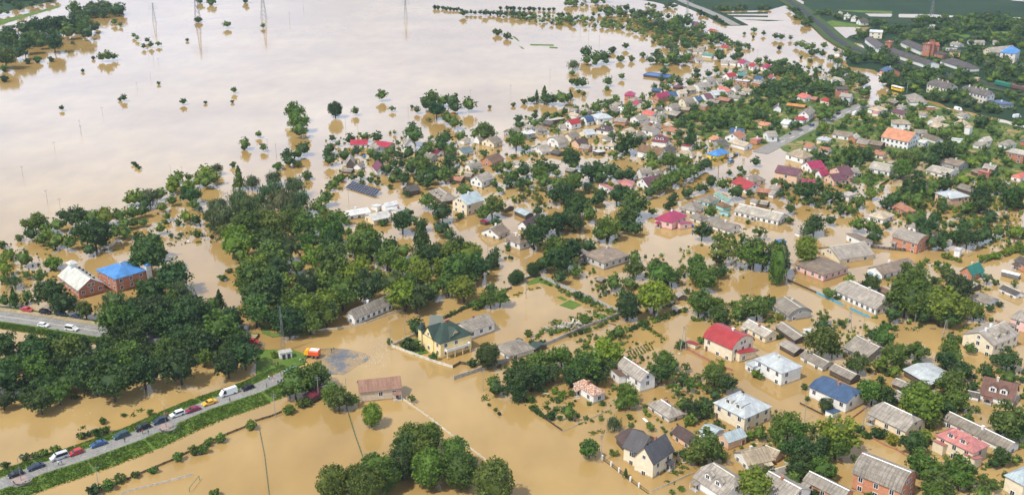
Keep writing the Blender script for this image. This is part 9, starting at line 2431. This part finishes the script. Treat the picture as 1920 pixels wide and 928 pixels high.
def pylon(x, y, h, lab, w0=2.4, arms=True):
    thin = 1 if arms else .45
    o = thing('lattice_pylon', lab, 'pylon', (x, y, 0), .5); mb = MB(); n = 7; r = .09 * h / 22 * thin
    def W(t): return w0 * (1 - t) ** 1.15 + .35 * thin
    C = [[(sx * W(k / n) / 2, sy * W(k / n) / 2, h * k / n) for sx, sy in ((-1, -1), (1, -1), (1, 1), (-1, 1))] for k in range(n + 1)]
    for k in range(n):
        for j in range(4):
            mb.bar(C[k][j], C[k + 1][j], r); mb.bar(C[k][j], C[k + 1][(j + 1) % 4], r * .6); mb.bar(C[k + 1][j], C[k][(j + 1) % 4], r * .6)
    link('mast', mb.mesh('mast', [M_STEEL]), o)
    if arms:
        for t, s in ((.70, .24), (.83, .19), (.95, .13)):
            mb = MB(); a = h * s
            for sx in (-1, 1):
                mb.bar((0, .2, h * t), (sx * a, 0, h * t), r * .8); mb.bar((0, -.2, h * t), (sx * a, 0, h * t), r * .8); mb.bar((0, 0, h * (t + .05)), (sx * a, 0, h * t), r * .6); mb.bar((sx * a, 0, h * t), (sx * a, 0, h * t - .9), r)
            link('crossarm', mb.mesh('crossarm', [M_STEEL]), o)
for p in PYLONS: pylon(*p)

# ------------------------------------------------------------------ vehicles
CARC = dict(black=(.012, .012, .014), navy=(.02, .035, .07), silver=(.55, .56, .57), red=(.5, .03, .03), blue=(.03, .09, .22), teal=(.02, .07, .09), white=(.78, .78, .77), maroon=(.25, .02, .06), orange=(.85, .42, .02), yellow=(.85, .50, .02), bluel=(.18, .30, .48))
CARM = {}
def loft(mb, prof, hw, top, m=0):
    """side outline prof (x,z) with half width hw narrowing to top*hw above z=.95"""
    i = len(mb.v); n = len(prof); zmax = max(z for x, z in prof)
    for s in (-1, 1):
        for x, z in prof:
            k = 1 if z < .98 else 1 - (1 - top) * (z - .98) / max(.01, zmax - .98)
            mb.v.append((x, s * hw * k, z))
    mb.f.append(tuple(range(i, i + n))); mb.m.append(m); mb.f.append(tuple(range(i + n, i + 2 * n))[::-1]); mb.m.append(m)
    for k in range(n): j = (k + 1) % n; mb.f.append((i + j, i + k, i + n + k, i + n + j)); mb.m.append(m)
def wheel():
    mb = MB(); mb.bar((0, -.11, 0), (0, .11, 0), .33, 0, 14); mb.bar((0, -.125, 0), (0, -.112, 0), .2, 1, 10); mb.bar((0, .112, 0), (0, .125, 0), .2, 1, 10)
    return mb.mesh('wheel', [M_TYRE, M_STEEL])
WHEEL = wheel()
def car_parts(kind, color):
    if (kind, color) in CARM: return CARM[(kind, color)]
    pm = plain('paint_' + color, CARC[color], .28, .1, var=.08)
    if kind == 'van': L, H_, pf = 5.6, 2.3, [(-2.8, .35), (2.75, .35), (2.8, .9), (2.45, 1.15), (1.75, 2.15), (1.4, 2.3), (-2.7, 2.3), (-2.8, 1.9)]
    elif kind == 'mini': L, H_, pf = 4.9, 1.95, [(-2.45, .32), (2.4, .32), (2.45, .8), (1.75, 1.05), (1.1, 1.75), (.7, 1.92), (-2.25, 1.92), (-2.45, 1.2)]
    elif kind == 'suv': L, H_, pf = 4.5, 1.7, [(-2.25, .35), (2.2, .35), (2.25, .85), (1.2, 1.02), (.5, 1.6), (.1, 1.7), (-1.8, 1.68), (-2.2, 1.05)]
    elif kind == 'hatch': L, H_, pf = 4.0, 1.5, [(-2.0, .3), (1.95, .3), (2.0, .7), (1.1, .95), (.45, 1.42), (.1, 1.5), (-1.5, 1.46), (-1.95, .95)]
    else: L, H_, pf = 4.5, 1.45, [(-2.25, .3), (2.2, .3), (2.25, .68), (1.15, .92), (.4, 1.38), (0, 1.45), (-1.0, 1.42), (-1.6, 1.0), (-2.2, .95)]
    mb = MB(); loft(mb, pf, .88, .78)
    # glass: side and end windows proud of the cabin
    gl = MB(); z0, z1 = 1.0, H_ - .16
    xf = [x for x, z in pf if z > H_ - .12]; x0, x1 = min(xf) - .05, max(xf) + (.25 if kind != 'van' else .45)
    if kind == 'van': x0 = .9
    zm = H_
    def hw(z): return .88 * (1 - .22 * (z - .98) / max(.01, zm - .98)) + .012
    for s in (-1, 1): gl.poly([(x0, s * hw(z0), z0 + .03), (x1 + .25, s * hw(z0), z0 + .03), (x1 - .1, s * hw(z1), z1), (x0 + .1, s * hw(z1), z1)][::s])
    # windscreen along the front slope, rear glass along the back slope
    def slope(a, b, t0, t1):
        q = []
        for t, s in ((t0, -1), (t0, 1), (t1, 1), (t1, -1)):
            x = a[0] + (b[0] - a[0]) * t; z = a[1] + (b[1] - a[1]) * t; dx, dz = b[1] - a[1], -(b[0] - a[0]); l = math.hypot(dx, dz)
            q.append((x + dx / l * .014, s * hw(z) * .88, z + dz / l * .014))
        gl.poly(q)
    k = [i for i, (x, z) in enumerate(pf) if z < H_ - .1 and x > 0 and z > .8][-1]
    slope(pf[k], pf[k + 1], .12, .92)
    kb = [i for i, (x, z) in enumerate(pf) if z > H_ - .12][-1]
    if kind != 'van' and kb + 1 < len(pf): slope(pf[kb], pf[kb + 1], .1, .75)
    hl = MB(); hl.box(-.03, .03, -.18, .18, -.08, .08)
    CARM[(kind, color)] = (mb.mesh('body', [pm]), gl.mesh('windows', [M_PANE]), hl.mesh('headlight', [M_WHITE]), L, pf[2])
    return CARM[(kind, color)]
for x, y, z, ang, kind, color, lab in CARS:
    bd, gl, hl, L, nose = car_parts(kind, color)
    o = thing('parked_car' if kind != 'van' else 'parked_van', lab, 'car' if kind != 'van' else 'van', (x, y, z), ang)
    b = link('body', bd, o); link('windows', gl, b)
    for s in (-1, 1):
        link('headlight', hl, o, (nose[0], s * .6, nose[1] - .06))
        for fx in (-1, 1): link('wheel', WHEEL, o, (fx * L * .31, s * .80, .33))
# yellow bus, railway wagons, rescue truck, trailer
def bus(x, y, z, ang, lab, L=11):
    o = thing('bus', lab, 'bus', (x, y, z), ang); mb = MB(); mb.box(-L / 2, L / 2, -1.25, 1.25, .4, 2.75); link('body', mb.mesh('body', [plain('paint_yellow', CARC['yellow'], .35)]), o)
    mb = MB(); mb.prism([(-1.27, 2.75), (-1.0, 3.1), (1.0, 3.1), (1.27, 2.75)], -L / 2, L / 2); link('roof', mb.mesh('roof', [M_WHITE]), o)
    mb = MB()
    for s in (-1, 1):
        for k in range(6): a = -L / 2 + .6 + k * (L - 1.2) / 6; mb.box(a + .1, a + (L - 1.2) / 6 - .1, min(s * 1.25, s * 1.27), max(s * 1.25, s * 1.27), 1.7, 2.5)
    link('windows', mb.mesh('windows', [M_PANE]), o)
    for s in (-1, 1):
        for fx in (-1, 1): link('wheel', WHEEL, o, (fx * L * .3, s * 1.15, .4), 0, (1.3, 1.3, 1.3))
bus(*BUS)
for x, y, ang, L, c, lab in WAGONS:
    o = thing('railway_wagon', lab, 'wagon', (x, y, .7), ang); mb = MB(); mb.prism([(-1.45, 1.1), (-1.45, 3.3), (-.9, 3.8), (.9, 3.8), (1.45, 3.3), (1.45, 1.1)], -L / 2, L / 2)
    link('body', mb.mesh('body', [plain('wagon_' + c, dict(green=(.02, .16, .10), brown=(.14, .08, .06))[c], .6)]), o)
    mb = MB(); mb.box(-L / 2, L / 2, -1.1, 1.1, .75, 1.1); link('underframe', mb.mesh('underframe', [M_DARK]), o)
    for fx in (-.33, .33):
        mb = MB(); mb.box(-1.3, 1.3, -.9, .9, .45, .75)
        for wx in (-.9, .9): mb.bar((wx, -.8, .45), (wx, .8, .45), .45, 0, 12)
        link('bogie', mb.mesh('bogie', [M_TYRE]), o, (fx * L, 0, 0))
x, y, ang, lab = TRUCK
o = thing('rescue_truck', lab, 'truck', (x, y, .15), ang); mb = MB(); mb.box(-2.6, 2.6, -.9, .9, .7, 1.0); link('chassis', mb.mesh('chassis', [M_DARK]), o)
mb = MB(); loft(mb, [(.9, 1.0), (2.5, 1.0), (2.6, 1.6), (2.3, 2.6), (1.0, 2.7)], 1.2, .9); link('cab', mb.mesh('cab', [plain('paint_orange', CARC['orange'], .35)]), o)
mb = MB(); mb.prism([(-1.25, 1.0), (-1.25, 2.4), (-1.0, 2.75), (1.0, 2.75), (1.25, 2.4), (1.25, 1.0)], -2.6, .8); b = link('cargo_body', mb.mesh('cargo_body', [plain('paint_hotorange', (.75, .10, .02), .4)]), o)
mb = MB(); mb.box(-2.4, .6, -.95, .95, 2.76, 2.84); link('roof_panel', mb.mesh('roof_panel', [M_WHITE]), b)
mb = MB(); mb.box(2.45, 2.62, -.95, .95, 1.75, 2.45); link('windscreen', mb.mesh('windscreen', [M_PANE]), o)
for s in (-1, 1):
    for fx in (-1.7, -.4, 1.7): link('wheel', WHEEL, o, (fx, s * 1.05, .5), 0, (1.5, 1.5, 1.5))
x, y, ang, lab = TRAILER
o = thing('trailer', lab, 'trailer', (x, y, 0), ang); mb = MB(); mb.box(-3.4, 3.4, -1.1, 1.1, .3, 1.9); link('body', mb.mesh('body', [plain('trailer_grey', (.16, .16, .15), .6)]), o)
mb = MB(); mb.prism([(-1.2, 1.9), (-.7, 2.25), (.7, 2.25), (1.2, 1.9)], -3.5, 3.5); link('roof', mb.mesh('roof', [M_WHITE]), o)

# ------------------------------------------------------------------ people: one continuous skinned body each
def person_mesh(pose, shirt, trousers):
    J = dict(pel=(0, 0, .95), sp=(0, 0, 1.15), ch=(0, 0, 1.38), nk=(0, -.01, 1.52), hd=(0, -.03, 1.60), tp=(0, -.03, 1.76))
    a = .16 if pose == 'walk' else .03
    for s, n in ((-1, 'l'), (1, 'r')):
        k = s * a
        J['hip' + n] = (s * .10, 0, .92); J['kn' + n] = (s * .11, -.02 - k, .50); J['an' + n] = (s * .11, k * 1.3, .08); J['to' + n] = (s * .12, k * 1.3 - .17, .03)
        J['sh' + n] = (s * .19, 0, 1.42); J['el' + n] = (s * .25, .03 + k, 1.14); J['wr' + n] = (s * .26, -.06 + k, .90); J['ha' + n] = (s * .26, -.09 + k, .78)
    names = list(J); rad = dict(pel=.15, sp=.13, ch=.15, nk=.06, hd=.085, tp=.07)
    for n in 'lr': rad.update({'hip' + n: .095, 'kn' + n: .06, 'an' + n: .045, 'to' + n: .04, 'sh' + n: .07, 'el' + n: .045, 'wr' + n: .033, 'ha' + n: .035})
    E = [('pel', 'sp'), ('sp', 'ch'), ('ch', 'nk'), ('nk', 'hd'), ('hd', 'tp')]
    for n in 'lr': E += [('pel', 'hip' + n), ('hip' + n, 'kn' + n), ('kn' + n, 'an' + n), ('an' + n, 'to' + n), ('ch', 'sh' + n), ('sh' + n, 'el' + n), ('el' + n, 'wr' + n), ('wr' + n, 'ha' + n)]
    me = bpy.data.meshes.new('skeleton'); me.from_pydata([J[n] for n in names], [(names.index(p), names.index(q)) for p, q in E], [])
    ob = bpy.data.objects.new('skeleton', me); COL.objects.link(ob)
    ob.modifiers.new('skin', 'SKIN'); ob.modifiers.new('sub', 'SUBSURF').levels = 1
    for i, n in enumerate(names): me.skin_vertices[0].data[i].radius = (rad[n], rad[n] * .8 if n in ('pel', 'sp', 'ch') else rad[n])
    me.skin_vertices[0].data[0].use_root = True
    dg = bpy.context.evaluated_depsgraph_get(); m2 = bpy.data.meshes.new_from_object(ob.evaluated_get(dg)); m2.name = 'person'
    bpy.data.objects.remove(ob)
    m2.materials.clear()
    for m in (plain('cloth_' + shirt, CLOTH[shirt], .8), plain('cloth_' + trousers, CLOTH[trousers], .8), plain('skin', (.45, .27, .19), .6), plain('hair', (.04, .025, .02), .8)): m2.materials.append(m)
    for p in m2.polygons:
        c = p.center
        p.material_index = 3 if c.z > 1.66 or (c.z > 1.58 and c.y > .0) else 2 if c.z > 1.50 else 2 if (abs(c.x) > .2 and c.z < .95) else 0 if c.z > .93 else 1
        p.use_smooth = True
    return m2
CLOTH = dict(black=(.02, .02, .022), red=(.45, .04, .05), white=(.75, .74, .72), blue=(.06, .14, .35), navy=(.02, .03, .07), grey=(.25, .25, .26), pink=(.65, .25, .30), green=(.08, .18, .06))
PM = {}
for x, y, z, ang, pose, sh, tr, lab in PEOPLE:
    if (pose, sh, tr) not in PM: PM[(pose, sh, tr)] = person_mesh(pose, sh, tr)
    o = link('person', PM[(pose, sh, tr)], None, (x, y, z), ang); tag(o, lab, 'person')

# ------------------------------------------------------------------ odds and ends
(q, lab) = SOLAR
o = thing('solar_array', lab, 'solar array', (q[0][0], q[0][1], 0)); o0 = Vector((q[0][0], q[0][1], 0))
P = [Vector((*p[:2], p[2])) - o0 for p in q]                            # front-left, front-right, back-right, back-left
nx_, ny_ = 12, 5; ms = plain('solar_cells', (.012, .02, .055), .15, .2, var=.3, scale=.6); ml = plain('solar_frame', (.5, .52, .55), .4, .5)
nrm = (P[1] - P[0]).cross(P[3] - P[0]).normalized()
if nrm.z < 0: nrm = -nrm
for j in range(ny_):
    mb = MB()
    for i in range(nx_):
        def pt(u, v): return P[0].lerp(P[1], u).lerp(P[3].lerp(P[2], u), v)
        u0, u1, v0, v1 = i / nx_ + .002, (i + 1) / nx_ - .002, j / ny_ + .006, (j + 1) / ny_ - .012
        c = [pt(u0, v0), pt(u1, v0), pt(u1, v1), pt(u0, v1)]
        mb.thick([tuple(k) for k in c], [(0, 1, 2, 3)], .06, 1)
        g = [c[0].lerp(c[2], .03), c[1].lerp(c[3], .03), c[2].lerp(c[0], .03), c[3].lerp(c[1], .03)]
        mb.poly([tuple(k + nrm * .012) for k in g], 0)
    link('panel_row', mb.mesh('panel_row', [ms, ml]), o)
for k in range(7):
    a = P[0].lerp(P[1], k / 6); b = P[3].lerp(P[2], k / 6); mb = MB(); mb.bar((a.x, a.y, -.6), (a.x, a.y, a.z - .07), .07); mb.bar((b.x, b.y, -.6), (b.x, b.y, b.z - .07), .07)
    link('post', mb.mesh('post', [M_STEEL]), o)
# floating debris heap in the compound: planks and broken sheets
(cx, cy, rx, ry) = HEAP; mb = MB(); rnd = random.Random(4)
for i in range(150):
    a = rnd.uniform(0, 6.28); r_ = math.sqrt(rnd.random()); x = cx + r_ * rx * math.cos(a) + r_ * ry * .5 * math.sin(a); y = cy + r_ * ry * math.sin(a) * .8 + r_ * rx * .35 * math.cos(a); z = (1 - r_) * 1.0
    mt = Matrix.Translation((x, y, z + .1)) @ Matrix.Rotation(rnd.uniform(0, 6.28), 4, 'Z') @ Matrix.Rotation(rnd.gauss(0, .35), 4, 'X') @ Matrix.Rotation(rnd.gauss(0, .25), 4, 'Y')
    l = rnd.uniform(.6, 2.4)
    mb.box(-l, l, -.07 if rnd.random() < .6 else -.5, .1, -.04, .04, rnd.choice((0, 0, 1, 2)), mt)
o = link('rubble', mb.mesh('rubble', [plain('old_wood', (.26, .21, .15), .9, var=.5), M_CONC, M_CONCL])); tag(o, 'heap of broken planks and sheets inside the compound wall', None, None, 'stuff')
# foam streaks where the current pours over the road
mb = MB(); rnd = random.Random(8)
for (x, y, l, a) in FOAM:
    w_ = rnd.uniform(.03, .085); p = [(-l, 0), (-l * .4, w_), (l * .5, w_ * .7), (l, 0), (l * .4, -w_ * .8), (-l * .5, -w_)]
    ca, sa = math.cos(a), math.sin(a); mb.thick([(x + u * ca - v * sa, y + u * sa + v * ca, .03) for u, v in p], [tuple(range(6))], .03)
o = link('water_foam', mb.mesh('water_foam', [M_FOAM])); tag(o, 'streaks of pale foam where the current crosses the flooded road', None, None, 'stuff')
# small tufts: grass on banks, drowned garden rows and floating weeds
def tufts(name, pts, label, tone, lo, hi):
    V = []; F = []; rnd = random.Random(len(pts))
    for x, y, z in pts:
        for k in range(3):
            a = rnd.uniform(0, 6.28); h = rnd.uniform(lo, hi); s = h * rnd.uniform(.5, .9); dx, dy = math.cos(a) * s, math.sin(a) * s; tx, ty = rnd.gauss(0, .3) * h, rnd.gauss(0, .3) * h; i = len(V)
            V += [(x - dx, y - dy, z - .05), (x + dx, y + dy, z - .05), (x + dx * .4 + tx, y + dy * .4 + ty, z + h), (x - dx * .5 + tx, y - dy * .5 + ty, z + h * .8)]; F.append((i, i + 1, i + 2, i + 3))
    me = bpy.data.meshes.new(name); me.from_pydata(V, [], F); me.materials.append(foliage(tone)); me.update(); o = link(name, me); tag(o, label, None, None, 'stuff')
rnd = random.Random(3)
def along(pts, n, s0, s1, zf):
    o = []; P2 = [Vector(p) for p in pts]; ls = [(b - a).length for a, b in zip(P2, P2[1:])]; T = sum(ls)
    for _ in range(n):
        t = rnd.uniform(0, T); k = 0
        while k < len(ls) - 1 and t > ls[k]: t -= ls[k]; k += 1
        a, b = P2[k], P2[k + 1]; d = (b - a).normalized(); nn = Vector((-d.y, d.x)); s = rnd.uniform(s0, s1); q = a + d * t + nn * s; o.append((q.x, q.y, zf(s)))
    return o
gp = []
for name, pts, pr in BANKS:
    def zf(s, pr=pr):
        for (a, za), (b, zb) in zip(pr, pr[1:]):
            if min(a, b) <= s <= max(a, b): return za + (zb - za) * (s - a) / (b - a) if b != a else za
        return 0
    ss = sorted(p[0] for p in pr); rw = [p[0] for p in pr if p[1] >= 1.0]
    gp += along(pts, 7000, ss[0], min(rw) - .3, zf) + along(pts, 4500, max(rw) + .3, ss[-1], zf)
tufts('grass', gp, 'rough green grass on the banks of the road embankments', 'g', .12, .42)
tufts('weeds', [(x + rnd.gauss(0, s * .5), y + rnd.gauss(0, s * .5), 0) for x, y, s, n in WEEDS for _ in range(n)], 'weeds and drowned garden plants breaking the water surface', 'm', .12, .4)
# drifting rubbish: boards, bottles, branches against the gardens
mb = MB(); rnd = random.Random(31)
for P, n, lo, hi in GARDENS:
    if lo > .9: continue
    P = [tuple(p) for p in P]; xs = [p[0] for p in P]; ys = [p[1] for p in P]
    for _ in range(max(20, n // 3)):
        x, y = rnd.uniform(min(xs), max(xs)), rnd.uniform(min(ys), max(ys))
        if not inpoly(x, y, P): continue
        mt = Matrix.Translation((x, y, .03)) @ Matrix.Rotation(rnd.uniform(0, 6.28), 4, 'Z') @ Matrix.Rotation(rnd.gauss(0, .1), 4, 'Y')
        k = rnd.random(); l = rnd.uniform(.25, 1.3); w_ = rnd.uniform(.05, .12) if k < .7 else rnd.uniform(.2, .45); mb.box(-l, l, -w_, w_, -.05, .06, rnd.choice((0, 0, 0, 1, 2, 3)), mt)
o = link('floating_debris', mb.mesh('floating_debris', [plain('wet_wood', (.12, .085, .05), .8, var=.5), M_WHITE, M_BLUEP, M_CONC])); tag(o, 'boards, sheets and rubbish drifting between the flooded gardens', None, None, 'stuff')
# small single things
for kind, x, y, z, ang, lab in SMALL:
    if kind == 'kiosk':
        o = thing('transformer_kiosk', lab, 'kiosk', (x, y, .4), ang); mb = MB(); mb.box(-2, 2, -1.2, 1.2, -.6, 2.2); link('wall', mb.mesh('wall', [wall_mat('w')]), o)
        mb = MB(); mb.box(-2.2, 2.2, -1.4, 1.4, 2.2, 2.38); link('roof', mb.mesh('roof', [M_CONC]), o); link('door', door_mesh(1.1, 1.7, 'dark'), o, (-.8, -1.2, 0)); link('door', door_mesh(1.1, 1.7, 'dark'), o, (.9, -1.2, 0))
    elif kind == 'bench':
        mb = MB(); st = [(math.cos(R(t)) * 2.6, math.sin(R(t)) * 2.6) for t in range(200, 341, 14)]
        for a, b in zip(st, st[1:]): mb.bar((*a, .45), (*b, .45), .16)
        o = thing('bench', lab, 'bench', (x, y, z), ang); link('seat', mb.mesh('seat', [M_DARK]), o)
        for a in st[::3]:
            mb = MB(); mb.bar((*a, 0), (*a, .38), .07); link('leg', mb.mesh('leg', [M_STEEL]), o)
    elif kind == 'dish':
        mb = MB(); bmx = bmesh.new(); bmesh.ops.create_uvsphere(bmx, u_segments=14, v_segments=8, radius=.9); i = len(mb.v)
        for v in bmx.verts: mb.v.append((v.co.x, v.co.y, v.co.z * .8))
        for f in bmx.faces: mb.f.append(tuple(i + v.index for v in f.verts)); mb.m.append(0)
        mb.bar((0, 0, .7), (0, 0, .95), .18, 0, 8); bmx.free()
        o = link('water_tank', mb.mesh('water_tank', [plain('blue_plastic', (.03, .20, .55), .35)], smooth=True), None, (x, y, .45)); tag(o, lab, 'tank')
    elif kind == 'pillar':
        o = thing('monument', lab, 'monument', (x, y, 0), ang); mb = MB(); mb.box(-1, 1, -1, 1, -.3, .5); link('base', mb.mesh('base', [M_CONCL]), o)
        mb = MB(); mb.bar((0, 0, .5), (0, 0, 3.4), .55, 0, 6, .4); mb.bar((0, 0, 3.4), (0, 0, 4), .3, 0, 8, .25); link('column', mb.mesh('column', [plain('ochre_paint', (.75, .45, .03), .5)]), o)
    elif kind == 'goal':
        o = thing('goal_frame', lab, 'goal', (x, y, 0), ang); mb = MB(); mb.bar((-3, 0, -.5), (-3, 0, 1.3), .08, 0, 8); mb.bar((3, 0, -.5), (3, 0, 1.3), .08, 0, 8); mb.bar((-3, 0, 1.3), (3, 0, 1.3), .08, 0, 8); link('frame', mb.mesh('frame', [M_GREENP]), o)
for x, y, r_ in PLAZAS:
    mb = MB(); n = 28; mb.thick([(x + r_ * math.cos(6.283 * k / n), y + r_ * math.sin(6.283 * k / n), BANKZ + .03) for k in range(n)], [tuple(range(n))], .3)
    mb.thick([(x + r_ * .62 * math.cos(6.283 * k / n), y + r_ * .62 * math.sin(6.283 * k / n), BANKZ + .036) for k in range(n)], [tuple(range(n))], .004, 1)
    o = link('paving', mb.mesh('paving', [plain('grey_paving', (.22, .215, .21), .85), plain('pink_paving', (.33, .25, .23), .85)])); o['kind'] = 'structure'
# wooded hill in the far top left corner
sheet_pts = HILL
bm = bmesh.new(); n = 26
x0 = min(p[0] for p in HILL); x1 = max(p[0] for p in HILL); y0 = min(p[1] for p in HILL); y1 = max(p[1] for p in HILL)
gv = {}
for i in range(n + 1):
    for j in range(n + 1):
        u, v = i / n, j / n; x = x0 + (x1 - x0) * u; y = y0 + (y1 - y0) * v
        d = min(1, max(0, (HILLLINE(x, y)) / 60)); z = -.6 + 2.6 * d * d * (3 - 2 * d) + 0.4 * math.sin(x * .05) * d + 0.3 * math.sin(y * .07 + 1) * d
        gv[i, j] = bm.verts.new((x, y, z))
for i in range(n):
    for j in range(n): bm.faces.new((gv[i, j], gv[i + 1, j], gv[i + 1, j + 1], gv[i, j + 1]))
me = bpy.data.meshes.new('hill'); bm.to_mesh(me); bm.free(); me.materials.append(M_HILL); me.polygons.foreach_set('use_smooth', [True] * len(me.polygons)); o = link('hill', me); o['kind'] = 'structure'

# ------------------------------------------------------------------ haze: the air between the camera and the far town
mb = MB(); mb.box(-4200, 4200, -700, 5400, -3, 172)
m = bpy.data.materials.new('haze_air'); m.use_nodes = True; nt = m.node_tree
nt.nodes.remove(nt.nodes['Principled BSDF']); pv = N(nt, 'ShaderNodeVolumePrincipled'); pv.inputs['Density'].default_value = HAZE; pv.inputs['Color'].default_value = (.62, .78, .97, 1)
LK(nt, pv.outputs[0], nt.nodes['Material Output'].inputs['Volume'])
o = link('haze', mb.mesh('haze', [m])); o['kind'] = 'stuff'; o['label'] = 'thin pale summer haze over the far fields'
